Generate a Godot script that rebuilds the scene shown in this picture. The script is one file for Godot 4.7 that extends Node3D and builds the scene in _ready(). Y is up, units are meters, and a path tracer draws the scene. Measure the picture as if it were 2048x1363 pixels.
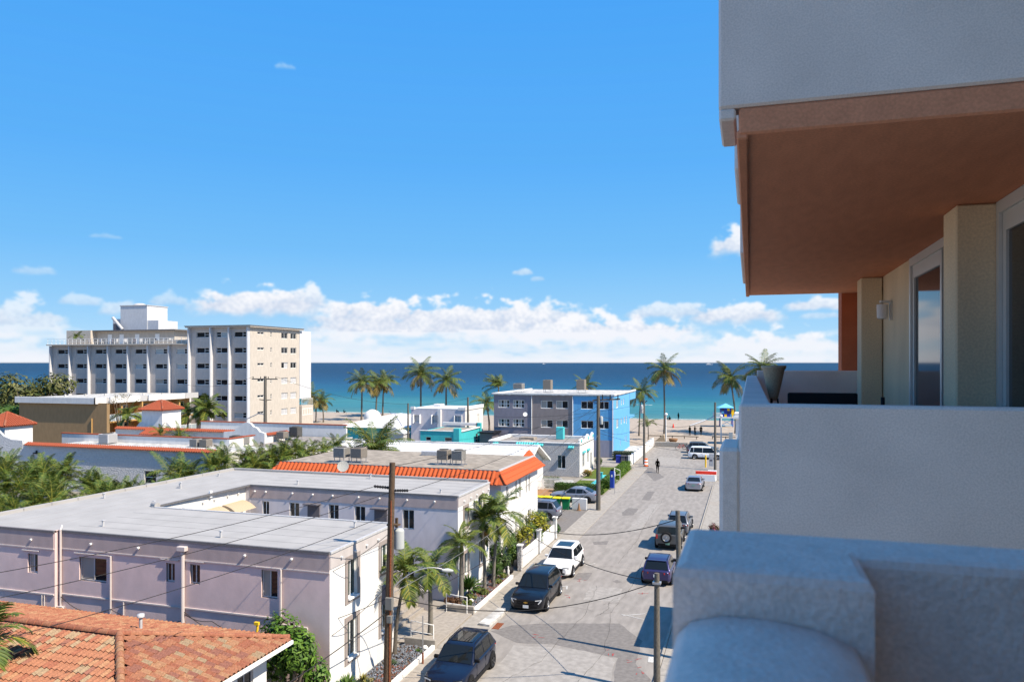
extends Node3D
# Street to the beach seen from an upper balcony. x right across the street, -z along the street to the sea, y up, metres.
var M := {}      # materials
var T := {}      # textures
var MC := {}     # shared meshes
var rng := RandomNumberGenerator.new()

class MB:
	var v := PackedVector3Array()
	var n := PackedVector3Array()
	var c := PackedColorArray()
	var col := Color(1, 1, 1)
	var xf := Transform3D()
	func tri_n(a: Vector3, b: Vector3, d: Vector3, na: Vector3, nb: Vector3, nd: Vector3) -> void:
		v.append(xf * a); v.append(xf * d); v.append(xf * b)
		n.append((xf.basis * na).normalized()); n.append((xf.basis * nd).normalized()); n.append((xf.basis * nb).normalized())
		c.append(col); c.append(col); c.append(col)
	func tri(a: Vector3, b: Vector3, d: Vector3) -> void:
		var m := (b - a).cross(d - a)
		if m.length_squared() < 1e-16: return
		m = m.normalized()
		tri_n(a, b, d, m, m, m)
	func quad(a: Vector3, b: Vector3, d: Vector3, e: Vector3) -> void:   # counter-clockwise from outside
		tri(a, b, d); tri(a, d, e)
	func bx(x0: float, x1: float, y0: float, y1: float, z0: float, z1: float) -> MB:
		var p := [Vector3(x0, y0, z1), Vector3(x1, y0, z1), Vector3(x1, y1, z1), Vector3(x0, y1, z1), Vector3(x0, y0, z0), Vector3(x1, y0, z0), Vector3(x1, y1, z0), Vector3(x0, y1, z0)]
		quad(p[0], p[1], p[2], p[3]); quad(p[5], p[4], p[7], p[6]); quad(p[1], p[5], p[6], p[2]); quad(p[4], p[0], p[3], p[7]); quad(p[3], p[2], p[6], p[7]); quad(p[4], p[5], p[1], p[0])
		return self
	func cb(cx: float, cy: float, cz: float, w: float, h: float, d: float) -> MB:
		return bx(cx - w / 2, cx + w / 2, cy - h / 2, cy + h / 2, cz - d / 2, cz + d / 2)
	# box with chamfered edges
	func ch(x0: float, x1: float, y0: float, y1: float, z0: float, z1: float, r: float) -> MB:
		var lo := Vector3(x0, y0, z0); var hi := Vector3(x1, y1, z1)
		var q := func(sx: int, sy: int, sz: int, ax: int) -> Vector3:
			var p := Vector3(hi.x if sx > 0 else lo.x, hi.y if sy > 0 else lo.y, hi.z if sz > 0 else lo.z)
			var s := Vector3(sx, sy, sz)
			for k in 3:
				if k != ax: p[k] -= s[k] * r
			return p
		for ax in 3:
			for s in [-1, 1]:
				var a := (ax + 1) % 3; var b := (ax + 2) % 3
				var pts := []
				for k in [[-1, -1], [1, -1], [1, 1], [-1, 1]]:
					var g := [0, 0, 0]; g[ax] = s; g[a] = k[0]; g[b] = k[1]
					pts.append(q.call(g[0], g[1], g[2], ax))
				if s > 0: quad(pts[0], pts[1], pts[2], pts[3])
				else: quad(pts[3], pts[2], pts[1], pts[0])
			var a2 := (ax + 1) % 3; var b2 := (ax + 2) % 3
			for sa in [-1, 1]:
				for sb in [-1, 1]:
					var pp := []
					for e in [[-1, a2], [1, a2], [1, b2], [-1, b2]]:
						var g := [0, 0, 0]; g[ax] = e[0]; g[a2] = sa; g[b2] = sb
						pp.append(q.call(g[0], g[1], g[2], e[1]))
					if sa * sb < 0: quad(pp[0], pp[1], pp[2], pp[3])
					else: quad(pp[3], pp[2], pp[1], pp[0])
		for sx in [-1, 1]:
			for sy in [-1, 1]:
				for sz in [-1, 1]:
					var a3: Vector3 = q.call(sx, sy, sz, 0); var b3: Vector3 = q.call(sx, sy, sz, 1); var c3: Vector3 = q.call(sx, sy, sz, 2)
					if sx * sy * sz > 0: tri(a3, b3, c3)
					else: tri(a3, c3, b3)
		return self
	# smooth surface through rows of points
	func grid(rows: Array, closed := false) -> MB:
		var R := rows.size(); var C: int = rows[0].size()
		var nn := []
		for i in R:
			var rn := PackedVector3Array()
			for j in C:
				var i0 := maxi(i - 1, 0); var i1 := mini(i + 1, R - 1)
				var j0 := (j - 1 + C) % C if closed else maxi(j - 1, 0)
				var j1 := (j + 1) % C if closed else mini(j + 1, C - 1)
				var du: Vector3 = rows[i1][j] - rows[i0][j]
				var dv: Vector3 = rows[i][j1] - rows[i][j0]
				var m := dv.cross(du)
				if m.length_squared() < 1e-14:
					m = (rows[i][j1] - rows[i][j0]).cross(rows[mini(i0 + 1, R - 1)][j1] - rows[i][j]) if i == 0 else dv.cross(rows[i][j] - rows[i0][j0])
				rn.append(m.normalized() if m.length_squared() > 1e-14 else Vector3.UP)
			nn.append(rn)
		for i in R - 1:
			for j in (C if closed else C - 1):
				var k := (j + 1) % C
				var a: Vector3 = rows[i][j]; var b: Vector3 = rows[i][k]; var d: Vector3 = rows[i + 1][k]; var e: Vector3 = rows[i + 1][j]
				if (b - a).length_squared() > 1e-12: tri_n(a, b, d, nn[i][j], nn[i][k], nn[i + 1][k])
				if (d - e).length_squared() > 1e-12: tri_n(a, d, e, nn[i][j], nn[i + 1][k], nn[i + 1][j])
		return self
	func tube(pts: Array, rad: Variant, sides := 8, cap := true) -> MB:
		var rows := []
		var up := Vector3.UP
		var prev := Vector3.ZERO
		for i in pts.size():
			var d: Vector3 = (pts[mini(i + 1, pts.size() - 1)] - pts[maxi(i - 1, 0)]).normalized()
			var s := prev
			if i == 0:
				s = d.cross(up)
				if s.length() < 0.05: s = d.cross(Vector3.RIGHT)
			s = (s - d * s.dot(d)).normalized()
			prev = s
			var t := d.cross(s)
			var r: float = rad[i] if rad is Array else rad
			var row := PackedVector3Array()
			for k in sides:
				var a := TAU * k / sides
				row.append(pts[i] + (s * cos(a) + t * sin(a)) * r)
			rows.append(row)
		grid(rows, true)
		if cap:
			for e in [0, rows.size() - 1]:
				for k in sides:
					if e == 0: tri(pts[0], rows[0][(k + 1) % sides], rows[0][k])
					else: tri(pts[e], rows[e][k], rows[e][(k + 1) % sides])
		return self
	func bar(a: Vector3, b: Vector3, w: float, h := -1.0) -> MB:
		if h < 0: h = w
		var d := (b - a); var l := d.length(); d /= l
		var s := d.cross(Vector3.UP)
		if s.length() < 0.01: s = Vector3.RIGHT
		s = s.normalized(); var t := s.cross(d)
		var keep := xf
		xf = xf * Transform3D(Basis(s, t, -d), (a + b) / 2)
		cb(0, 0, 0, w, h, l)
		xf = keep
		return self
	# profile [[r, y], ...] turned round the y axis at o
	func lathe(o: Vector3, prof: Array, sides := 16) -> MB:
		var rows := []
		for p in prof:
			var row := PackedVector3Array()
			for k in sides:
				var a := -TAU * k / sides
				row.append(o + Vector3(cos(a) * p[0], p[1], sin(a) * p[0]))
			rows.append(row)
		return grid(rows, true)
	# polygon in (x, z), extruded from y0 to y1
	func prism(poly: Array, y0: float, y1: float, bottom := true) -> MB:
		var pv := PackedVector2Array(poly)
		if not Geometry2D.is_polygon_clockwise(pv): pv.reverse()
		var ix := Geometry2D.triangulate_polygon(pv)
		for k in range(0, ix.size(), 3):
			var a := pv[ix[k]]; var b := pv[ix[k + 1]]; var d := pv[ix[k + 2]]
			up_tri(Vector3(a.x, y1, a.y), Vector3(b.x, y1, b.y), Vector3(d.x, y1, d.y), 1)
			if bottom and y1 > y0: up_tri(Vector3(a.x, y0, a.y), Vector3(b.x, y0, b.y), Vector3(d.x, y0, d.y), -1)
		if y1 > y0:
			var cen := Vector2()
			for p in pv: cen += p / pv.size()
			for k in pv.size():
				var a := pv[k]; var b := pv[(k + 1) % pv.size()]
				quad(Vector3(b.x, y0, b.y), Vector3(a.x, y0, a.y), Vector3(a.x, y1, a.y), Vector3(b.x, y1, b.y))
		return self
	func up_tri(a: Vector3, b: Vector3, d: Vector3, s: int) -> void:
		if ((b - a).cross(d - a)).y * s > 0: tri(a, b, d)
		else: tri(a, d, b)
	# polygon in (x, y), from z0 to z1
	func slab(poly: Array, z0: float, z1: float) -> MB:
		var keep := xf
		xf = xf * Transform3D(Basis(Vector3(1, 0, 0), Vector3(0, 0, -1), Vector3(0, 1, 0)), Vector3())   # local (x, y, z) -> (x, z, -y)
		var q := []
		for p in poly: q.append(Vector2(p.x, p.y))
		prism(q, -z1, -z0)
		xf = keep
		return self
	func tri_prism(a: Vector3, b: Vector3, d: Vector3) -> MB:
		var e := Vector3(0, 0, -0.6)
		tri(a, b, d); tri(a + e, d + e, b + e); quad(a, a + e, b + e, b); quad(b, b + e, d + e, d); quad(d, d + e, a + e, a)
		return self
	# polygon in (z, y), from x1 (outer) to x0
	func xf_x(x1: float, x0: float, poly: Array) -> MB:
		var keep := xf
		xf = xf * Transform3D(Basis(Vector3(0, 0, -1), Vector3(0, 1, 0), Vector3(1, 0, 0)), Vector3())   # local x -> -z, z -> x
		var q := []
		for p in poly: q.append(Vector2(-p.x, p.y))
		slab(q, x0, x1)
		xf = keep
		return self
	func lathe_x(o: Vector3, r: float, t: float) -> MB:
		var keep := xf
		xf = xf * Transform3D(Basis(Vector3(0, -1, 0), Vector3(1, 0, 0), Vector3(0, 0, 1)), o)
		lathe(Vector3(), [[r, -t], [r, t], [r * 0.6, t], [r * 0.5, t * 0.5], [r * 0.25, t * 0.5], [r * 0.2, t], [0, t]], 18)
		xf = keep
		return self
	# upright prism with its top edge rounded off in two facets
	func prism_ch(poly: Array, y0: float, y1: float, r: float) -> MB:
		var pv := PackedVector2Array(poly)
		if Geometry2D.is_polygon_clockwise(pv): pv.reverse()
		var rings := [[pv, y0]]
		for q in [[0.0, -1.0], [-0.3, -0.3], [-1.0, 0.0]]:
			var o := []
			var n := pv.size()
			for k in n:
				var a := (pv[k] - pv[(k - 1 + n) % n]).normalized(); var b := (pv[(k + 1) % n] - pv[k]).normalized()
				var na := Vector2(a.y, -a.x); var nb := Vector2(b.y, -b.x)
				o.append(pv[k] + (na + nb) / (1.0 + na.dot(nb)) * r * q[0])
			rings.append([PackedVector2Array(o), y1 + q[1] * r])
		for i in rings.size() - 1:
			var A: PackedVector2Array = rings[i][0]; var B: PackedVector2Array = rings[i + 1][0]
			for k in A.size():
				var j := (k + 1) % A.size()
				quad(Vector3(A[j].x, rings[i][1], A[j].y), Vector3(A[k].x, rings[i][1], A[k].y), Vector3(B[k].x, rings[i + 1][1], B[k].y), Vector3(B[j].x, rings[i + 1][1], B[j].y))
		prism(Array(rings[-1][0]), y1, y1)
		return self
	func quad_face(a: Vector3, b: Vector3, h: float) -> MB:
		quad(a, b, b + Vector3.UP * h, a + Vector3.UP * h)
		return self
	func mesh() -> ArrayMesh:
		var a := []
		a.resize(Mesh.ARRAY_MAX)
		a[Mesh.ARRAY_VERTEX] = v; a[Mesh.ARRAY_NORMAL] = n; a[Mesh.ARRAY_COLOR] = c
		var m := ArrayMesh.new()
		m.add_surface_from_arrays(Mesh.PRIMITIVE_TRIANGLES, a)
		return m

func V(x: float, y: float, z: float) -> Vector3: return Vector3(x, y, z)

var used := {}
func numbered(s: String) -> String:
	if not used.has(s):
		used[s] = 0
		return s
	used[s] += 1
	return "%s_%03d" % [s, used[s]]

func tag(o: Node, label: String, category := "", group := "", kind := "") -> Node:
	if label: o.set_meta("label", label)
	if category: o.set_meta("category", category)
	if group: o.set_meta("group", group)
	if kind: o.set_meta("kind", kind)
	return o

func thing(called: String, label: String, category: String, at := Vector3.ZERO, turn := 0.0, group := "") -> Node3D:
	var o := Node3D.new()
	o.name = numbered(called)
	add_child(o)
	o.position = at
	o.rotation.y = turn
	tag(o, label, category, group)
	return o

func part(p: Node, called: String, what: Variant, mat: Material, xf := Transform3D()) -> MeshInstance3D:
	var m := MeshInstance3D.new()
	m.mesh = what.mesh() if what is MB else what
	m.name = called
	m.material_override = mat
	m.transform = xf
	m.cast_shadow = GeometryInstance3D.SHADOW_CASTING_SETTING_ON
	p.add_child(m, true)
	return m

# a thing that is one mesh
func solo(called: String, label: String, category: String, what: Variant, mat: Material, at := Vector3.ZERO, turn := 0.0, group := "") -> MeshInstance3D:
	var m := part(self, numbered(called), what, mat, Transform3D(Basis(Vector3.UP, turn), at))
	tag(m, label, category, group)
	return m

func struct(called: String, what: Variant, mat: Material) -> MeshInstance3D:
	var m := part(self, numbered(called), what, mat)
	m.set_meta("kind", "structure")
	return m

func copy(o: Node3D, label: String, at: Vector3, turn := 0.0, scale_ := 1.0) -> Node3D:
	var r: Node3D = o.duplicate()
	var base := String(o.name)
	var re := RegEx.create_from_string("_\\d{3}$")
	base = re.sub(base, "")
	r.name = numbered(base)
	add_child(r)
	r.position = at
	r.rotation = Vector3(0, turn, 0)
	r.scale = Vector3.ONE * scale_
	r.set_meta("label", label)
	return r

# ---------------------------------------------------------------- textures and materials
func noise_tex(key: String, freq: float, oct: int, lo: float, hi: float, seed_: int, type := FastNoiseLite.TYPE_SIMPLEX_SMOOTH, size := 512) -> void:
	var f := FastNoiseLite.new()
	f.noise_type = type
	f.frequency = freq
	f.seed = seed_
	f.fractal_type = FastNoiseLite.FRACTAL_FBM
	f.fractal_octaves = oct
	if type == FastNoiseLite.TYPE_CELLULAR:
		f.cellular_return_type = FastNoiseLite.RETURN_DISTANCE2_SUB
	var t := NoiseTexture2D.new()
	t.width = size; t.height = size
	t.seamless = true
	t.noise = f
	var g := Gradient.new()
	g.set_color(0, Color(lo, lo, lo)); g.set_color(1, Color(hi, hi, hi))
	t.color_ramp = g
	T[key] = t

# colours are real-world (linear) values
func mat(key: String, r: float, g: float, b: float, o := {}) -> StandardMaterial3D:
	var m := StandardMaterial3D.new()
	m.resource_name = key
	m.albedo_color = Color(r, g, b).linear_to_srgb()
	m.roughness = o.get("rough", 0.85)
	m.metallic = o.get("metal", 0.0)
	m.metallic_specular = o.get("spec", 0.22)
	m.vertex_color_use_as_albedo = o.get("vc", false)
	m.cull_mode = BaseMaterial3D.CULL_DISABLED if o.get("two", false) else BaseMaterial3D.CULL_BACK
	if o.has("tex"):
		m.albedo_texture = T[o.tex]
		m.uv1_triplanar = true
		m.uv1_world_triplanar = o.get("world", true)
		var s: Variant = o.get("ts", 0.3)
		m.uv1_scale = s if s is Vector3 else Vector3.ONE * s
	if o.has("det"):
		m.detail_enabled = true
		m.detail_blend_mode = BaseMaterial3D.BLEND_MODE_MUL
		m.detail_albedo = T[o.det]
		m.detail_uv_layer = BaseMaterial3D.DETAIL_UV_2
		m.uv2_triplanar = true
		m.uv2_world_triplanar = o.get("world", true)
		var s2: Variant = o.get("ds", 1.7)
		m.uv2_scale = s2 if s2 is Vector3 else Vector3.ONE * s2
	if o.has("bump"):
		m.heightmap_enabled = true
		m.heightmap_texture = T[o.bump]
		m.heightmap_scale = o.get("bh", 1.0)
	if o.has("coat"):
		m.clearcoat_enabled = true
		m.clearcoat = o.coat
		m.clearcoat_roughness = 0.03
	if o.has("back"):
		m.backlight_enabled = true
		m.backlight = Color(o.back, o.back, o.back * 0.4)
	M[key] = m
	return m

func make_materials() -> void:
	noise_tex("grain", 0.09, 5, 0.88, 1.0, 3)
	noise_tex("blotch", 0.02, 6, 0.85, 1.0, 7)
	noise_tex("soft", 0.008, 4, 0.93, 1.0, 11)
	noise_tex("streak", 0.014, 5, 0.93, 1.0, 19)
	noise_tex("stain", 0.02, 6, 0.64, 1.0, 23)
	noise_tex("bump", 0.05, 4, 0.0, 1.0, 5)
	noise_tex("wave", 0.03, 4, 0.0, 1.0, 29)
	noise_tex("cell", 0.05, 2, 0.0, 1.0, 31, FastNoiseLite.TYPE_CELLULAR)
	noise_tex("bark", 0.03, 4, 0.55, 1.0, 37)
	var wall := {"tex": "streak", "ts": Vector3(0.22, 0.09, 0.22), "det": "grain", "ds": 0.8, "bump": "bump", "bh": 0.15, "rough": 0.9, "spec": 0.2}
	var W := func(extra := {}) -> Dictionary:
		var d := wall.duplicate(); d.merge(extra, true); return d
	# setting
	mat("ground", 0.36, 0.33, 0.29, {"tex": "blotch", "ts": 0.05, "det": "grain", "ds": 0.9})
	mat("asphalt", 0.355, 0.326, 0.298, {"tex": "blotch", "ts": Vector3(0.16, 0.16, 0.05), "det": "grain", "ds": 1.1, "rough": 0.9, "spec": 0.25, "bump": "bump", "bh": 0.25})
	mat("asphalt_dark", 0.245, 0.226, 0.212, {"tex": "blotch", "ts": 0.3, "det": "grain", "ds": 1.5, "rough": 0.92, "spec": 0.25})
	mat("asphalt_pale", 0.40, 0.372, 0.342, {"tex": "blotch", "ts": 0.21, "det": "grain", "ds": 1.3, "rough": 0.92, "spec": 0.25})
	mat("concrete", 0.43, 0.395, 0.35, {"tex": "blotch", "ts": 0.23, "det": "grain", "ds": 1.2, "rough": 0.9, "bump": "bump", "bh": 0.2})
	mat("concrete_warm", 0.43, 0.385, 0.335, {"tex": "blotch", "ts": 0.3, "det": "grain", "ds": 1.2, "rough": 0.9})
	mat("sand", 0.49, 0.415, 0.34, {"tex": "blotch", "ts": 0.06, "det": "grain", "ds": 0.7, "rough": 0.95, "spec": 0.2, "bump": "bump", "bh": 4.0})
	mat("sea", 0.74, 0.74, 0.72, {"vc": true, "rough": 0.35, "spec": 0.16, "tex": "soft", "ts": Vector3(0.006, 0.006, 0.02), "det": "grain", "ds": Vector3(0.02, 0.02, 0.09), "bump": "wave", "bh": 30.0})
	mat("foam", 0.75, 0.77, 0.76, {"rough": 0.8})
	mat("lawn", 0.16, 0.22, 0.04, {"tex": "stain", "ts": 0.5, "det": "grain", "ds": 2.0})
	mat("soil", 0.20, 0.13, 0.09, {"tex": "stain", "ts": 0.8, "det": "grain", "ds": 2.0})
	mat("gravel", 1, 1, 1, {"vc": true, "rough": 0.9})
	mat("paint_red", 0.55, 0.10, 0.10, {"tex": "stain", "ts": 2.0})
	mat("paint_white", 0.72, 0.71, 0.68, {"tex": "stain", "ts": 1.2})
	mat("crack", 0.07, 0.065, 0.06, {})
	# walls and roofs
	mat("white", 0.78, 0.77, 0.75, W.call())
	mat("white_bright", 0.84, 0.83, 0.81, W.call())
	mat("white_roof", 0.80, 0.78, 0.74, {"tex": "stain", "ts": 0.12, "det": "grain", "ds": 0.8})
	mat("parapet", 0.92, 0.80, 0.73, {"tex": "grain", "ts": 1.6, "det": "soft", "ds": 0.35, "bump": "bump", "bh": 0.12, "rough": 0.88, "spec": 0.3})
	mat("parapet_worn", 0.92, 0.79, 0.71, {"tex": "grain", "ts": 2.6, "det": "soft", "ds": 4.0, "bump": "bump", "bh": 0.16, "rough": 0.88, "spec": 0.3})
	mat("peach", 0.78, 0.33, 0.185, {"tex": "streak", "ts": Vector3(0.9, 0.9, 0.25), "det": "grain", "ds": 0.9, "bump": "bump", "bh": 0.05})
	mat("peach_deep", 0.58, 0.17, 0.08, {"tex": "soft", "ts": 0.6, "det": "grain", "ds": 1.6})
	mat("cream", 0.88, 0.71, 0.48, W.call())
	mat("lilac", 0.80, 0.62, 0.60, W.call({"tex": "streak", "ts": Vector3(0.16, 0.12, 0.16)}))
	mat("lilac_pale", 0.70, 0.66, 0.70, W.call())
	mat("lilac_band", 0.50, 0.41, 0.40, W.call())
	mat("pale_band", 0.56, 0.52, 0.51, W.call())
	mat("trim_pink", 0.66, 0.59, 0.57, W.call())
	mat("taupe", 0.36, 0.31, 0.29, W.call())
	mat("roof_grey", 0.43, 0.415, 0.40, {"tex": "soft", "ts": 0.13, "det": "grain", "ds": 1.0, "rough": 0.85})
	mat("roof_tan", 0.52, 0.45, 0.37, {"tex": "stain", "ts": Vector3(0.10, 0.1, 0.25), "det": "grain", "ds": 0.9, "rough": 0.9})
	mat("roof_ash", 0.47, 0.43, 0.40, {"tex": "stain", "ts": Vector3(0.08, 0.1, 0.22), "det": "grain", "ds": 0.9, "rough": 0.9})
	mat("flashing", 0.17, 0.165, 0.17, {"tex": "blotch", "ts": 0.6, "rough": 0.6})
	mat("flashing_pale", 0.52, 0.52, 0.53, {"tex": "blotch", "ts": 0.6, "rough": 0.6})
	mat("tan", 0.33, 0.225, 0.125, W.call())
	mat("apricot", 0.62, 0.37, 0.14, W.call())
	mat("hotel", 0.58, 0.525, 0.49, W.call())
	mat("hotel_light", 0.58, 0.525, 0.46, W.call())
	mat("hotel_white", 0.66, 0.67, 0.70, W.call())
	mat("stucco_grey", 0.56, 0.545, 0.54, {"tex": "streak", "ts": 0.5, "det": "grain", "ds": 0.9, "bump": "wave", "bh": 6.0, "rough": 0.92})
	mat("stucco_white", 0.66, 0.66, 0.67, {"tex": "streak", "ts": 0.3, "det": "grain", "ds": 0.7, "bump": "wave", "bh": 7.0, "rough": 0.92})
	mat("grey_violet", 0.265, 0.25, 0.30, W.call())
	mat("grey_warm", 0.30, 0.26, 0.255, W.call())
	mat("blue_wall", 0.15, 0.44, 0.76, W.call())
	mat("grey_blue", 0.36, 0.36, 0.44, W.call())
	mat("turquoise", 0.07, 0.50, 0.53, W.call())
	mat("turquoise_trim", 0.09, 0.50, 0.52, {"tex": "soft", "ts": 0.5})
	mat("dark_wall", 0.16, 0.15, 0.17, W.call())
	# tiles
	for k in 5:
		var q: Array = [[0.56, 0.25, 0.145], [0.49, 0.19, 0.115], [0.60, 0.32, 0.18], [0.52, 0.37, 0.23], [0.43, 0.19, 0.135]][k]
		mat("clay%d" % k, q[0], q[1], q[2], {"tex": "stain", "ts": 1.3, "det": "grain", "ds": 3.0, "rough": 0.85})
	mat("clay_red", 0.50, 0.13, 0.07, {"tex": "stain", "ts": 0.8, "det": "grain", "ds": 2.5, "rough": 0.85})
	mat("clay_bright", 0.62, 0.13, 0.045, {"tex": "blotch", "ts": 0.7, "det": "grain", "ds": 2.0, "rough": 0.7})
	# frames, metal, glass
	mat("frame_white", 0.74, 0.74, 0.73, {"rough": 0.5})
	mat("frame_grey", 0.50, 0.47, 0.46, {"rough": 0.6})
	mat("alu", 0.62, 0.62, 0.60, {"rough": 0.4, "metal": 0.3})
	mat("glass", 0.014, 0.016, 0.02, {"rough": 0.06, "spec": 0.42})
	mat("glass_dark", 0.012, 0.013, 0.017, {"rough": 0.1, "spec": 0.2})
	mat("roof_seam", 0.36, 0.35, 0.345, {"tex": "blotch", "ts": 0.6})
	mat("glass_green", 0.03, 0.05, 0.045, {"rough": 0.08, "spec": 0.6})
	mat("glass_pale", 0.28, 0.33, 0.36, {"rough": 0.15, "spec": 0.6})
	mat("blind", 0.33, 0.30, 0.27, {"rough": 0.6})
	mat("louver", 0.42, 0.42, 0.43, {"rough": 0.5})
	mat("black", 0.016, 0.016, 0.018, {"rough": 0.6})
	mat("rubber", 0.022, 0.022, 0.023, {"rough": 0.85})
	mat("wire", 0.03, 0.03, 0.032, {"rough": 0.7})
	mat("wire_pale", 0.2, 0.2, 0.2, {"rough": 0.5})
	mat("steel", 0.42, 0.42, 0.43, {"rough": 0.4, "metal": 0.6})
	mat("pole_wood", 0.21, 0.145, 0.10, {"tex": "bark", "ts": Vector3(3.0, 0.35, 3.0), "det": "grain", "ds": 3.0, "rough": 0.95, "bump": "bark", "bh": 1.0})
	mat("pole_grey", 0.27, 0.245, 0.21, {"tex": "bark", "ts": Vector3(3.0, 0.35, 3.0), "det": "grain", "ds": 3.0, "rough": 0.95, "bump": "bark", "bh": 1.0})
	mat("can_grey", 0.40, 0.42, 0.42, {"rough": 0.5})
	mat("ac_grey", 0.42, 0.41, 0.39, {"tex": "stain", "ts": 1.5, "rough": 0.6})
	mat("ac_brown", 0.36, 0.31, 0.26, {"tex": "stain", "ts": 1.5, "rough": 0.7})
	mat("ac_dark", 0.07, 0.068, 0.065, {"rough": 0.7})
	mat("ac_louver", 0.17, 0.165, 0.155, {"rough": 0.7})
	mat("dish", 0.56, 0.55, 0.50, {"tex": "stain", "ts": 1.5})
	# plants
	mat("leaf", 1, 1, 1, {"vc": true, "rough": 0.55, "spec": 0.35, "two": true, "back": 0.35})
	mat("trunk_palm", 0.27, 0.235, 0.195, {"tex": "bark", "ts": Vector3(0.8, 4.0, 0.8), "det": "grain", "ds": 3.0, "rough": 0.95, "bump": "bark", "bh": 1.5})
	mat("trunk_pale", 0.38, 0.35, 0.30, {"tex": "bark", "ts": Vector3(0.6, 3.0, 0.6), "det": "grain", "ds": 3.0, "rough": 0.95, "bump": "bark", "bh": 1.5})
	mat("stem_green", 0.14, 0.17, 0.05, {"rough": 0.6})
	mat("twig", 0.16, 0.13, 0.10, {"rough": 0.9})
	# cars
	mat("tyre", 0.018, 0.018, 0.019, {"rough": 0.85})
	mat("rim", 0.42, 0.43, 0.45, {"rough": 0.3, "metal": 0.8})
	mat("rim_dark", 0.05, 0.05, 0.055, {"rough": 0.35, "metal": 0.5})
	mat("car_glass", 0.010, 0.012, 0.013, {"rough": 0.03, "spec": 0.42})
	mat("car_black", 0.012, 0.012, 0.013, {"rough": 0.45})
	mat("chrome", 0.65, 0.66, 0.68, {"rough": 0.12, "metal": 1.0})
	mat("gold", 0.60, 0.40, 0.10, {"rough": 0.3, "metal": 0.8})
	mat("lamp_clear", 0.55, 0.57, 0.60, {"rough": 0.12, "spec": 0.6})
	mat("lamp_red", 0.35, 0.012, 0.015, {"rough": 0.15, "spec": 0.6})
	mat("plate", 0.66, 0.68, 0.70, {"rough": 0.5})
	mat("plate_green", 0.18, 0.34, 0.28, {"rough": 0.5})
	for q in [["navy", 0.006, 0.009, 0.024, 0.0], ["black", 0.006, 0.007, 0.011, 0.0], ["white", 0.74, 0.74, 0.74, 0.0], ["violet", 0.035, 0.032, 0.10, 0.3], ["gunmetal", 0.085, 0.09, 0.095, 0.2], ["silver", 0.30, 0.31, 0.35, 0.5], ["slate", 0.15, 0.16, 0.185, 0.4], ["bluegrey", 0.20, 0.215, 0.265, 0.4]]:
		mat("car_" + q[0] + "_paint", q[1], q[2], q[3], {"rough": 0.3, "metal": q[4], "coat": 0.55, "spec": 0.3})
	# street things
	mat("bin_green", 0.012, 0.19, 0.07, {"rough": 0.5})
	mat("bin_yellow", 0.72, 0.60, 0.015, {"rough": 0.5})
	mat("bin_blue", 0.04, 0.06, 0.35, {"rough": 0.5})
	mat("orange", 0.75, 0.12, 0.03, {"rough": 0.6})
	mat("red", 0.70, 0.05, 0.03, {"rough": 0.5})
	mat("yellow", 0.80, 0.50, 0.03, {"rough": 0.5})
	mat("blue", 0.025, 0.06, 0.33, {"rough": 0.45})
	mat("sky_blue", 0.16, 0.48, 0.74, {"rough": 0.6})
	mat("body", 1, 1, 1, {"vc": true, "rough": 0.8})
	mat("terracotta", 0.42, 0.24, 0.13, {"tex": "stain", "ts": 3.0})
	mat("pot_tan", 0.66, 0.52, 0.36, {"tex": "stain", "ts": 6.0, "world": true})
	mat("rust", 0.30, 0.10, 0.05, {"tex": "stain", "ts": 1.0})
func _ready() -> void:
	rng.seed = 4711
	set_camera_and_light()
	make_materials()
	build_ground()
	build_own_building()
	build_lilac()
	build_tile_house()
	build_mansard()
	build_mission()
	build_motel()
	build_hotel()
	build_small_houses()
	build_blue_block()
	build_plants()
	build_cars()
	build_street_things()
	build_beach_things()
	build_wires()

func set_camera_and_light() -> void:
	var cam := Camera3D.new()
	cam.name = "camera"
	add_child(cam)
	cam.position = V(0, 13.7, 0)
	cam.rotation_degrees = V(0, 17.28, 0)
	cam.near = 0.05
	cam.far = 60000.0
	cam.projection = Camera3D.PROJECTION_FRUSTUM
	cam.size = 0.05 * 681.0 / 765.0
	cam.frustum_offset = Vector2(0, 0.05 * 21.75 / 765.0)
	var at := CameraAttributesPhysical.new()
	at.frustum_focal_length = 26.0
	at.frustum_focus_distance = 45.0
	at.frustum_near = 0.05
	at.frustum_far = 60000.0
	at.exposure_aperture = 6.3
	cam.attributes = at
	cam.current = true
	var we := WorldEnvironment.new()
	we.name = "world_environment"
	var e := Environment.new()
	e.background_mode = Environment.BG_SKY
	e.tonemap_mode = Environment.TONE_MAPPER_LINEAR
	e.tonemap_exposure = 1.75
	e.sdfgi_enabled = true
	e.ssao_enabled = true
	e.ssil_enabled = true
	var sky := Sky.new()
	var sm := PanoramaSkyMaterial.new()
	sm.panorama = sky_picture()
	sky.sky_material = sm
	e.sky = sky
	we.environment = e
	add_child(we)
	var sun := DirectionalLight3D.new()
	sun.name = "sun"
	sun.light_color = Color(1.0, 0.945, 0.86)
	sun.light_energy = 1.55
	sun.light_angular_distance = 0.5
	sun.shadow_enabled = true
	add_child(sun)
	sun.look_at_from_position(V(0.64, 0.75, 0.125) * 100.0, Vector3.ZERO, Vector3.UP)

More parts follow.
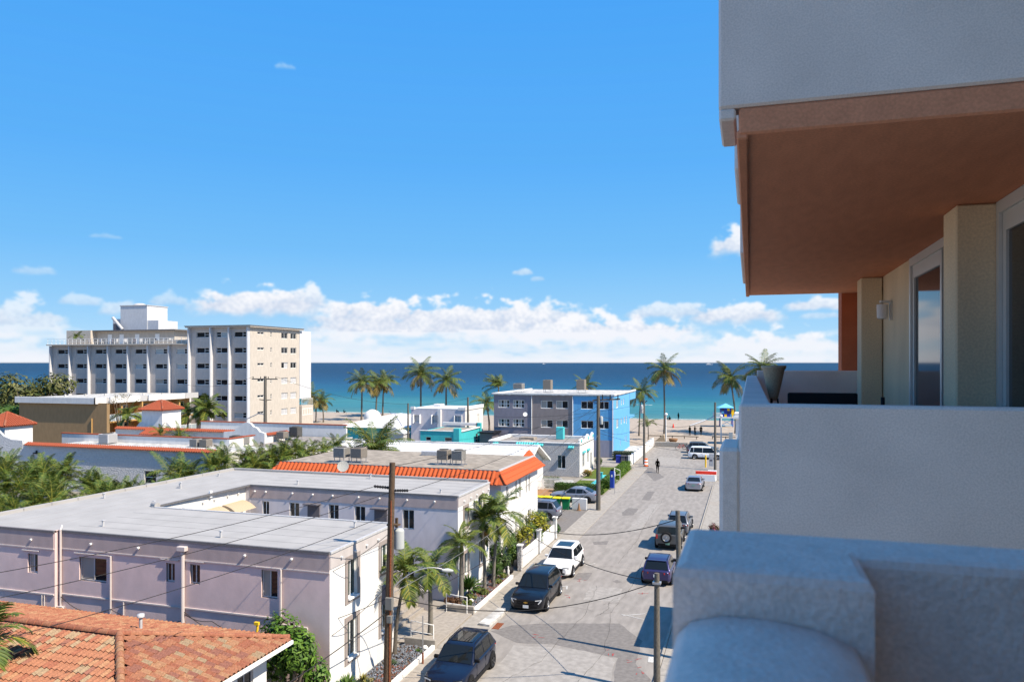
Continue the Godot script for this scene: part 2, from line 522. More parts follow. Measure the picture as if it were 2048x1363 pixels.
# air and clouds, all the way round: 4096 x 2048, the first column looks along -z
func sky_picture() -> ImageTexture:
	var w := 4096
	var h := 2048
	var im := Image.create(w, h, false, Image.FORMAT_RGB8)
	var grad := Gradient.new()
	grad.offsets = PackedFloat32Array([0.0, 0.03, 0.07, 0.14, 0.25, 0.45, 1.0])
	grad.colors = PackedColorArray([Color(0.80, 0.90, 0.985), Color(0.70, 0.87, 0.99), Color(0.60, 0.82, 0.99), Color(0.47, 0.755, 0.985), Color(0.37, 0.695, 0.98), Color(0.295, 0.645, 0.97), Color(0.28, 0.62, 0.955)])
	var rowc := []
	for y in h:
		var el := 90.0 - 180.0 * (y + 0.5) / h
		var c := grad.sample(sin(deg_to_rad(maxf(el, 0.0)))) if el > 0 else Color(0.50, 0.56, 0.60)
		c = Color(c.srgb_to_linear() / 1.75).linear_to_srgb()
		rowc.append(c)
		im.fill_rect(Rect2i(0, y, w, 1), c)
	# clouds: [azimuth, base elevation, half width, height, strength] in degrees
	var blobs := []
	for q in [[512, 622, 128, 52, 1.0], [605, 612, 50, 42, 0.9], [900, 672, 280, 74, 1.0], [745, 640, 120, 48, 1.0], [980, 650, 130, 52, 0.9], [1080, 648, 100, 50, 0.9], [1190, 684, 220, 62, 1.0], [1345, 632, 90, 30, 0.75], [1475, 640, 92, 36, 0.95], [1545, 702, 140, 46, 0.95], [50, 668, 90, 80, 0.75], [165, 606, 46, 20, 0.55], [340, 608, 40, 24, 0.5], [245, 626, 46, 28, 0.6], [70, 545, 44, 18, 0.4], [1478, 504, 58, 54, 0.95], [1632, 616, 64, 26, 0.9], [1045, 547, 20, 12, 0.6], [1075, 560, 14, 9, 0.4], [212, 475, 32, 10, 0.35], [570, 136, 20, 12, 0.4], [655, 704, 120, 44, 0.7], [20, 720, 80, 60, 0.6], [420, 610, 40, 14, 0.4], [1640, 634, 40, 14, 0.5]]:
		var dx: float = (q[0] - 1024.0) / 1530.0
		var az := rad_to_deg(atan(dx)) - 17.28
		var k := sqrt(1.0 + dx * dx) * 1530.0
		blobs.append([az, rad_to_deg(atan((725.0 - q[1]) / k)), rad_to_deg(q[2] / k / sqrt(1.0 + dx * dx)), rad_to_deg(q[3] / k), q[4]])
	var r := RandomNumberGenerator.new()
	r.seed = 5
	var a := 24.0
	while a < 300.0:
		var hw := r.randf_range(1.5, 9.0)
		a += hw * r.randf_range(0.6, 1.3)
		blobs.append([wrapf(a, -180.0, 180.0), r.randf_range(0.6, 4.5), hw, hw * r.randf_range(0.22, 0.34), r.randf_range(0.5, 1.0)])
	var nz := FastNoiseLite.new()
	nz.seed = 8; nz.frequency = 0.55; nz.fractal_octaves = 6; nz.fractal_gain = 0.46
	var ppd := w / 360.0
	var dens := {}
	for b in blobs:
		var x0 := int(floor((b[0] - b[2] * 1.25) * ppd)); var x1 := int(ceil((b[0] + b[2] * 1.25) * ppd))
		var y0 := int(floor((90.0 - (b[1] + b[3] * 1.5)) * ppd)); var y1 := int(ceil((90.0 - (b[1] - b[3] * 0.35)) * ppd))
		for y in range(y0, y1):
			var el := 90.0 - (y + 0.5) / ppd
			if el < 0.0: continue
			var v: float = (el - b[1]) / b[3]
			for x in range(x0, x1):
				var az := (x + 0.5) / ppd
				var u: float = (az - b[0]) / b[2]
				if absf(u) >= 1.25: continue
				var n := nz.get_noise_2d(az * 0.85, el * 1.5)
				var n2 := nz.get_noise_2d(az * 4.0 + 40.0, el * 5.0)
				var top := sqrt(maxf(0.0, 1.0 - u * u * 0.8)) * (0.95 + n * 0.7) + n2 * 0.10
				var d := smoothstep(-0.06, 0.32, top - v) * smoothstep(-0.30, 0.12, v + n * 0.25) * smoothstep(1.25, 0.75, absf(u) + n * 0.35)
				d *= b[4]
				if d < 0.01: continue
				var key := Vector2i(posmod(x, w), y)
				var lit := clampf(0.25 + v * 0.85 + n * 0.6 + n2 * 0.5, 0.0, 1.0)
				var old: Vector2 = dens.get(key, Vector2.ZERO)
				var total := 1.0 - (1.0 - old.x) * (1.0 - d)
				dens[key] = Vector2(total, lerpf(old.y, lit, d / maxf(total, 0.001)) if old.x > 0.0 else lit)
	# a pale bank low over the horizon, all the way round
	for y in range(int((90.0 - 2.4) * ppd), h / 2):
		var el := 90.0 - (y + 0.5) / ppd
		for x in w:
			var az := wrapf((x + 0.5) / ppd, -180.0, 180.0)
			var s := absf(absf(az) - 180.0)
			var n := nz.get_noise_2d(az * 0.55 if s > 4.0 else 99.0, el * 2.4 + 70.0)
			var d := clampf(1.15 - el / (1.7 + n * 2.2), 0.0, 1.0) * 0.75 + 0.2 * (1.0 - el / 2.4)
			if d > 0.01:
				var key := Vector2i(x, y)
				var old: Vector2 = dens.get(key, Vector2.ZERO)
				dens[key] = Vector2(1.0 - (1.0 - old.x) * (1.0 - d), maxf(old.y, 0.85))
	for k in dens:
		var q: Vector2 = dens[k]
		im.set_pixel(k.x, k.y, rowc[k.y].lerp(Color(0.64, 0.675, 0.735).lerp(Color(0.765, 0.77, 0.785), q.y), clampf(q.x, 0.0, 1.0)))
	return ImageTexture.create_from_image(im)
func sheet(poly: Array, y: float) -> MB:
	var q = []
	for p in poly: q.append(Vector2(p[0], p[1]))
	return MB.new().prism(q, y, y)

func wobble(poly: Array, step: float, amp: float) -> Array:
	var out = []
	for k in poly.size():
		var a = Vector2(poly[k][0], poly[k][1]); var b = Vector2(poly[(k + 1) % poly.size()][0], poly[(k + 1) % poly.size()][1])
		var m = maxi(1, int(a.distance_to(b) / step))
		for i in m:
			var p = a.lerp(b, float(i) / m) + Vector2(rng.randf_range(-amp, amp), rng.randf_range(-amp, amp))
			out.append([p.x, p.y])
	return out

func build_ground() -> void:
	struct("ground", sheet([[-3000, 300], [3000, 300], [3000, -131], [-3000, -131]], -0.03), M.ground)
	# beach: dry sand sloping into the water
	var zs = [-127.0, -140.0, -155.0, -170.0, -182.0, -188.0, -191.0, -200.0, -220.0]
	var ys = [-0.02, -0.015, -0.02, -0.02, -0.03, -0.045, -0.085, -0.4, -1.0]
	var sand = MB.new()
	var rows = []
	for k in zs.size():
		var row = PackedVector3Array()
		for x in [-3000.0, -400.0, -150.0, -60.0, 0.0, 60.0, 400.0, 3000.0]: row.append(V(x, ys[k], zs[k]))
		rows.append(row)
	sand.grid(rows)
	struct("beach_sand", sand, M.sand)
	# sea: sand-bottomed shallows, bars, then deep water; the colour is that of the water over its bed
	var g = Gradient.new()
	g.offsets = PackedFloat32Array([0.0, 6.0 / 900, 25.0 / 900, 60.0 / 900, 100.0 / 900, 160.0 / 900, 300.0 / 900, 500.0 / 900, 1.0])
	g.colors = PackedColorArray([Color(0.15, 0.32, 0.29), Color(0.10, 0.29, 0.29), Color(0.05, 0.25, 0.28), Color(0.06, 0.28, 0.30), Color(0.012, 0.165, 0.235), Color(0.008, 0.125, 0.225), Color(0.004, 0.07, 0.165), Color(0.003, 0.042, 0.115), Color(0.003, 0.026, 0.08)])
	var nz = FastNoiseLite.new()
	nz.seed = 12; nz.frequency = 0.02; nz.fractal_octaves = 4
	var xs = [-40000.0, -9000.0, -3000.0]
	for k in 61: xs.append(-1200.0 + k * 40.0)
	xs.append_array([3000.0, 9000.0, 40000.0])
	var off = []
	var o = -6.0
	while o < 60000.0:
		off.append(o)
		o += maxf(2.0, o * 0.035)
	var sea = MB.new()
	for i in off.size() - 1:
		for j in xs.size() - 1:
			var q = [[j, i], [j + 1, i], [j + 1, i + 1], [j, i + 1]]
			var p = []
			for e in q:
				p.append(V(xs[e[0]], -0.055, -190.0 - off[e[1]]))
			for tri in [[0, 1, 2], [0, 2, 3]]:
				for k in [tri[0], tri[2], tri[1]]:
					var d: float = off[q[k][1]]
					var x: float = xs[q[k][0]]
					var n = nz.get_noise_2d(x * 0.35, d * 2.2) * clampf(d / 60.0, 0.1, 1.0)
					var n2 = nz.get_noise_2d(x * 0.06 + 500.0, d * 0.7)
					var cc = g.sample(clampf((d + n * 55.0 * clampf(d / 150.0, 0.2, 1.0) + n2 * 40.0 * clampf(d / 150.0, 0.1, 1.0)) / 900.0, 0.0, 1.0))
					sea.c.append(cc * (1.0 + 0.22 * n))
					sea.v.append(p[k]); sea.n.append(Vector3.UP)
	struct("sea_water", sea, M.sea)
	var foam = MB.new()
	for k in 60:
		var x0 = -260.0 + k * 5.2
		var z0 = -189.6 + nz.get_noise_1d(x0 * 3.0) * 1.2
		var z1 = -189.6 + nz.get_noise_1d((x0 + 5.2) * 3.0) * 1.2
		if rng.randf() < 0.75: foam.quad(V(x0, -0.035, z0), V(x0 + 5.2, -0.035, z1), V(x0 + 5.2, -0.035, z1 - rng.randf_range(0.3, 0.9)), V(x0, -0.035, z0 - 0.5))
	for q in [[-41, -251, 9, 2.4], [-33, -249.5, 6, 1.2]]:
		var poly = wobble([[q[0] - q[2] / 2.0, q[1]], [q[0], q[1] + q[3] * 0.5], [q[0] + q[2] / 2.0, q[1] + 0.1], [q[0], q[1] - q[3] * 0.4]], 0.9, q[3] * 0.15)
		for p in poly: p[1] = minf(p[1], -190.5)
		var h = MB.new()
		foam.prism(poly.map(func(p): return Vector2(p[0], p[1])), 0.0, 0.1)
	tag(struct("sea_foam", foam, M.foam), "")
	# road and its repairs
	struct("road", sheet([[-12.7, 60], [-3.9, 60], [-3.9, -93], [9, -95], [9, -127.5], [-14.9, -127.5], [-14.9, -101], [-12.7, -96]], 0.0), M.asphalt)
	var dark = [[[-11.2, -69.95], [-10.94, -72.25], [-9.97, -72.17], [-10.04, -68.9], [-10.96, -68.47]], [[-10.33, -76.89], [-10.4, -82.1], [-9.65, -82.3], [-9.6, -76.8]], [[-11.56, -57.8], [-10.37, -58.42], [-10.27, -57.21], [-11.27, -56.9]], [[-10.67, -48.99], [-9.79, -49.34], [-9.83, -47.49], [-10.78, -47.33]], [[-12.6, -37.0], [-11.85, -38.2], [-9.72, -39.18], [-8.61, -39.5], [-6.55, -40.1], [-5.08, -37.85], [-5.0, -35.0], [-4.1, -33.4], [-4.2, -31.6], [-5.6, -32.6], [-5.9, -35.4], [-9.12, -36.18], [-10.95, -35.82]], [[-14.5, -101.0], [-12.27, -101.07], [-9.83, -93.04], [-10.55, -89.48], [-12.23, -95.25], [-13.6, -97.2]], [[-8.24, -47.71], [-8.03, -48.12], [-7.64, -47.73], [-7.89, -47.32]], [[-11.77, -37.61], [-11.44, -37.94], [-10.86, -37.33], [-11.22, -37.1]], [[-7.0, -60.5], [-6.9, -66], [-6.5, -66], [-6.6, -60.5]]]
	for k in dark.size():
		struct("road_patch", sheet(wobble(dark[k], 0.5, 0.05), 0.004 if k != 7 else 0.008), M.asphalt_dark)
	var pale = [[[-12.4, -31.5], [-10.96, -33.13], [-10.9, -35.5], [-9.2, -35.8], [-7.46, -35.8], [-5.95, -35.2], [-5.75, -32.62], [-6.4, -28], [-11, -27.5]], [[-9.7, -62], [-9.2, -75], [-8.2, -75.2], [-8.6, -62]], [[-12.0, -104], [-9, -104], [-9.6, -112], [-12.6, -113]], [[-9.2, -43.4], [-7.2, -43.6], [-7.4, -46.4], [-9.4, -46.2]]]
	for q in pale: struct("road_patch", sheet(wobble(q, 0.6, 0.08), 0.006), M.asphalt_pale)
	for q in [[[-10.6, -30], [-9.2, -34], [-8.6, -41], [-9.0, -47]], [[-7.2, -31], [-6.6, -36], [-7.3, -42], [-6.9, -47], [-7.2, -55]], [[-11, -50], [-9, -51.2], [-6.8, -50.8]], [[-8.6, -52], [-8.3, -60], [-8.6, -70], [-8.2, -80]], [[-11, -63], [-8.5, -63.6], [-6, -63.2]], [[-11.5, -41.5], [-9.2, -42], [-8.2, -41.6]], [[-8.0, -40.6], [-7.5, -42.2], [-7.7, -43.5], [-7.3, -44.6]], [[-7.9, -41.2], [-7.0, -42.0]], [[-8.0, -43.0], [-7.1, -43.6]]]:
		var m = MB.new()
		var pts = []
		for k in q.size() - 1:
			for i in 10:
				var p = Vector2(q[k][0], q[k][1]).lerp(Vector2(q[k + 1][0], q[k + 1][1]), i / 10.0)
				pts.append(V(p.x + rng.randf_range(-0.07, 0.07), 0.0105, p.y + rng.randf_range(-0.07, 0.07)))
		for k in pts.size() - 1:
			var s: Vector3 = (pts[k + 1] - pts[k]).cross(Vector3.UP).normalized() * rng.randf_range(0.004, 0.010)
			m.quad(pts[k] - s, pts[k] + s, pts[k + 1] + s, pts[k + 1] - s)
		struct("road_crack", m, M.crack)
	# sprayed red marks and worn white lines
	for q in [[-10.21, -43.64], [-10.2, -36.89], [-10.07, -47.31], [-6.23, -36.09], [-5.14, -35.3], [-4.6, -34.2], [-6.13, -45.65]]:
		var m = MB.new()
		for k in 4:
			var a = rng.randf() * PI
			var c = V(q[0] + rng.randf_range(-0.3, 0.3), 0.013, q[1] + rng.randf_range(-0.4, 0.4))
			var d = V(cos(a), 0, sin(a)) * rng.randf_range(0.07, 0.17)
			var s = d.cross(Vector3.UP).normalized() * 0.017
			m.quad(c - d - s, c - d + s, c + d + s, c + d - s)
		struct("road_marking", m, M.paint_red)
	for q in [[-6.58, -41.38, -5.49, -42.05, 0.04], [-6.7, -41.6, -5.4, -41.1, 0.03], [-11.23, -45.47, -10.73, -45.88, 0.05], [-10.73, -45.88, -10.6, -45.2, 0.05], [-4.35, -36.0, -4.3, -35.3, 0.17], [-10.6, -50.9, -10.1, -51.6, 0.04]]:
		var a = V(q[0], 0.013, q[1]); var b = V(q[2], 0.013, q[3])
		var s = (b - a).cross(Vector3.UP).normalized() * q[4]
		struct("road_marking", sheet([[a.x - s.x, a.z - s.z], [a.x + s.x, a.z + s.z], [b.x + s.x, b.z + s.z], [b.x - s.x, b.z - s.z]], 0.013), M.paint_white)
	# pavements of separate slabs
	var left = Node3D.new(); left.name = "sidewalk"; add_child(left); left.set_meta("kind", "structure")
	var z = 20.0
	while z > -100.0:
		var l = 1.5 if z > -60.0 or z < -73.0 else 2.4
		var sl = MB.new().ch(-14.36, -12.72, -0.1, 0.035 + rng.randf_range(0, 0.012), z - l + 0.012, z - 0.012, 0.012)
		part(left, "slab", sl, M.concrete_warm if rng.randf() < 0.10 else M.concrete)
		z -= l
	var right = Node3D.new(); right.name = "sidewalk_001"; used["sidewalk"] = 1; add_child(right); right.set_meta("kind", "structure")
	z = -30.0
	while z > -88.0:
		var sl = MB.new().ch(-3.82, -2.2, -0.1, 0.09 + rng.randf_range(0, 0.012), z - 1.9 + 0.012, z - 0.012, 0.012)
		part(right, "slab", sl, M.concrete_warm if rng.randf() < 0.15 else M.concrete)
		z -= 1.9
	struct("curb", MB.new().ch(-3.97, -3.84, -0.1, 0.11, -88, -30, 0.02), M.concrete)
	# yards and drives beside the street
	struct("driveway", sheet(wobble([[-40, -60.6], [-14.4, -60.6], [-14.4, -69.9], [-26, -69.9], [-26, -78], [-40, -78]], 2.0, 0.03), 0.004), M.asphalt_dark)
	struct("driveway_concrete", sheet([[-26, -70.4], [-14.4, -70.4], [-14.4, -75.9], [-26, -76.5]], 0.006), M.concrete)
	struct("sandy_yard", sheet(wobble([[-23.5, -76.6], [-17.0, -76.4], [-17.6, -79.8], [-23.5, -81]], 0.6, 0.1), 0.012), M.terracotta)
	struct("lawn", sheet([[-19.0, -78.6], [-14.6, -78.6], [-14.6, -99.6], [-19.0, -99.6]], 0.02), M.lawn)
	struct("garden_path", sheet([[-19.0, -81.2], [-16.1, -81.2], [-16.1, -82.1], [-19.0, -82.1]], 0.03), M.turquoise_trim)
	struct("garden_path", sheet([[-17.2, -82.1], [-16.4, -82.1], [-16.4, -92.5], [-17.2, -92.5]], 0.034), M.turquoise_trim)
	struct("garden_path", sheet([[-18.9, -87.6], [-14.7, -87.6], [-14.7, -89.0], [-18.9, -89.0]], 0.028), M.concrete)
	struct("side_yard", sheet([[-38, -100.6], [-15.3, -100.6], [-15.3, -109.5], [-38, -109.5]], 0.01), M.concrete)
	struct("beach_lot", sheet([[-19, -109.5], [-15.3, -109.5], [-15.3, -127], [-19, -127]], 0.014), M.white_roof)
	struct("beach_path", sheet(wobble([[-300, -128.6], [300, -128.6], [300, -138], [-300, -138]], 9.0, 0.3), 0.002), M.sand)
	# gravel beds with white kerbs before the lilac building
	for q in [[-34.0, -20.0], [-46.6, -39.2]]:
		struct("bed_soil", sheet([[-16.15, q[1]], [-14.58, q[1]], [-14.58, q[0]], [-16.15, q[0]]], 0.03), M.soil)
		struct("bed_kerb", MB.new().ch(-14.58, -14.40, -0.1, 0.2, q[0], q[1], 0.02), M.white_bright)
	var pebble = MB.new()
	var ps = []
	for k in 6: ps.append(V([1, -1, 0, 0, 0, 0][k] * 0.05, [0, 0, 0.7, -0.7, 0, 0][k] * 0.05, [0, 0, 0, 0, 0.8, -0.8][k] * 0.05))
	for s in [[0, 2, 4], [4, 2, 1], [1, 2, 5], [5, 2, 0], [0, 4, 3], [4, 1, 3], [1, 5, 3], [5, 0, 3]]: pebble.tri(ps[s[0]], ps[s[2]], ps[s[1]])
	var mm = MultiMesh.new()
	mm.transform_format = MultiMesh.TRANSFORM_3D
	mm.use_colors = true
	mm.mesh = pebble.mesh()
	mm.instance_count = 5200
	for i in 5200:
		var first = i % 5 < 3
		var p = V(rng.randf_range(-16.1, -14.62), 0.05 + rng.randf() * 0.03, rng.randf_range(-34.0, -22.0) if first else rng.randf_range(-46.6, -39.3))
		var s = rng.randf_range(0.6, 1.5)
		mm.set_instance_transform(i, Transform3D(Basis.from_euler(V(rng.randf() * 6, rng.randf() * 6, rng.randf() * 6)).scaled(Vector3.ONE * s), p))
		var red = rng.randf() < (0.5 if (p.z > -31.5 and first and p.x > -15.4) or (not first and p.z < -42.0 and p.x > -15.6) else 0.04)
		var t = rng.randf_range(0.5, 1.3)
		mm.set_instance_color(i, Color(0.22 * t, 0.10 * t, 0.08 * t) if red else Color(0.17 * t, 0.185 * t, 0.215 * t))
	var gi = MultiMeshInstance3D.new()
	gi.name = "gravel"
	gi.multimesh = mm
	gi.material_override = M.gravel
	add_child(gi)
	tag(gi, "blue-grey gravel with reddish stones in the planting beds", "gravel", "", "stuff")
	# entrance between the beds
	struct("entrance_walk", MB.new().ch(-20.0, -14.45, -0.1, 0.08, -39.1, -34.1, 0.01), M.concrete_warm)
	struct("catch_basin_slab", MB.new().prism([Vector2(-13.51, -37.53), Vector2(-13.31, -40.24), Vector2(-12.9, -40.25), Vector2(-12.76, -39.5), Vector2(-12.87, -37.43)], -0.05, 0.16), M.white_roof)
	struct("rusty_grate", MB.new().ch(-12.75, -12.35, -0.05, 0.02, -38.3, -37.35, 0.01), M.rust)
# ---------------------------------------------------------------- walls with openings, windows
# o: lower left corner seen from outside, ux: to the right seen from outside; holes [x, y, w, h]
func wall_mesh(o: Vector3, ux: Vector3, w: float, h: float, holes: Array, depth = 0.12) -> MB:
	var m = MB.new()
	m.xf = Transform3D(Basis(ux, Vector3.UP, ux.cross(Vector3.UP)), o)
	var xs = [0.0, w]; var ys = [0.0, h]
	for q in holes:
		xs.append(q[0]); xs.append(q[0] + q[2]); ys.append(q[1]); ys.append(q[1] + q[3])
	xs.sort(); ys.sort()
	for i in xs.size() - 1:
		if xs[i + 1] - xs[i] < 1e-4: continue
		for j in ys.size() - 1:
			if ys[j + 1] - ys[j] < 1e-4: continue
			var cx: float = (xs[i] + xs[i + 1]) / 2; var cy: float = (ys[j] + ys[j + 1]) / 2
			if cx < 0 or cx > w or cy < 0 or cy > h: continue
			var open = false
			for q in holes:
				if cx > q[0] and cx < q[0] + q[2] and cy > q[1] and cy < q[1] + q[3]: open = true
			if not open: m.quad(V(xs[i], ys[j], 0), V(xs[i + 1], ys[j], 0), V(xs[i + 1], ys[j + 1], 0), V(xs[i], ys[j + 1], 0))
	for q in holes:
		var a: float = q[0]; var b: float = q[0] + q[2]; var c: float = q[1]; var d: float = q[1] + q[3]
		m.quad(V(a, c, 0), V(b, c, 0), V(b, c, -depth), V(a, c, -depth))
		m.quad(V(a, d, -depth), V(b, d, -depth), V(b, d, 0), V(a, d, 0))
		m.quad(V(a, c, -depth), V(a, d, -depth), V(a, d, 0), V(a, c, 0))
		m.quad(V(b, c, 0), V(b, d, 0), V(b, d, -depth), V(b, c, -depth))
		m.quad(V(a, c, -depth - 0.03), V(b, c, -depth - 0.03), V(b, d, -depth - 0.03), V(a, d, -depth - 0.03))
	return m

# a window in such a hole. panes: fractions [x, y, w, h]
func window(p: Node, o: Vector3, ux: Vector3, q: Array, opt = {}) -> MeshInstance3D:
	var w: float = q[2]; var h: float = q[3]
	var fw: float = opt.get("fw", 0.05)
	var panes: Array = opt.get("panes", [[0, 0, 0.5, 1], [0.5, 0, 0.5, 1]])
	var dep: float = opt.get("depth", 0.12)
	var key = "win%.2f_%.2f_%.3f_%.2f_%s_%s_%s" % [w, h, fw, dep, str(panes), str(opt.get("trim", 0.0)), str(opt.get("sill", 0.0))]
	if not MC.has(key):
		var f = MB.new()
		var holes = []
		for n in panes: holes.append([n[0] * w + fw * (0.5 if n[0] > 0 else 1.0), n[1] * h + fw * (0.5 if n[1] > 0 else 1.0), n[2] * w - fw * ((0.5 if n[0] > 0 else 1.0) + (0.5 if n[0] + n[2] < 0.99 else 1.0)), n[3] * h - fw * ((0.5 if n[1] > 0 else 1.0) + (0.5 if n[1] + n[3] < 0.99 else 1.0))])
		var fm = wall_mesh(V(0, 0, -dep + 0.035), Vector3.RIGHT, w, h, holes, 0.03)
		var ps = []
		for n in holes:
			ps.append([MB.new().bx(0, n[2], 0, n[3], -0.008, 0.0).mesh(), V(n[0], n[1], -dep + 0.012)])
		var t: float = opt.get("trim", 0.0)
		if t > 0.0:
			for b in [[-t, 0.0, -t, h + t], [w, w + t, -t, h + t], [0.0, w, h, h + t]]: fm.bx(b[0], b[1], b[2], b[3], -0.01, 0.03)
			fm.bx(-t - 0.02, w + t + 0.02, -t - 0.02, 0.0, -0.01, 0.07)
		var s: float = opt.get("sill", 0.0)
		if s > 0.0: fm.ch(-0.06, w + 0.06, -s, 0.01, -dep, 0.06, 0.01)
		MC[key] = [fm.mesh(), ps]
	var xf = Transform3D(Basis(ux, Vector3.UP, ux.cross(Vector3.UP)), o + ux * q[0] + Vector3.UP * q[1])
	var node = part(p, opt.get("called", "window"), MC[key][0], opt.get("frame", M.frame_white), xf)
	var gl: Variant = opt.get("glass", M.glass)
	var k = 0
	for pn in MC[key][1]:
		part(node, "pane", pn[0], gl[k % gl.size()] if gl is Array else gl, Transform3D(Basis(), pn[1]))
		k += 1
	return node

func face(p: Node, called: String, m: Material, o: Vector3, ux: Vector3, w: float, h: float, wins: Array, opt = {}) -> void:
	part(p, called, wall_mesh(o, ux, w, h, wins, opt.get("depth", 0.12)), m)
	for q in wins:
		var oo = opt.duplicate()
		if q.size() > 4: oo.merge(q[4], true)
		window(p, o, ux, q, oo)

# ---------------------------------------------------------------- the building the picture is taken from
func build_own_building() -> void:
	var b = thing("balcony_building", "pale plaster apartment building with peach-orange balcony ceilings at right edge", "building")
	var top = 13.47
	# core with the facade wall
	part(b, "wall", MB.new().bx(2.02, 14, 0, 20.5, -15.15, 9), M.cream)
	for z in [[-15.14, -12.86], [-12.42, -10.4], [-7.34, -6.93], [-4.3, -1.2], [0.6, 9]]:
		part(b, "wall", MB.new().bx(1.88, 2.01, 9.6, 20.5, z[0], z[1]), M.cream)
	part(b, "pilaster", MB.new().ch(1.58, 1.875, 12.42, 14.965, -12.85, -12.43, 0.012), M.cream)
	part(b, "pilaster", MB.new().ch(1.58, 1.875, 12.42, 14.965, -7.35, -6.93, 0.012), M.cream)
	part(b, "end_wall", MB.new().bx(1.6, 2.015, 0, 20.5, -15.7, -15.16), M.peach_deep)
	# neighbouring balcony: floor, ceiling slab and parapets
	var nb = [[-14.6, -4.45]]
	part(b, "balcony_floor", MB.new().bx(-0.055, 1.87, 12.25, 12.42, -14.55, -4.5), M.peach)
	part(b, "balcony_ceiling", MB.new().ch(-0.06, 1.99, 14.97, 15.12, -15.14, -4.45, 0.012), M.peach)
	part(b, "ceiling_edge", MB.new().ch(-0.072, -0.01, 14.945, 15.0, -15.15, -4.46, 0.01), M.peach)
	part(b, "parapet", MB.new().ch(-0.06, 2.0, 11.2, top, -4.60, -4.45, 0.014), M.parapet)
	part(b, "parapet", MB.new().ch(-0.055, 0.118, 11.2, top - 0.003, -14.6, -4.61, 0.014), M.parapet)
	part(b, "parapet", MB.new().ch(0.12, 1.87, 12.2, 13.56, -14.7, -14.58, 0.014), M.parapet)
	part(b, "parapet_ledge", MB.new().ch(-0.165, -0.05, 10.8, 13.225, -4.98, -4.445, 0.02), M.parapet_worn)
	part(b, "parapet_ledge", MB.new().ch(-0.10, -0.05, 10.8, 13.1, -14.6, -5.0, 0.02), M.parapet_worn)
	part(b, "upper_parapet", MB.new().ch(-0.168, 2.0, 15.122, 16.3, -4.6, -4.44, 0.014), M.parapet)
	part(b, "upper_parapet", MB.new().ch(-0.065, 0.118, 15.122, 16.3, -14.6, -4.61, 0.014), M.parapet)
	part(b, "parapet_ledge", MB.new().ch(-0.166, -0.075, 15.055, 15.121, -5.0, -4.445, 0.012), M.parapet_worn)
	part(b, "parapet_ledge", MB.new().ch(-0.115, -0.05, 15.2, 16.0, -7.6, -6.2, 0.015), M.parapet_worn)
	part(b, "parapet_ledge", MB.new().ch(-0.125, -0.05, 15.15, 15.9, -14.7, -10.6, 0.015), M.parapet_worn)
	# sliding doors
	for q in [[-10.39, -7.36, 3], [-6.92, -4.4, 2], [-1.15, 0.55, 2]]:
		var d = MeshInstance3D.new()
		d.name = "sliding_door"
		var l: float = q[1] - q[0]
		var f = MB.new()
		f.bx(1.86, 1.97, 14.87, 14.966, q[0], q[1]).bx(1.86, 1.97, 12.42, 12.5, q[0], q[1]).bx(1.86, 1.97, 12.5, 14.87, q[0], q[0] + 0.07).bx(1.86, 1.97, 12.5, 14.87, q[1] - 0.07, q[1])
		f.bx(1.885, 1.93, 12.5, 14.87, q[0] + l * 0.5 - 0.035, q[0] + l * 0.5 + 0.035)
		f.bx(1.885, 1.93, 14.72, 14.87, q[0] + 0.08, q[0] + l * 0.5 - 0.04).bx(1.885, 1.93, 12.5, 12.62, q[0] + 0.08, q[0] + l * 0.5 - 0.04).bx(1.885, 1.93, 12.62, 14.72, q[0] + 0.08, q[0] + 0.16)
		d.mesh = f.mesh()
		d.material_override = M.alu
		b.add_child(d, true)
		part(d, "pane", MB.new().bx(1.905, 1.915, 12.5, 14.87, q[0] + 0.16, q[0] + l * 0.5 - 0.03), M.glass)
		part(d, "pane", MB.new().bx(1.945, 1.955, 12.5, 14.87, q[0] + l * 0.5, q[1] - 0.07), M.glass)
	var lamp = part(b, "wall_lamp", MB.new().cb(1.865, 14.42, -11.7, 0.03, 0.26, 0.1).cb(1.80, 14.55, -11.7, 0.14, 0.03, 0.09), M.alu)
	part(lamp, "lamp_shade", MB.new().lathe(V(1.76, 14.31, -11.7), [[0.0, 0.0], [0.055, 0.0], [0.07, 0.02], [0.075, 0.2], [0.0, 0.21]], 18), M.frame_white)
	# own parapet in the foreground
	part(b, "parapet", MB.new().prism_ch([Vector2(-0.084, -0.886), Vector2(-0.084, -1.10), Vector2(3.0, -1.10), Vector2(3.0, -0.992), Vector2(0.126, -0.992), Vector2(0.126, -0.886)], 11.0, top, 0.013), M.parapet_worn)
	part(b, "balcony_ceiling", MB.new().ch(-0.06, 1.99, 14.97, 15.12, -1.05, 4.0, 0.012), M.peach)
	var rows = []
	for s in [-0.884, -0.80, -0.6, 0.2, 2.5]:
		var row = PackedVector3Array()
		var prof = [[-0.083, 10.5], [-0.083, 13.37], [-0.079, 13.392], [-0.064, 13.408], [-0.03, 13.418], [0.02, 13.418], [0.07, 13.412], [0.105, 13.398], [0.118, 13.38], [0.12, 13.35], [0.12, 12.2]]
		for q in prof: row.append(V(q[0], q[1], s))
		rows.append(row)
	var rail = MB.new().grid(rows)
	part(b, "parapet_rail", rail, M.parapet_worn)
	part(b, "balcony_floor", MB.new().bx(-0.08, 1.87, 12.25, 12.42, -1.09, 3), M.concrete)
	# things on the next balcony
	var pot = thing("plant_pot", "tan woven basket pot on a stand behind the next balcony's parapet", "pot", V(0.24, 12.42, -8.6))
	part(pot, "pot", MB.new().lathe(V(0, 0.88, 0), [[0.0, 0.0], [0.035, 0.0], [0.05, 0.05], [0.085, 0.2], [0.11, 0.32], [0.125, 0.34], [0.13, 0.37], [0.10, 0.36], [0.0, 0.34]], 18), M.pot_tan)
	var st = MB.new()
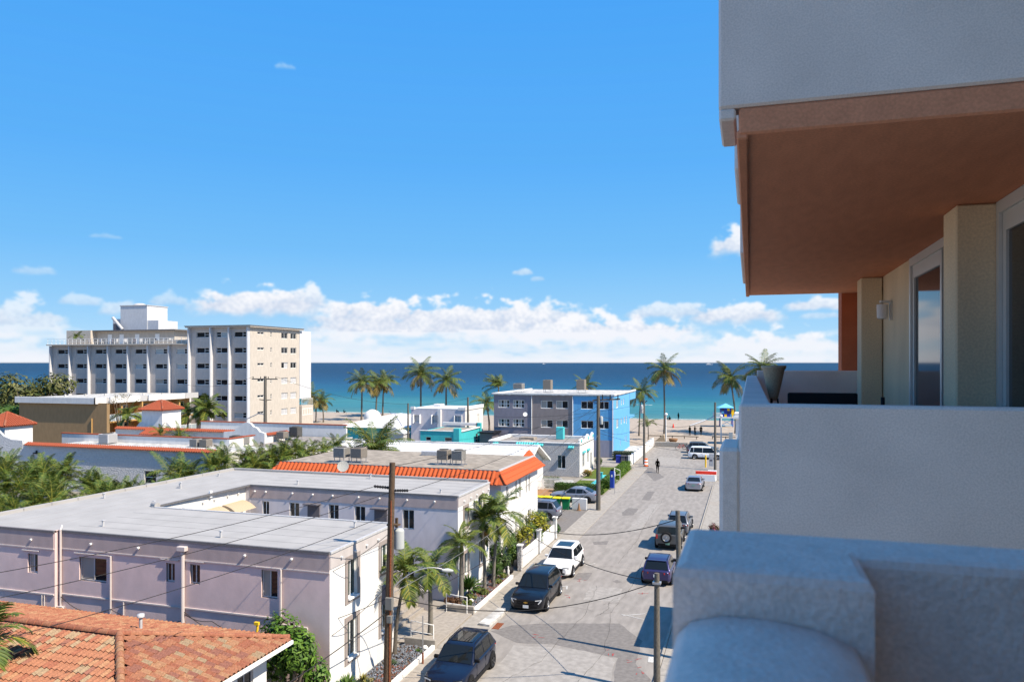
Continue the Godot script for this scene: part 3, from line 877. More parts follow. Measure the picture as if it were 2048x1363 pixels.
	for k in 3: st.bar(V(cos(k * 2.1) * 0.13, 0, sin(k * 2.1) * 0.13), V(cos(k * 2.1) * 0.04, 0.9, sin(k * 2.1) * 0.04), 0.018)
	part(pot, "stand", st, M.car_black)
	var ch = thing("patio_chair", "black patio chair whose back just shows above the white parapet", "chair", V(0.55, 12.42, -6.3))
	part(ch, "seat", MB.new().ch(-0.26, 0.26, 0.40, 0.45, -0.25, 0.25, 0.01), M.black)
	part(ch, "backrest", MB.new().ch(-0.26, 0.26, 0.45, 1.04, -0.29, -0.25, 0.01), M.black)
	for s in [[-1, -1], [1, -1], [1, 1], [-1, 1]]: part(ch, "leg", MB.new().bar(V(s[0] * 0.23, 0, s[1] * 0.23), V(s[0] * 0.23, 0.4, s[1] * 0.23), 0.035), M.black)
	solo("bottle", "small black bottle standing on balcony table", "bottle", MB.new().lathe(V(0, 0, 0), [[0, 0], [0.035, 0], [0.035, 0.15], [0.014, 0.2], [0.014, 0.26], [0, 0.26]], 12), M.black, V(0.92, 13.19, -6.1))
	var tb = thing("balcony_table", "small dark table hidden behind the white parapet", "table", V(0.98, 12.42, -6.1))
	part(tb, "table_top", MB.new().ch(-0.16, 0.3, 0.74, 0.77, -0.25, 0.25, 0.008), M.black)
	for s in [[-0.12, -0.2], [0.26, -0.2], [0.26, 0.2], [-0.12, 0.2]]: part(tb, "leg", MB.new().bar(V(s[0], 0, s[1]), V(s[0], 0.74, s[1]), 0.03), M.black)
	# entrance canopy beside the street, seen only by its shadow
	var cn = thing("entrance_canopy", "flat entrance canopy hidden by the balcony, casting a square shadow on road", "canopy", V(0, 0, 0))
	part(cn, "roof", MB.new().bx(-2.3, 2.0, 3.4, 3.62, -43.0, -36.5), M.white)
	for q in [[-2.0, -42.6], [-2.0, -36.9], [1.7, -42.6], [1.7, -36.9]]: part(cn, "post", MB.new().cb(q[0], 1.7, q[1], 0.2, 3.4, 0.2), M.white)
func scupper(p: Node, at: Vector3, n: Vector3) -> void:
	if not MC.has("scupper"):
		MC["scupper"] = MB.new().tube([V(0, 0, -0.02), V(0, -0.006, 0.05), V(0, -0.02, 0.085)], [0.05, 0.055, 0.06], 10).mesh()
	part(p, "drain_spout", MC["scupper"], M.frame_white, Transform3D(Basis.looking_at(-n), at))

func ac_unit(at: Vector3, label: String, m: Material, w = 0.85, h = 0.75, stand = 0.35, called = "air_conditioner") -> Node3D:
	var t = thing(called, label, "air conditioner", at, 0.0, "rooftop air conditioners")
	part(t, "casing", MB.new().ch(-w / 2, w / 2, stand, stand + h, -w / 2, w / 2, 0.03), m)
	var key = "acgrille%.2f_%.2f_%.2f" % [w, h, stand]
	if not MC.has(key):
		var g = MB.new()
		for k in 9:
			var y = stand + 0.07 + k * (h - 0.14) / 8.0
			for s in [-1, 1]:
				g.cb(s * (w / 2 + 0.006), y, 0, 0.012, 0.028, w * 0.86).cb(0, y, s * (w / 2 + 0.006), w * 0.86, 0.028, 0.012)
		MC[key] = g.mesh()
	part(t, "louver", MC[key], M.ac_louver)
	part(t, "fan_guard", MB.new().lathe(V(0, stand + h, 0), [[w * 0.40, 0.0], [w * 0.40, 0.05], [w * 0.36, 0.055], [w * 0.33, 0.02], [0.08, 0.02], [0.06, 0.06], [0, 0.06]], 20), M.ac_dark)
	var st = MB.new()
	for s in [[-1, -1], [1, -1], [1, 1], [-1, 1]]: st.bar(V(s[0] * w * 0.42, 0, s[1] * w * 0.42), V(s[0] * w * 0.42, stand + 0.01, s[1] * w * 0.42), 0.045)
	if stand > 0.2: st.cb(0, 0.03, w * 0.42, w * 1.3, 0.06, 0.12).cb(0, 0.03, -w * 0.42, w * 1.3, 0.06, 0.12)
	part(t, "stand", st, M.steel)
	return t

func build_lilac() -> void:
	var b = thing("lilac_apartment_house", "lilac two-storey apartment house with grey flat roof around a courtyard", "building")
	var H = 6.0
	# front wing, west link and rear wing as one U; roof outline (x, z)
	var U = [Vector2(-16.2, -27.3), Vector2(-30.2, -27.3), Vector2(-30.2, -27.05), Vector2(-36.2, -27.05), Vector2(-35.4, -46.5), Vector2(-16.0, -46.5), Vector2(-16.0, -41.0), Vector2(-30.0, -41.0), Vector2(-30.3, -33.1), Vector2(-16.2, -33.1)]
	# faces (o is the lower left corner seen from outside)
	var w_opt = {"frame": M.frame_grey, "glass": [M.blind, M.glass], "fw": 0.055, "trim": 0.07, "depth": 0.13}
	var fx = -30.2
	# front, right part: x from -30.2 to -16.2
	var wins = [[-29.05 - fx, 3.85, 1.55, 1.08, {"glass": [M.blind, M.glass]}], [-24.25 - fx, 4.2, 0.46, 0.82, {"glass": M.glass}], [-23.0 - fx, 4.22, 0.52, 0.84, {"glass": M.glass}], [-19.42 - fx, 3.95, 0.78, 1.16, {"glass": [M.blind, M.glass]}], [-29.05 - fx, 1.15, 1.55, 1.1], [-24.25 - fx, 1.5, 0.46, 0.82], [-23.0 - fx, 1.5, 0.52, 0.8], [-19.42 - fx, 1.1, 0.78, 1.16]]
	face(b, "wall", M.lilac, V(fx, 0, -27.3), Vector3.RIGHT, 14.0, H, wins, w_opt)
	face(b, "wall", M.lilac, V(-36.2, 0, -27.05), Vector3.RIGHT, 6.0, H + 0.08, [[4.4, 4.05, 0.6, 0.88], [4.4, 1.45, 0.6, 0.88], [0.3, 3.9, 1.6, 1.1]], w_opt)
	part(b, "wall", MB.new().quad_face(V(-30.2, 0, -27.05), V(-30.2, 0, -27.3), H + 0.08), M.lilac)
	# upper band with moulding lines, set 3 mm proud
	part(b, "wall_band", MB.new().bx(-30.15, -16.2, 5.24, 5.93, -27.3, -27.27), M.lilac_band)
	part(b, "wall_band", MB.new().bx(-36.2, -30.25, 5.24, 5.98, -27.05, -27.02), M.lilac_band)
	for q in [[-30.18, -16.19, 5.20, 5.25, -27.3], [-30.18, -18.45, 3.12, 3.18, -27.3], [-36.2, -30.22, 5.20, 5.25, -27.05], [-36.2, -30.22, 3.12, 3.18, -27.05]]:
		part(b, "moulding", MB.new().bx(q[0], q[1], q[2], q[3], q[4], q[4] + 0.055), M.trim_pink)
	# awnings over windows: thin slabs
	for q in [[-29.3, 5.06, 2.0], [-24.5, 5.14, 0.95], [-23.2, 5.16, 0.95], [-19.65, 5.19, 1.2], [-32.1, 5.05, 1.0]]:
		var zf = -27.3 if q[0] > -30.2 else -27.05
		part(b, "window_hood", MB.new().ch(q[0], q[0] + q[2], q[1], q[1] + 0.05, zf, zf + 0.065, 0.008), M.trim_pink)
	for q in [[-31.56, 5.58, -27.05], [-28.33, 5.55, -27.27], [-25.69, 5.56, -27.27], [-20.19, 5.64, -27.27], [-17.94, 5.66, -27.27], [-34.6, 5.58, -27.02]]: scupper(b, V(q[0], q[1], q[2]), V(0, 0, 1))
	# downpipes and conduits
	for q in [[-30.05, 2.6, 6.05, -27.22, 0.05], [-23.29, 0.2, 5.7, -27.2, 0.085], [-27.2, 0.4, 5.1, -27.23, 0.045], [-18.43, 0.4, 5.2, -27.23, 0.045], [-26.5, 0.3, 3.1, -27.25, 0.03], [-30.9, 0.3, 3.1, -27.0, 0.025], [-30.75, 0.3, 3.1, -27.0, 0.025], [-17.2, 0.3, 2.9, -27.25, 0.035]]:
		part(b, "downpipe", MB.new().tube([V(q[0], q[1], q[3]), V(q[0], q[2], q[3])], q[4], 10), M.trim_pink)
	part(b, "rain_head", MB.new().ch(-23.5, -23.08, 5.62, 5.82, -27.29, -27.06, 0.015), M.trim_pink)
	part(b, "downpipe", MB.new().tube([V(-30.05, 6.05, -27.2), V(-30.08, 6.18, -27.3), V(-30.2, 6.22, -27.42)], 0.05, 10), M.trim_pink)
	part(b, "conduit", MB.new().tube([V(-17.2, 2.92, -27.25), V(-17.9, 2.94, -27.25), V(-18.4, 2.95, -27.25)], 0.035, 8), M.trim_pink)
	part(b, "meter_box", MB.new().ch(-30.2, -29.85, 2.3, 2.62, -27.29, -27.12, 0.01), M.trim_pink)
	for q in [[[-36, 2.9], [-33, 2.2], [-31, 2.7]], [[-30, 3.05], [-28.6, 2.5], [-27.2, 2.75], [-25, 2.35], [-23.4, 2.6]], [[-23.2, 3.0], [-21.5, 2.35], [-19.4, 2.5], [-18.5, 2.6]], [[-23.2, 2.9], [-21.8, 2.75], [-20, 2.3], [-17.2, 2.5]]]:
		var pts = []
		for k in q.size() - 1:
			for i in 6:
				var t = i / 6.0
				var a = V(q[k][0], q[k][1], -27.2).lerp(V(q[k + 1][0], q[k + 1][1], -27.2), t)
				a.y -= sin(t * PI) * 0.12
				pts.append(a)
		pts.append(V(q[-1][0], q[-1][1], -27.22))
		part(b, "cable", MB.new().tube(pts, 0.014, 5), M.wire)
	# right ends facing the street
	var grey = {"frame": M.frame_white, "glass": [M.glass_green, M.glass_green], "depth": 0.14, "fw": 0.06}
	var ux = Vector3(0, 0, -1)
	var rw = [[1.42, 3.75, 0.86, 1.6], [4.45, 4.1, 0.8, 1.2], [1.38, 1.2, 0.86, 1.6], [4.45, 1.3, 0.8, 1.5]]
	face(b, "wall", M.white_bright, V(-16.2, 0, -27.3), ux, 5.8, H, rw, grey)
	for q in rw:
		var z0: float = -27.3 - q[0]; var z1: float = z0 - q[2]
		var fr = MB.new().bx(-16.2, -16.16, q[1] - 0.2, q[1] + q[3] + 0.2, z0, z0 + 0.2).bx(-16.2, -16.16, q[1] - 0.2, q[1] + q[3] + 0.2, z1 - 0.2, z1).bx(-16.2, -16.16, q[1] + q[3], q[1] + q[3] + 0.2, z1, z0).bx(-16.2, -16.16, q[1] - 0.2, q[1], z1, z0)
		part(b, "window_surround", fr, M.taupe)
		part(b, "sill", MB.new().ch(-16.17, -16.08, q[1] - 0.06, q[1] + 0.02, z1, z0, 0.01), M.frame_white)
	part(b, "wall_band", MB.new().bx(-16.2, -16.17, 5.36, 5.93, -33.1, -27.3), M.pale_band)
	for z in [-28.16, -29.28, -30.32, -31.42, -32.49]: scupper(b, V(-16.17, 5.66, z), V(1, 0, 0))
	var bw = [[0.95, 4.05, 0.6, 1.15], [3.75, 4.2, 0.75, 1.1], [0.95, 1.2, 0.7, 1.3], [3.75, 1.2, 0.75, 1.3]]
	face(b, "wall", M.white_bright, V(-16.0, 0, -41.0), ux, 5.5, H, bw, grey)
	for q in bw:
		var z0: float = -41.0 - q[0]; var z1: float = z0 - q[2]
		part(b, "window_surround", MB.new().bx(-16.0, -15.96, q[1] - 0.16, q[1] + q[3] + 0.16, z0, z0 + 0.16).bx(-16.0, -15.96, q[1] - 0.16, q[1] + q[3] + 0.16, z1 - 0.16, z1).bx(-16.0, -15.96, q[1] + q[3], q[1] + q[3] + 0.16, z1, z0).bx(-16.0, -15.96, q[1] - 0.16, q[1], z1, z0), M.taupe)
	part(b, "wall_band", MB.new().bx(-16.0, -15.97, 5.42, 5.93, -46.5, -41.0), M.pale_band)
	for z in [-41.87, -43.01, -44.05, -45.14, -46.2]: scupper(b, V(-15.97, 5.62, z), V(1, 0, 0))
	# courtyard: rear wing front, link face, back of the front wing
	var c_opt = {"frame": M.frame_white, "glass": [M.glass, M.glass], "depth": 0.12, "fw": 0.05, "trim": 0.05}
	var cx = -30.0
	face(b, "wall", M.lilac_pale, V(cx, 0, -41.0), Vector3.RIGHT, 14.0, H, [[0.9, 4.0, 0.5, 1.08], [2.85, 3.95, 0.7, 1.15], [5.6, 3.95, 0.68, 1.18], [7.35, 3.95, 0.72, 1.18], [10.5, 3.95, 0.75, 1.15], [10.5, 1.1, 0.75, 1.2], [5.6, 1.1, 0.7, 1.2]], c_opt)
	part(b, "wall_band", MB.new().bx(-30.0, -16.0, 5.27, 5.93, -41.0, -40.97), M.lilac_band)
	for x in [-29.6, -28.8, -26.9, -25.47, -24.1, -22.35, -20.96, -19.18, -17.43]: scupper(b, V(x, 5.67, -40.97), V(0, 0, 1))
	for x in [-25.83, -21.3]:
		var door = part(b, "door", MB.new().ch(x, x + 0.83, 3.05, 5.05, -41.0, -40.93, 0.01), M.dark_wall)
		part(door, "hood", MB.new().ch(x - 0.08, x + 0.91, 5.08, 5.16, -41.0, -40.5, 0.01), M.dark_wall)
	part(b, "wall", MB.new().bx(-30.35, -29.98, 0, H, -41.4, -40.98), M.lilac_pale)
	face(b, "wall", M.white, V(-30.3, 0, -33.1), ux, 7.9, H, [[1.0, 3.9, 0.9, 1.1], [3.0, 3.2, 0.9, 1.9], [5.0, 3.9, 0.9, 1.1], [6.2, 3.2, 0.9, 1.9]], c_opt)
	for z in [-35.4, -37.0, -38.0, -39.2, -40.2]: scupper(b, V(-30.28, 5.62, z), V(1, 0, 0))
	for q in [[-38.4, -36.6], [-40.6, -38.7]]:
		var rowsa = []
		for k in 7:
			var t = k / 6.0
			rowsa.append(PackedVector3Array([V(-30.25 + t * 1.0, 5.15 - t * t * 0.42, q[0]), V(-30.25 + t * 1.0, 5.15 - t * t * 0.42, q[1])]))
		var aw = MB.new().grid(rowsa)
		for e in q:
			for k in 6:
				aw.tri(V(-30.25, 4.75, e), rowsa[k][0 if e == q[0] else 1], rowsa[k + 1][0 if e == q[0] else 1])
		part(b, "awning", aw, M.pot_tan)
	face(b, "wall", M.white, V(-16.2, 0, -33.1), Vector3.LEFT, 14.1, H, [], {})
	# outer left and back
	part(b, "wall", MB.new().bx(-35.9, -35.5, 0, H, -46.4, -27.2), M.lilac_pale)
	part(b, "wall", MB.new().bx(-35.4, -16.1, 0, H, -46.5, -46.3), M.lilac_pale)
	# roof sheet, its edge flashing and low parapet
	part(b, "roof", MB.new().prism(U, H - 0.02, H + 0.03), M.roof_grey)
	for q in [[-16.2, -27.3, -30.2, -27.3, 0], [-30.2, -27.05, -36.2, -27.05, 0], [-16.2, -33.1, -16.2, -27.3, 1], [-16.0, -46.5, -16.0, -41.0, 1], [-30.0, -41.0, -16.0, -41.0, 0], [-30.3, -33.1, -30.0, -41.0, 0]]:
		part(b, "roof_edge", MB.new().bar(V(q[0], H + 0.02, q[1]), V(q[2], H + 0.02, q[3]), 0.13, 0.09), M.flashing if q[4] == 0 else M.flashing_pale)
	part(b, "roof_edge", MB.new().bar(V(-30.3, H + 0.03, -33.1), V(-16.2, H + 0.03, -33.1), 0.14, 0.10), M.flashing_pale)
	# coping pieces along the outer back edges
	for q in [[-36.15, -27.1, -35.35, -46.45], [-35.35, -46.45, -16.05, -46.45]]:
		var a = V(q[0], H + 0.10, q[1]); var c = V(q[2], H + 0.10, q[3])
		var m = int(a.distance_to(c) / 1.5)
		for k in m: part(b, "coping", MB.new().bar(a.lerp(c, (k + 0.01) / m), a.lerp(c, (k + 0.99) / m), 0.22, 0.15), M.roof_grey)
	# seams of the roof sheets
	for k in 17:
		var x = -35.0 + k * 1.15
		if x < -30.4:
			part(b, "roof_seam", MB.new().bx(x, x + 0.03, H + 0.03, H + 0.036, -46.3, -27.3), M.roof_seam)
	for z in [-28.4, -29.5, -30.6, -31.7, -42.1, -43.2, -44.3, -45.4]: part(b, "roof_seam", MB.new().bx(-30.2, -16.3, H + 0.031, H + 0.037, z, z + 0.03), M.roof_seam)
	# vents and small roof fittings
	for q in [[-29.0, -28.6, 0.3], [-22.2, -28.3, 0.32], [-33.6, -39.0, 0.25], [-33.2, -38.6, 0.4], [-34.9, -34.5, 0.3], [-34.3, -43.5, 0.2], [-17.6, -31.9, 0.3], [-17.4, -41.8, 0.25], [-27.2, -42.0, 0.3], [-25.4, -33.8, 0.0], [-24.0, -45.6, 0.35], [-30.9, -33.9, 0.2]]:
		if q[2] > 0: part(b, "roof_vent", MB.new().tube([V(q[0], H, q[1]), V(q[0], H + q[2], q[1])], 0.055, 10).cb(q[0], H + q[2], q[1], 0.14, 0.03, 0.14), M.flashing_pale)
	part(b, "roof_vent", MB.new().tube([V(-30.5, H + 0.12, -33.4), V(-30.05, H + 0.12, -33.2)], 0.16, 12), M.roof_grey)
	part(b, "security_light", MB.new().cb(-30.22, 6.0, -37.6, 0.12, 0.4, 0.18), M.frame_white)
	# outside stairs in the courtyard with sloping plaster walls
	var st = thing("courtyard_stairs", "tan plaster stairs with sloping solid walls inside the courtyard", "stairs")
	for q in [[-34.2, -34.0], [-39.0, -38.8]]:
		part(st, "side_wall", MB.new().slab([Vector2(-16.9, 0.0), Vector2(-16.9, 1.15), Vector2(-17.3, 1.15), Vector2(-21.6, 4.05), Vector2(-21.6, 0.0)], q[0], q[1]), M.pale_band)
		part(st, "handrail", MB.new().bar(V(-17.3, 1.3, (q[0] + q[1]) / 2), V(-21.6, 4.2, (q[0] + q[1]) / 2), 0.05), M.taupe)
	for k in 12: part(st, "step", MB.new().bx(-17.5 - k * 0.34, -17.16 - k * 0.34, 0, 0.24 * (k + 1), -38.79, -34.21), M.concrete_warm)
	part(st, "landing", MB.new().bx(-24, -21.6, 2.85, 3.02, -39.0, -34.0), M.concrete)
	# entrance handrails
	for q in [[-14.7, -39.0], [-14.7, -34.4]]:
		var r = solo("handrail", "white metal handrail at the " + ("far" if q[1] < -36 else "near") + " side of the entrance walk", "handrail", MB.new().tube([V(0, 0.05, 0), V(0, 0.95, 0), V(-1.2, 1.05, 0), V(-1.2, 0.08, 0)], 0.028, 8).tube([V(0, 0.5, 0), V(-1.2, 0.55, 0)], 0.02, 8), M.frame_white, V(q[0], 0, q[1]), 0.0, "white entrance handrails")
	for q in [[-39.35, -39.16], [-34.05, -33.86]]:
		struct("planter_edge", MB.new().ch(-16.0, -14.38, -0.05, 0.42, q[0], q[1], 0.02), M.concrete)
	# yellow gas riser in front of the wall
	solo("gas_riser", "yellow pipe standing before lilac wall above the tiled roof", "pipe", MB.new().tube([V(0, 0, 0), V(0, 2.6, 0), V(0.04, 2.85, 0), V(0.0, 3.0, 0.0)], 0.05, 10).cb(0, 3.0, 0, 0.2, 0.12, 0.12), M.yellow, V(-19.35, 0, -26.9))
# an S-shaped clay tile lying on its slope: x across, z down the slope, y out of it
func s_tile(w: float, l: float) -> ArrayMesh:
	var m = MB.new()
	var rows = []
	for e in [[0.0, 0.0], [l * 1.1, 0.034]]:
		var row = PackedVector3Array()
		for k in 9:
			var u = k / 8.0
			row.append(V((0.5 - u) * w * 1.02, 0.03 + 0.032 * cos(u * TAU) + e[1], e[0]))
		rows.append(row)
	m.grid(rows)
	for k in 8:
		var a: Vector3 = rows[1][k]; var b: Vector3 = rows[1][k + 1]
		m.quad(b + V(0, -0.026, 0), a + V(0, -0.026, 0), a, b)
	return m.mesh()

func ridge_tile(l: float, r: float) -> ArrayMesh:
	var rows = []
	for e in [[0.0, 0.9], [l * 1.05, 1.08]]:
		var row = PackedVector3Array()
		for k in 9:
			var a = PI * k / 8.0
			row.append(V(cos(a) * r * e[1], sin(a) * r * e[1], e[0]))
		rows.append(row)
	var m = MB.new().grid(rows)
	for k in 8: m.tri(V(0, 0, l * 1.05), rows[1][k], rows[1][k + 1])
	return m.mesh()

func cap_line(p: Node, a: Vector3, b: Vector3, l: float, r: float, mats: Array) -> void:
	var key = "ridge%.2f_%.2f" % [l, r]
	if not MC.has(key): MC[key] = ridge_tile(l, r)
	var n = int(a.distance_to(b) / l)
	var d = (b - a).normalized()
	var x = d.cross(Vector3.UP).normalized() * -1.0
	for k in n:
		part(p, "ridge_tile", MC[key], mats[rng.randi() % mats.size()], Transform3D(Basis(x, d.cross(x), d), a + d * l * k))

func on_screen(p: Vector3) -> bool:
	var q = p - V(0, 13.7, 0)
	var d = -q.x * sin(deg_to_rad(17.28)) - q.z * cos(deg_to_rad(17.28))
	if d < 1.0: return false
	var x = (q.x * cos(deg_to_rad(17.28)) - q.z * sin(deg_to_rad(17.28))) / d
	return absf(x) < 0.69 and -q.y / d < 0.43

func build_tile_house() -> void:
	var b = thing("tile_roof_house", "white house with mottled orange clay-tile hip roof in the lower left corner", "house")
	var E = 3.3; var A = 4.4
	var x1 = -16.5; var zb = -25.1; var zf = -16.9; var ap = V(-20.6, A, -21.0)
	var xl = -34.0
	part(b, "wall", wall_mesh(V(xl, 0, -17.6), Vector3.RIGHT, 16.8, 3.22, []), M.white)
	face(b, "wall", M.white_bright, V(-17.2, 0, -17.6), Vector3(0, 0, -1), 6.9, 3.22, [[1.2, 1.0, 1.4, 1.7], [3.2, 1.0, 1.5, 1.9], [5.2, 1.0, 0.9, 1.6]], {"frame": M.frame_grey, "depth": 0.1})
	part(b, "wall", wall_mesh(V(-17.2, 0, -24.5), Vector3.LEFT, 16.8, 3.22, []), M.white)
	part(b, "wall_band", MB.new().bx(-17.2, -17.16, 2.8, 3.22, -24.5, -17.6), M.taupe)
	# boards of the roof under the tiles
	var deck = MB.new()
	deck.quad(V(xl, E, zf), V(x1, E, zf), ap, V(xl, A, -21.0))
	deck.tri(V(x1, E, zf), V(x1, E, zb), ap)
	deck.quad(V(x1, E, zb), V(xl, E, zb), V(xl, A, -21.0), ap)
	deck.bx(xl, x1 - 0.02, E - 0.14, E - 0.02, zb + 0.02, zf - 0.02)
	part(b, "roof_deck", deck, M.clay4)
	for q in [[x1 - 0.02, x1 + 0.07, zb, zf]]: part(b, "gutter", MB.new().ch(q[0], q[1], E - 0.19, E - 0.04, q[2], q[3], 0.02), M.frame_white)
	var mats = [M.clay0, M.clay0, M.clay1, M.clay2, M.clay3, M.clay4]
	var w = 0.215; var l = 0.37
	MC["stile"] = s_tile(w, l)
	var all = []
	# slopes: origin at the eave's left seen from outside, across, up the slope, columns
	var rise = (A - E); var half = 4.1
	var sl = sqrt(half * half + rise * rise)
	for s in 3:
		var o: Vector3 = [V(xl, E, zf), V(x1, E, zf), V(x1, E, zb)][s]
		var ux: Vector3 = [V(1, 0, 0), V(0, 0, -1), V(-1, 0, 0)][s]
		var inn: Vector3 = [V(0, 0, -1), V(-1, 0, 0), V(0, 0, 1)][s]
		var len_: float = [x1 - xl, zf - zb, x1 - xl][s]
		var up: Vector3 = (inn * half + Vector3.UP * rise) / sl
		var nrm = ux.cross(up)
		var rows = int(sl / l) + 1
		for r in rows:
			var t = r * l
			for c in int(len_ / w) + 1:
				var u = (c + 0.5) * w
				var f = (t + l * 0.5) / sl * half
				if s == 0 and u > len_ - f - 0.02: continue
				if s == 1 and (u < f + 0.02 or u > len_ - f - 0.02): continue
				if s == 2 and u < f + 0.02: continue
				if t + l > sl + 0.12: continue
				var p = o + ux * u + up * (t + l) + nrm * 0.005
				all.append([Transform3D(Basis(ux, nrm, -up), p + ux * 0.0), s, p])
	var shown = []
	var rest = []
	for q in all:
		if on_screen(q[2]) and q[1] != 2: shown.append(q)
		else: rest.append(q)
	shown.sort_custom(func(m, n): return m[2].distance_to(V(0, 13.7, 0)) < n[2].distance_to(V(0, 13.7, 0)))
	rest.append_array(shown.slice(300))
	shown = shown.slice(0, 300)
	for q in shown: part(b, "roof_tile", MC["stile"], mats[rng.randi() % 6] if q[1] == 1 or rng.randf() < 0.5 else M.clay0, q[0])
	var arr: Array = MC["stile"].surface_get_arrays(0)
	var joined = {}
	for q in rest:
		var key: String = "clay%d" % [0, 0, 1, 2, 3, 4][rng.randi() % 6] if q[1] != 2 else "clay%d" % [0, 0, 1, 2][rng.randi() % 4]
		if not joined.has(key): joined[key] = MB.new()
		var mb: MB = joined[key]
		var xf: Transform3D = q[0]
		for k in arr[Mesh.ARRAY_VERTEX].size():
			mb.v.append(xf * arr[Mesh.ARRAY_VERTEX][k]); mb.n.append((xf.basis * arr[Mesh.ARRAY_NORMAL][k]).normalized()); mb.c.append(Color.WHITE)
	for k in joined: part(b, "roof_tile_field", joined[k], M[k]).set_meta("kind", "stuff")
	cap_line(b, V(xl, A + 0.03, -21.0), ap + V(0, 0.03, 0), 0.36, 0.12, [M.clay0, M.clay1])
	cap_line(b, ap + V(0, 0.05, 0), V(x1, E + 0.05, zf), 0.34, 0.13, [M.clay0, M.clay2])
	cap_line(b, ap + V(0, 0.05, 0), V(x1, E + 0.05, zb), 0.34, 0.11, [M.clay0, M.clay1])
	part(b, "roof_vent", MB.new().tube([V(-21.2, 4.0, -22.6), V(-21.2, 4.5, -22.6)], 0.06, 10).lathe(V(-21.2, 4.45, -22.6), [[0.13, 0], [0.13, 0.1], [0, 0.14]], 12), M.flashing_pale)

# a row of half-round tiles along the top of a wall, from a to b, hanging towards n
func coping_tiles(p: Node, a: Vector3, b: Vector3, n: Vector3, m: Material, out = 0.45, drop = 0.22, step = 0.30) -> void:
	var d = (b - a).normalized()
	var cnt = int(a.distance_to(b) / step)
	var mb = MB.new()
	for k in cnt:
		var c = a + d * step * (k + 0.5)
		var e0 = c - n * 0.12
		var e1 = c + n * out - Vector3.UP * drop
		var rows = []
		for e in [e0, e1]:
			var row = PackedVector3Array()
			for j in 7:
				var t = PI * j / 6.0
				row.append(e - d * cos(t) * step * 0.42 + Vector3.UP * sin(t) * step * 0.38)
			rows.append(row)
		mb.grid(rows)
		for j in 6: mb.tri(e1, rows[1][j + 1], rows[1][j])
	var base0 = a - n * 0.15
	mb.quad(a + n * (out - 0.05) - Vector3.UP * (drop + 0.01), b + n * (out - 0.05) - Vector3.UP * (drop + 0.01), b - n * 0.15, base0)
	part(p, "coping_tile_row", mb, m).set_meta("kind", "stuff")

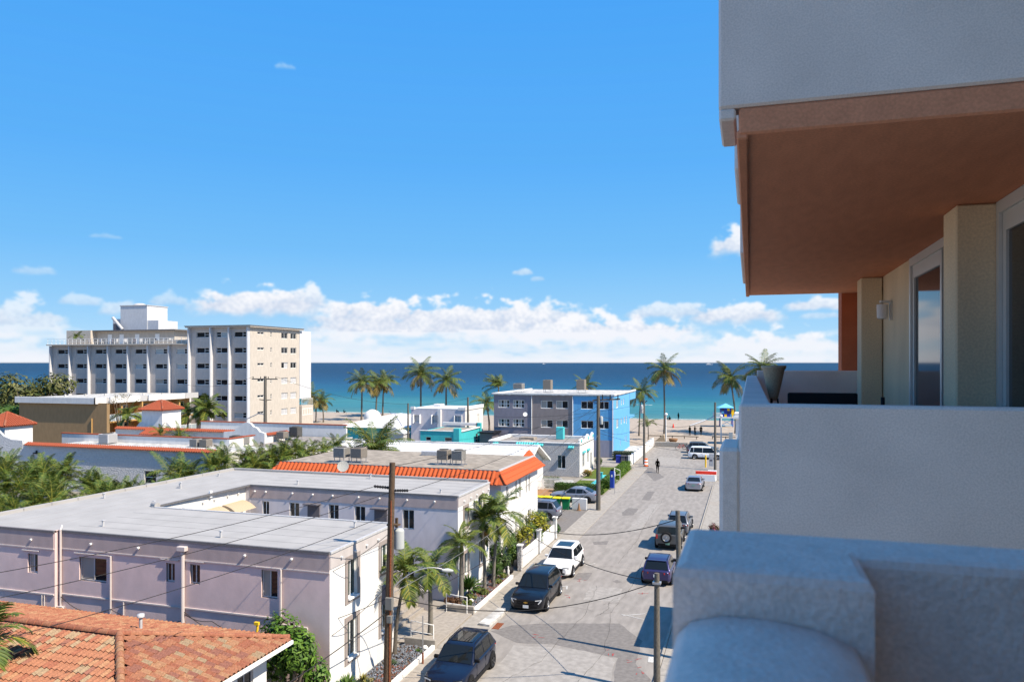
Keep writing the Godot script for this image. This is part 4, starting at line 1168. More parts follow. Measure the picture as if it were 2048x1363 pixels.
func build_mansard() -> void:
	var b = thing("mansard_apartment_house", "white two-storey building with tan flat roof edged in bright orange tiles", "building")
	var e = 5.3; var t = 6.12
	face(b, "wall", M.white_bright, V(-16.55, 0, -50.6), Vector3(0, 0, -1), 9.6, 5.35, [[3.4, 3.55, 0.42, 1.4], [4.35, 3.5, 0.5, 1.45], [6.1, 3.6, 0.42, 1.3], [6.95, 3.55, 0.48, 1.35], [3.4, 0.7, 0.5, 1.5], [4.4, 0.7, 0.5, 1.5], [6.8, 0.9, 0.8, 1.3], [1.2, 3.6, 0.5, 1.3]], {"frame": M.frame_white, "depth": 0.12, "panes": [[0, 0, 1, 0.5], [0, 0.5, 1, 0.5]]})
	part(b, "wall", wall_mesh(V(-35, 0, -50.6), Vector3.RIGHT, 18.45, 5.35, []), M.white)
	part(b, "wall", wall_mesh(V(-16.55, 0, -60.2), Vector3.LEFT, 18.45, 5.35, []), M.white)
	part(b, "wall", wall_mesh(V(-35, 0, -60.2), Vector3(0, 0, 1), 9.6, 5.35, []), M.white)
	part(b, "roof", MB.new().bx(-34.2, -16.75, t - 0.12, t, -59.9, -50.8), M.roof_tan)
	# orange mansard: back-board, then tiles
	var bk = MB.new()
	bk.quad(V(-35.2, e, -50.0), V(-16.0, e, -50.0), V(-16.75, t, -50.78), V(-34.3, t, -50.78))
	bk.quad(V(-16.0, e, -50.0), V(-16.0, e, -60.6), V(-16.75, t, -59.9), V(-16.75, t, -50.78))
	bk.quad(V(-16.0, e, -60.6), V(-35.2, e, -60.6), V(-34.3, t, -59.9), V(-16.75, t, -59.9))
	bk.quad(V(-35.2, e, -60.6), V(-35.2, e, -50.0), V(-34.3, t, -50.78), V(-34.3, t, -59.9))
	bk.quad(V(-35.2, e - 0.02, -60.6), V(-16.0, e - 0.02, -60.6), V(-16.0, e - 0.02, -50.0), V(-35.2, e - 0.02, -50.0))
	part(b, "mansard", bk, M.clay_bright)
	var bl = MB.new()
	var rows = []
	for q in [[0.0, 0.115], [0.62, 0.135]]:
		var row = PackedVector3Array()
		for j in 7:
			var a = PI * j / 6.0
			row.append(V(-cos(a) * q[1], sin(a) * q[1] * 0.8, q[0]))
		rows.append(row)
	bl.grid(rows)
	for j in 6: bl.tri(V(0, 0, 0.62), rows[1][j + 1], rows[1][j])
	var bm = bl.mesh()
	var up = V(0, t - e, -0.78).normalized()
	var nrm = Vector3.RIGHT.cross(up)
	for c in 56:
		var x = -35.0 + c * 0.338
		for r in 2:
			var s = 0.53 * (r + 1) + 0.02
			var f = s / 1.13
			if x < -35.2 + 0.9 * f or x > -16.1 - 0.75 * f: continue
			part(b, "roof_tile", bm, M.clay_bright, Transform3D(Basis(Vector3.RIGHT, nrm, -up), V(x, e, -50.0) + up * s + nrm * 0.02))
	# right slope in smooth overlapping courses
	for k in 3:
		var f0 = k / 3.0; var f1 = (k + 1.06) / 3.0
		var p0 = V(-16.0, e, 0).lerp(V(-16.75, t, 0), f0) + V(0.035, 0.03, 0); var p1 = V(-16.0, e, 0).lerp(V(-16.75, t, 0), minf(f1, 1.0)) + V(0.005, 0.008, 0)
		var z0 = -50.0 - 0.78 * f0; var z1 = -50.0 - 0.78 * minf(f1, 1.0)
		var y0 = -60.6 + 0.7 * f0; var y1 = -60.6 + 0.7 * minf(f1, 1.0)
		var m = MB.new()
		m.quad(V(p0.x, p0.y, z0), V(p0.x, p0.y, y0), V(p1.x, p1.y, y1), V(p1.x, p1.y, z1))
		m.quad(V(p0.x - 0.03, p0.y - 0.04, z0), V(p0.x - 0.03, p0.y - 0.04, y0), V(p0.x, p0.y, y0), V(p0.x, p0.y, z0))
		part(b, "tile_course", m, M.clay_bright)
	cap_line(b, V(-16.0, e + 0.03, -50.0), V(-16.75, t + 0.03, -50.78), 0.34, 0.09, [M.clay_bright])
	part(b, "roof_edge", MB.new().bar(V(-16.78, t + 0.03, -50.8), V(-16.78, t + 0.03, -59.9), 0.12, 0.10), M.flashing_pale)
	part(b, "roof_edge", MB.new().bar(V(-34.25, t + 0.02, -50.8), V(-16.8, t + 0.02, -50.8), 0.1, 0.07), M.flashing)
	part(b, "roof_hatch", MB.new().ch(-25.7, -24.3, t, t + 0.35, -58.6, -57.6, 0.02), M.flashing_pale)
	part(b, "corner_roof_peak", MB.new().tri_prism(V(-17.6, t, -59.6), V(-16.9, t, -59.9), V(-17.4, t + 0.4, -60.3)), M.clay_bright)
	ac_unit(V(-29.75, t, -51.9), "grey rooftop air conditioner, leftmost on the tan orange-edged roof", M.ac_grey, 0.95, 0.75, 0.4)
	ac_unit(V(-28.35, t, -52.0), "brown rooftop air conditioner beside the leftmost grey one on tan roof", M.ac_brown, 0.95, 0.75, 0.4)
	ac_unit(V(-21.75, t, -52.9), "grey-brown air conditioner, left of the pair near the tan roof's street end", M.ac_brown, 0.85, 0.72, 0.4)
	ac_unit(V(-20.6, t, -52.95), "grey ribbed air conditioner nearest the tan roof's street end", M.ac_grey, 0.85, 0.72, 0.4)
	var d = thing("satellite_dish", "pale round satellite dish tilted on the orange tile edge", "dish", V(-28.4, 5.75, -50.0))
	var dish_rows = MB.new().lathe(V(0, 0, 0), [[0.0, 0.0], [0.15, 0.015], [0.3, 0.06], [0.42, 0.12], [0.42, 0.135], [0.0, 0.02]], 24)
	part(d, "reflector", dish_rows, M.dish, Transform3D(Basis.from_euler(V(1.1, 0.35, 0)), V(0, 0.35, 0.25)))
	part(d, "mast", MB.new().tube([V(0, -0.1, 0), V(0, 0.3, 0.02), V(0, 0.36, 0.22)], 0.03, 8), M.steel)

func build_mission() -> void:
	var b = thing("mission_style_building", "white mission-style stucco building with red tile copings and two small towers", "building")
	# front block
	face(b, "wall", M.stucco_white, V(-76, 0, -64), Vector3.RIGHT, 26.0, 4.75, [[16.4, 1.3, 1.5, 1.3]], {"frame": M.frame_white, "trim": 0.16, "panes": [[0, 0, 1, 0.5], [0, 0.5, 1, 0.5]], "depth": 0.15})
	part(b, "wall", wall_mesh(V(-50, 0, -64), Vector3(0, 0, -1), 3.0, 4.75, []), M.white_bright)
	coping_tiles(b, V(-75.5, 4.98, -64.1), V(-50.2, 4.98, -64.1), V(0, 0, 1), M.clay_red, 0.42, 0.25)
	part(b, "roof", MB.new().bx(-76, -50.05, 4.2, 4.35, -73, -64.3), M.white_roof)
	part(b, "shoulder_wall", MB.new().slab([Vector2(-84, 0), Vector2(-76, 0), Vector2(-76, 5.2), Vector2(-77.5, 5.25), Vector2(-78.7, 5.6), Vector2(-79.5, 6.2), Vector2(-80.2, 6.4), Vector2(-84, 6.4)], -64.25, -63.98), M.stucco_white)
	# long inner parapets with thin red caps
	for q in [[-79.5, -55.8, 5.15, -72.2], [-72.0, -49.6, 5.62, -87.6]]:
		part(b, "parapet", MB.new().bx(q[0], q[1], 3.8, q[2], q[3] - 0.3, q[3]), M.white_bright)
		part(b, "parapet_cap", MB.new().ch(q[0] - 0.1, q[1] + 0.05, q[2], q[2] + 0.12, q[3] - 0.38, q[3] + 0.08, 0.03), M.clay_red)
	part(b, "parapet", MB.new().bx(-55.8, -55.5, 3.8, 5.15, -76.5, -72.2), M.white_bright)
	part(b, "parapet_cap", MB.new().ch(-55.9, -55.4, 5.15, 5.27, -76.8, -72.2, 0.03), M.clay_red)
	# middle wall with tiles and its small tiled porch
	part(b, "wall", MB.new().bx(-79, -60.5, 3.6, 5.15, -80.4, -79.9), M.stucco_white)
	coping_tiles(b, V(-79, 5.36, -80.0), V(-60.5, 5.36, -80.0), V(0, 0, 1), M.clay_red, 0.42, 0.25)
	coping_tiles(b, V(-73.8, 5.2, -79.6), V(-70.2, 5.2, -79.6), V(0, 0, 1), M.clay_red, 1.3, 0.55)
	# mission gable
	var prof = []
	for q in [[-61.0, 3.8], [-55.2, 3.8], [-55.2, 5.3], [-55.9, 5.45], [-56.3, 5.9], [-56.8, 6.05], [-57.2, 6.45], [-57.7, 6.6], [-58.2, 6.45], [-58.6, 6.05], [-59.1, 5.9], [-59.5, 5.45], [-61.0, 5.3]]: prof.append(Vector2(q[0], q[1]))
	part(b, "mission_gable", MB.new().slab(prof, -78.6, -78.25), M.white_bright)
	part(b, "gable_side", MB.new().bx(-55.5, -55.2, 3.9, 5.0, -83.5, -78.6), M.white_bright)
	coping_tiles(b, V(-55.3, 5.2, -78.7), V(-55.3, 5.2, -83.4), V(1, 0, 0), M.clay_red, 0.3, 0.2)
	# flat roof on the right and its street-side wall
	part(b, "roof", MB.new().bx(-61, -48.75, 3.95, 4.1, -87.4, -66.6), M.roof_ash)
	part(b, "roof_edge", MB.new().bx(-48.8, -48.55, 3.92, 4.2, -87.4, -66.6), M.flashing_pale)
	part(b, "roof_edge", MB.new().bx(-49.05, -48.85, 4.1, 4.2, -87.4, -66.6), M.flashing)
	face(b, "wall", M.white_bright, V(-48.6, 0, -66.6), Vector3(0, 0, -1), 21.0, 3.92, [[17.5, 1.9, 1.0, 1.1]], {})
	part(b, "wall", MB.new().bx(-60, -48.7, 0, 3.9, -66.9, -66.6), M.white_bright)
	part(b, "wall", MB.new().bx(-80, -49.6, 0, 3.9, -88.0, -87.7), M.white_bright)
	part(b, "roof", MB.new().bx(-80, -61.0, 3.7, 3.9, -87.5, -73.0), M.white_roof)
	# towers with pyramid tile roofs
	for q in [[-78.3, -74.4 + 0.05, -85.0, -81.0, 7.5, 8.75, -76.4, -72.5], [0, 0, -69.0, -64.9, 6.5, 7.95, -83.9, -79.7]]:
		var x0: float = q[6]; var x1: float = q[7]; var z0: float = q[2]; var z1: float = q[3]; var y: float = q[4]
		part(b, "tower", MB.new().bx(x0 + 0.3, x1 - 0.3, 3.5, y, z0 + 0.3, z1 - 0.3), M.white_bright)
		var c = V((x0 + x1) / 2, q[5], (z0 + z1) / 2)
		var cor = [V(x0, y, z1), V(x1, y, z1), V(x1, y, z0), V(x0, y, z0)]
		var rf = MB.new()
		for k in 4:
			var a: Vector3 = cor[k]; var d: Vector3 = cor[(k + 1) % 4]
			rf.tri(a, d, c)
			var n = 15
			for i in n:
				var f = (i + 0.5) / n
				var s = a.lerp(d, f)
				var top = c
				var mid = (a + d) / 2
				var g = 1.0 - absf(f - 0.5) * 2.0
				top = s + (c - mid) * g
				var out = (mid - V(c.x, mid.y, c.z)).normalized()
				rf.tube([s + out * 0.06 + Vector3.UP * 0.04, top + Vector3.UP * 0.05], 0.105, 6)
		rf.quad(cor[3] - V(0, 0.03, 0), cor[2] - V(0, 0.03, 0), cor[1] - V(0, 0.03, 0), cor[0] - V(0, 0.03, 0))
		var tr = part(b, "tower_roof", rf, M.clay_red)
		for k in 4: cap_line(tr, cor[k] + V(0, 0.1, 0), c + V(0, 0.08, 0), 0.4, 0.12, [M.clay_red, M.clay1])
	# curved shoulders beside the far tower
	var sh = []
	for q in [[0, 0], [3.4, 0], [3.4, 1.05], [2.2, 1.15], [1.0, 1.6], [0.3, 2.3], [0, 2.4]]: sh.append(q)
	part(b, "shoulder_wall", MB.new().slab(sh.map(func(q): return Vector2(-72.8 + q[0], 3.6 + q[1])), -82.2, -81.9), M.white_bright)
	part(b, "shoulder_wall", MB.new().slab(sh.map(func(q): return Vector2(-76.1 - q[0], 3.6 + q[1])), -81.6, -81.3), M.white_bright)
	# window into the small turquoise-edged opening and wall lamp
	part(b, "wall_lantern", MB.new().cb(-73.9, 3.9, -63.9, 0.9, 0.12, 0.1).cb(-73.9, 4.05, -63.9, 0.12, 0.3, 0.1), M.black)
	ac_unit(V(-70.9, 4.35, -70.6), "pale grey boxy air conditioner on the mission building near the left tower", M.louver, 1.4, 1.05, 0.1)
	ac_unit(V(-58.9, 4.35, -70.9), "grey air conditioner left of a tan one before the long white parapet", M.ac_grey, 1.0, 0.8, 0.1)
	ac_unit(V(-57.6, 4.35, -70.9), "tan air conditioner beside a grey one before the long white parapet", M.ac_brown, 1.0, 0.8, 0.1)
	ac_unit(V(-70.6, 3.9, -81.6), "grey air conditioner at the foot of the red-roofed white tower", M.ac_grey, 1.2, 1.0, 0.25)
	ac_unit(V(-57.2, 4.1, -75.6), "dark grey twin-fan air conditioner left of the curved white gable's foot", M.ac_dark, 1.1, 0.85, 0.25)
	ac_unit(V(-55.9, 4.1, -75.2), "grey air conditioner directly below the curved white gable", M.ac_grey, 1.0, 0.85, 0.25)
	ac_unit(V(-54.2, 4.1, -80.4), "brown air conditioner in front of a darker one on ash-grey roof", M.ac_brown, 1.05, 0.85, 0.4)
	ac_unit(V(-53.9, 4.1, -82.8), "tall dark air conditioner behind a brown one on ash-grey roof", M.ac_dark, 1.15, 1.25, 0.4)

func build_motel() -> void:
	var b = thing("tan_motel", "tan and apricot motel with white fascia and recessed balconies", "building")
	part(b, "wall", wall_mesh(V(-108, 0, -90.4), Vector3.RIGHT, 17.0, 7.7, []), M.tan)
	part(b, "roof", MB.new().bx(-108.25, -93.3, 7.62, 8.3, -112.2, -90.25), M.white_roof)
	part(b, "fascia", MB.new().bx(-108.3, -92.61, 7.58, 8.5, -90.2, -89.9), M.white_bright)
	part(b, "wall", MB.new().bx(-94.6, -91.05, 0, 7.57, -91.0, -90.41), M.tan)
	for k in 4: part(b, "fascia_groove", MB.new().bx(-108.3, -92.7, 7.76 + k * 0.18, 7.785 + k * 0.18, -89.9, -89.885), M.frame_grey)
	var zz = [-89.9, -91.9, -92.6, -98.5, -100.4, -108.5, -112.4]
	for k in 6:
		var outx = [-92.6, -92.9, -92.5, -92.9, -92.5, -92.9][k] as float
		part(b, "fascia", MB.new().bx(outx - 0.3, outx, 7.58, 8.5, zz[k + 1] + 0.004, zz[k]), M.white_bright if k % 2 == 0 else M.flashing_pale)
	part(b, "wall", MB.new().bx(-108, -94.6, 0, 7.6, -112.2, -90.6), M.apricot)
	# balconies on the street side: dividing walls, floors, doors, glass railings
	var z = -91.0
	var n = 0
	while z > -111.0:
		part(b, "divider", MB.new().bx(-94.6, -93.0, 0, 7.6, z - 0.25, z), M.apricot)
		for fl in [2.0, 4.75]:
			part(b, "balcony_floor", MB.new().bx(-94.6, -92.95, fl - 0.2, fl, z - 4.2, z), M.apricot)
			window(b, V(-94.59, fl, z - 0.9), Vector3(0, 0, -1), [0, 0.05, 2.0, 2.2], {"depth": 0.02, "called": "balcony_door", "glass": M.glass})
			var r = part(b, "railing", MB.new().bx(-93.0, -92.95, fl + 1.0, fl + 1.06, z - 4.2, z).bx(-93.0, -92.95, fl + 0.05, fl + 0.1, z - 4.2, z).cb(-92.97, fl + 0.5, z - 1.5, 0.05, 1.0, 0.05).cb(-92.97, fl + 0.5, z - 3.0, 0.05, 1.0, 0.05), M.frame_white)
			part(r, "panel", MB.new().bx(-92.985, -92.97, fl + 0.1, fl + 1.0, z - 4.2, z), M.glass_pale)
		z -= 4.2
		n += 1
	part(b, "downpipe", MB.new().tube([V(-93.7, 0, -90.3), V(-93.7, 5.4, -90.3)], 0.09, 8), M.apricot)
	for k in 6: part(b, "roof_vent", MB.new().tube([V(-105 + k * 2.1, 8.3, -96 - k * 1.9), V(-105 + k * 2.1, 8.65, -96 - k * 1.9)], 0.15, 8), M.white_roof)

func hotel_window(p: Node, o: Vector3, ux: Vector3, q: Array, flip: bool, gl: Material) -> void:
	var panes = [[0, 0, 0.64, 1], [0.64, 0, 0.36, 0.5], [0.64, 0.5, 0.36, 0.5]]
	if flip: panes = [[0.36, 0, 0.64, 1], [0, 0, 0.36, 0.5], [0, 0.5, 0.36, 0.5]]
	window(p, o, ux, q, {"panes": panes, "depth": 0.16, "fw": 0.06, "sill": 0.1, "glass": [gl, M.glass_dark, M.glass_dark]})

func build_hotel() -> void:
	var b = thing("beach_hotel", "long pale beach hotel with white fins, six storeys and a rooftop tower", "building")
	var rows = [18.25, 15.45, 12.65, 9.75, 6.9, 3.95]
	var gls = [M.glass_dark, M.glass_dark, M.glass_dark, M.blind, M.glass_dark, M.glass_dark, M.glass_pale, M.glass_dark]
	# main block, front
	var cols = [[-95.45, 2.7, false], [-91.2, 2.7, true], [-87.4, 2.7, false]]
	var holes = []
	for c in cols:
		for y in rows: holes.append([c[0] + 96.9, y, c[1], 0.95, c[2]])
	part(b, "wall", wall_mesh(V(-96.9, 0, -115), Vector3.RIGHT, 12.8, 20.0, holes, 0.16), M.hotel)
	for h in holes: hotel_window(b, V(-96.9, 0, -115), Vector3.RIGHT, h, h[4], gls[rng.randi() % 8])
	# wing, front
	holes = []
	for x in [-128.1, -123.5, -118.9, -114.2, -109.55, -104.9, -100.15]:
		for y in [15.35, 12.6, 9.8, 6.95, 4.0]: holes.append([x + 129.6, y, 2.6, 0.9, false])
	part(b, "wall", wall_mesh(V(-129.6, 0, -115.4), Vector3.RIGHT, 32.7, 17.0, holes, 0.16), M.hotel)
	for h in holes: hotel_window(b, V(-129.6, 0, -115.4), Vector3.RIGHT, h, false, gls[rng.randi() % 8])
	for x in [-129.45, -124.75, -120.15, -115.44, -110.81, -106.19, -101.47]: part(b, "fin", MB.new().bx(x - 0.1, x + 0.1, 0, 16.9, -115.4, -114.75), M.hotel_white)
	for x in [-96.75, -92.02, -88.17, -84.25]: part(b, "fin", MB.new().bx(x - 0.11, x + 0.11, 0, 20.0, -115.0, -114.3), M.hotel_white)
	# right side
	var sh = []
	var so = []
	for k in 6:
		var y: float = rows[k]
		sh.append([2.1, y + 0.55, 1.95, 0.45]); so.append({"panes": [[0, 0, 0.5, 1], [0.5, 0, 0.5, 1]]})
		sh.append([6.0, y + 0.2, 0.42, 0.85]); so.append({"panes": [[0, 0, 1, 0.5], [0, 0.5, 1, 0.5]]})
		sh.append([9.4, y, 2.1, 1.12]); so.append({"panes": [[0, 0, 0.5, 1], [0.5, 0, 0.5, 1]], "glass": [M.glass, M.louver, M.glass] if k == 2 else M.louver if k > 2 else M.glass})
		sh.append([12.4, y, 2.0, 1.12]); so.append({"panes": [[0, 0, 0.33, 1], [0.33, 0, 0.34, 1], [0.67, 0, 0.33, 1]] if k > 2 else [[0, 0, 0.5, 1], [0.5, 0, 0.5, 1]], "glass": M.louver if k > 2 else M.glass})
	part(b, "wall", wall_mesh(V(-84.1, 0, -115), Vector3(0, 0, -1), 15.4, 20.0, sh, 0.14), M.hotel_light)
	for k in sh.size():
		var o: Dictionary = so[k]
		o.merge({"depth": 0.14, "fw": 0.07})
		window(b, V(-84.1, 0, -115), Vector3(0, 0, -1), sh[k], o)
	part(b, "stair_wall", MB.new().bx(-96, -84.0, 6.7, 19.9, -134.4, -130.4), M.hotel_white)
	part(b, "terrace", MB.new().bx(-96, -83.6, 0, 5.3, -134.6, -130.5), M.hotel_light)
	window(b, V(-83.6, 0, -130.6), Vector3(0, 0, -1), [0.1, 3.45, 3.5, 1.3], {"panes": [[0, 0, 0.25, 1], [0.25, 0, 0.25, 1], [0.5, 0, 0.25, 1], [0.75, 0, 0.25, 1]], "depth": 0.02, "glass": M.louver, "fw": 0.09})
	var rl = MB.new().bx(-83.7, -83.65, 6.55, 6.62, -134.5, -130.5)
	for k in 11: rl.cb(-83.67, 5.95, -130.55 - k * 0.39, 0.04, 1.25, 0.04)
	part(b, "railing", rl, M.frame_white)
	part(b, "wall", MB.new().bx(-97, -84.3, 0, 19.95, -130.4, -115.3), M.hotel)
	part(b, "wall", MB.new().bx(-129.5, -97.2, 0, 16.7, -131, -115.7), M.hotel)
	# roofs and eaves
	part(b, "roof", MB.new().bx(-97.3, -83.5, 20.0, 20.22, -131, -114.2), M.hotel_light)
	part(b, "roof_edge", MB.new().bx(-97.4, -83.4, 20.22, 20.34, -131.1, -114.1), M.flashing)
	part(b, "roof", MB.new().bx(-130.0, -97.35, 17.0, 17.22, -131, -114.5), M.hotel_light)
	# roof terrace: penthouse, railings, stair tower
	part(b, "penthouse", MB.new().bx(-130.5, -124.4, 17.2, 20.1, -131, -119.6), M.hotel_light)
	part(b, "penthouse", MB.new().bx(-124.39, -105.5, 17.2, 19.9, -131, -121), M.hotel_light)
	part(b, "penthouse_roof", MB.new().bx(-125.5, -104.5, 19.9, 20.1, -131, -120), M.flashing)
	for x in [-121.5, -118.6, -114.8, -110.0]:
		part(b, "penthouse_door", MB.new().bx(x, x + 1.0, 17.3, 19.3, -121.0, -120.94), M.frame_white)
	var tr = MB.new().bx(-129.9, -97.4, 18.2, 18.26, -114.75, -114.7).bx(-129.9, -97.4, 17.75, 17.79, -114.75, -114.7)
	for k in 33: tr.cb(-129.8 + k * 1.01, 17.7, -114.72, 0.05, 1.05, 0.05)
	part(b, "terrace_railing", tr, M.frame_white)
	part(b, "parapet", MB.new().bx(-105.0, -97.4, 17.22, 17.9, -115.6, -115.2), M.hotel_light)
	part(b, "tower", MB.new().bx(-119.4, -112.9, 20.1, 24.9, -127.5, -122), M.hotel_white)
	part(b, "tower", MB.new().bx(-112.89, -110.3, 20.1, 22.0, -127.4, -122.1), M.hotel_white)
	part(b, "tower", MB.new().bx(-121.6, -119.41, 20.1, 22.4, -126, -122.3), M.hotel_white)
	part(b, "tower_opening", MB.new().bx(-121.4, -119.8, 20.15, 21.5, -122.29, -122.27), M.dark_wall)
	part(b, "tower_roof", MB.new().bx(-119.5, -112.8, 24.9, 25.05, -127.6, -121.9).lathe(V(-116.5, 25.0, -124), [[1.3, 0.0], [1.1, 0.35], [0.6, 0.55], [0, 0.6]], 16), M.flashing_pale)
	part(b, "duct", MB.new().tube([V(-117.8, 20.2, -120.9), V(-120.2, 22.6, -120.9)], 0.3, 8), M.flashing_pale)
	for k in 12:
		var t = solo("terrace_chair", "small chair on the hotel's roof terrace behind the white railing", "chair", MC_chair(), M.louver if k % 3 else M.dark_wall, V(-122.0 + k * 1.75 + rng.randf() * 0.6, 17.22, -116.0 - rng.randf()), rng.randf() * 6.0, "roof terrace chairs")

func MC_chair() -> ArrayMesh:
	if not MC.has("chair"):
		MC["chair"] = MB.new().cb(0, 0.42, 0, 0.5, 0.06, 0.5).cb(0, 0.72, -0.24, 0.5, 0.56, 0.05).cb(-0.22, 0.2, 0.2, 0.05, 0.42, 0.05).cb(0.22, 0.2, 0.2, 0.05, 0.42, 0.05).cb(-0.22, 0.2, -0.2, 0.05, 0.42, 0.05).cb(0.22, 0.2, -0.2, 0.05, 0.42, 0.05).mesh()
	return MC["chair"]
func build_small_houses() -> void:
	# white house with a ribbed metal gable roof
	var b = thing("ribbed_roof_house", "low white house with a long white ribbed metal gable roof", "house")
	part(b, "wall", MB.new().bx(-44.6, -21.9, 0, 2.95, -82.0, -73.6), M.white)
	part(b, "gable", MB.new().xf_x(-21.9, -22.1, [Vector2(-82.2, 2.95), Vector2(-77.8, 4.8), Vector2(-73.4, 2.95)]), M.white_bright)
	for s in 2:
		var z1: float = [-72.9, -82.7][s]
		var m = MB.new()
		m.quad(V(-45.2, 2.93, z1), V(-21.3, 2.93, z1), V(-21.3, 5.0, -77.8), V(-45.2, 5.0, -77.8))
		m.quad(V(-45.2, 2.83, z1), V(-21.3, 2.83, z1), V(-21.3, 4.9, -77.8), V(-45.2, 4.9, -77.8))
		m.quad(V(-45.2, 2.83, z1), V(-21.3, 2.83, z1), V(-21.3, 2.93, z1), V(-45.2, 2.93, z1))
		m.quad(V(-21.3, 2.83, z1), V(-21.3, 4.9, -77.8), V(-21.3, 5.0, -77.8), V(-21.3, 2.93, z1))
		var rf = part(b, "roof", m, M.white_bright)
		for k in 9:
			var f = (k + 0.5) / 9.0
			var p = V(0, 2.94, z1).lerp(V(0, 5.01, -77.8), f)
			part(rf, "seam", MB.new().bx(-45.2, -21.3, p.y - 0.01, p.y + 0.045, p.z - 0.03, p.z + 0.03), M.frame_white)
	part(b, "ridge", MB.new().bx(-45.2, -21.28, 4.98, 5.05, -77.95, -77.65), M.white_bright)
	part(b, "rake_board", MB.new().bar(V(-21.25, 5.0, -77.8), V(-21.25, 2.9, -82.75), 0.08, 0.2).bar(V(-21.25, 5.0, -77.8), V(-21.25, 2.9, -72.85), 0.08, 0.2), M.white)
	part(b, "ornament", MB.new().tube([V(-21.8, 3.6, -77.2), V(-21.78, 4.0, -77.0), V(-21.8, 4.3, -77.3)], 0.05, 6).tube([V(-21.8, 3.5, -77.5), V(-21.75, 3.9, -77.3), V(-21.8, 4.1, -77.1)], 0.05, 6), M.dark_wall)
	# grey stucco house with turquoise trim
	b = thing("grey_stucco_house", "grey stucco flat-roofed house with turquoise tile hoods and trim", "house")
	face(b, "wall", M.stucco_grey, V(-31, 0, -90), Vector3.RIGHT, 11.5, 3.95, [[8.76, 0.95, 1.0, 1.58]], {"frame": M.frame_white, "trim": 0.08, "depth": 0.1, "glass": [M.glass_green, M.glass]})
	face(b, "wall", M.white_bright, V(-19.5, 0, -90), Vector3(0, 0, -1), 8.6, 3.8, [[1.6, 0.9, 1.2, 1.6], [4.5, 1.1, 0.9, 1.5], [6.4, 0.1, 1.0, 2.1]], {"frame": M.frame_white, "depth": 0.12})
	part(b, "wall", MB.new().bx(-31, -30.7, 0, 3.9, -98.6, -90.02), M.white)
	part(b, "wall", MB.new().bx(-31, -19.6, 0, 3.9, -98.6, -98.3), M.white)
	part(b, "roof", MB.new().bx(-30.9, -19.7, 3.55, 3.7, -98.4, -90.2), M.roof_ash)
	part(b, "coping", MB.new().ch(-31.1, -19.45, 3.95, 4.05, -90.25, -89.95, 0.02), M.white_bright)
	part(b, "coping", MB.new().ch(-31.1, -30.7, 3.9, 4.1, -98.6, -90.26, 0.02), M.white_bright)
	part(b, "coping", MB.new().ch(-30.7, -19.8, 3.9, 4.1, -98.7, -98.3, 0.02), M.white_bright)
	# scalloped street-side parapet
	var prof = [Vector2(-98.6, 3.7)]
	for q in [[-98.6, 4.5], [-98.0, 4.7], [-97.4, 4.5], [-97.2, 4.2], [-96.2, 4.2], [-95.8, 4.5], [-95.0, 4.75], [-94.2, 4.5], [-93.8, 4.2], [-92.4, 4.15], [-92.0, 4.4], [-91.4, 4.6], [-90.6, 4.5], [-90.02, 4.4], [-90.02, 3.7]]: prof.append(Vector2(q[0], q[1]))
	part(b, "parapet", MB.new().xf_x(-19.5, -19.7, prof), M.white_bright)
	for z in [-91.0, -95.0, -98.0]:
		part(b, "scroll_ornament", MB.new().lathe_x(V(-19.48, 4.25, z), 0.22, 0.05), M.turquoise_trim)
	for q in [[-20.55, 3.55, -89.98], [-24.35, 3.72, -89.98], [-30.1, 3.72, -89.98]]:
		var m = MB.new()
		for k in 3: m.tube([V(q[0] - 0.24 + k * 0.24, q[1] + 0.08, q[2] - 0.1), V(q[0] - 0.24 + k * 0.24, q[1] - 0.1, q[2] + 0.45)], 0.13, 8)
		part(b, "tile_hood", m, M.turquoise_trim)
	var hood = MB.new()
	for k in 9: hood.tube([V(-27.3 + k * 0.32, 3.95, -90.1), V(-27.3 + k * 0.32, 3.68, -89.55)], 0.13, 8)
	part(b, "tile_hood", hood, M.turquoise_trim)
	for z in [-92.2, -94.9]:
		part(b, "tile_hood", MB.new().tube([V(-19.45, 2.75, z - 0.7), V(-19.45, 2.75, z + 0.7)], 0.16, 8), M.turquoise_trim)
	part(b, "chimney", MB.new().ch(-24.2, -23.2, 3.7, 5.3, -97.9, -97.1, 0.06), M.turquoise_trim)
	part(b, "skylight", MB.new().ch(-28.6, -26.6, 3.7, 4.05, -96.5, -95.0, 0.03), M.roof_tan)
	part(b, "roof_bulge", MB.new().lathe(V(-27.2, 3.68, -93.2), [[1.0, 0], [0.9, 0.14], [0.5, 0.26], [0, 0.3]], 16), M.roof_tan)
	# turquoise house
	b = thing("turquoise_house", "small turquoise house with white window trim and tan flat roof", "house")
	face(b, "wall", M.turquoise, V(-45, 0, -100.5), Vector3.RIGHT, 5.3, 4.0, [[0.85, 2.3, 0.8, 0.85], [3.75, 2.3, 1.1, 0.85]], {"frame": M.frame_white, "trim": 0.22, "panes": [[0, 0, 1, 0.45], [0, 0.45, 1, 0.55]], "depth": 0.12, "glass": [M.blind, M.glass]})
	part(b, "wall", MB.new().ch(-39.9, -39.0, 0, 4.45, -101.3, -100.4, 0.03), M.turquoise)
	face(b, "wall", M.turquoise, V(-39.1, 0, -101.3), Vector3(0, 0, -1), 8.0, 3.9, [[6.2, 1.5, 0.9, 1.6]], {"frame": M.frame_white, "trim": 0.2, "panes": [[0, 0, 1, 0.5], [0, 0.5, 1, 0.5]], "depth": 0.12})
	part(b, "wall", MB.new().bx(-45, -39.2, 0, 3.9, -109.3, -109.0), M.turquoise)
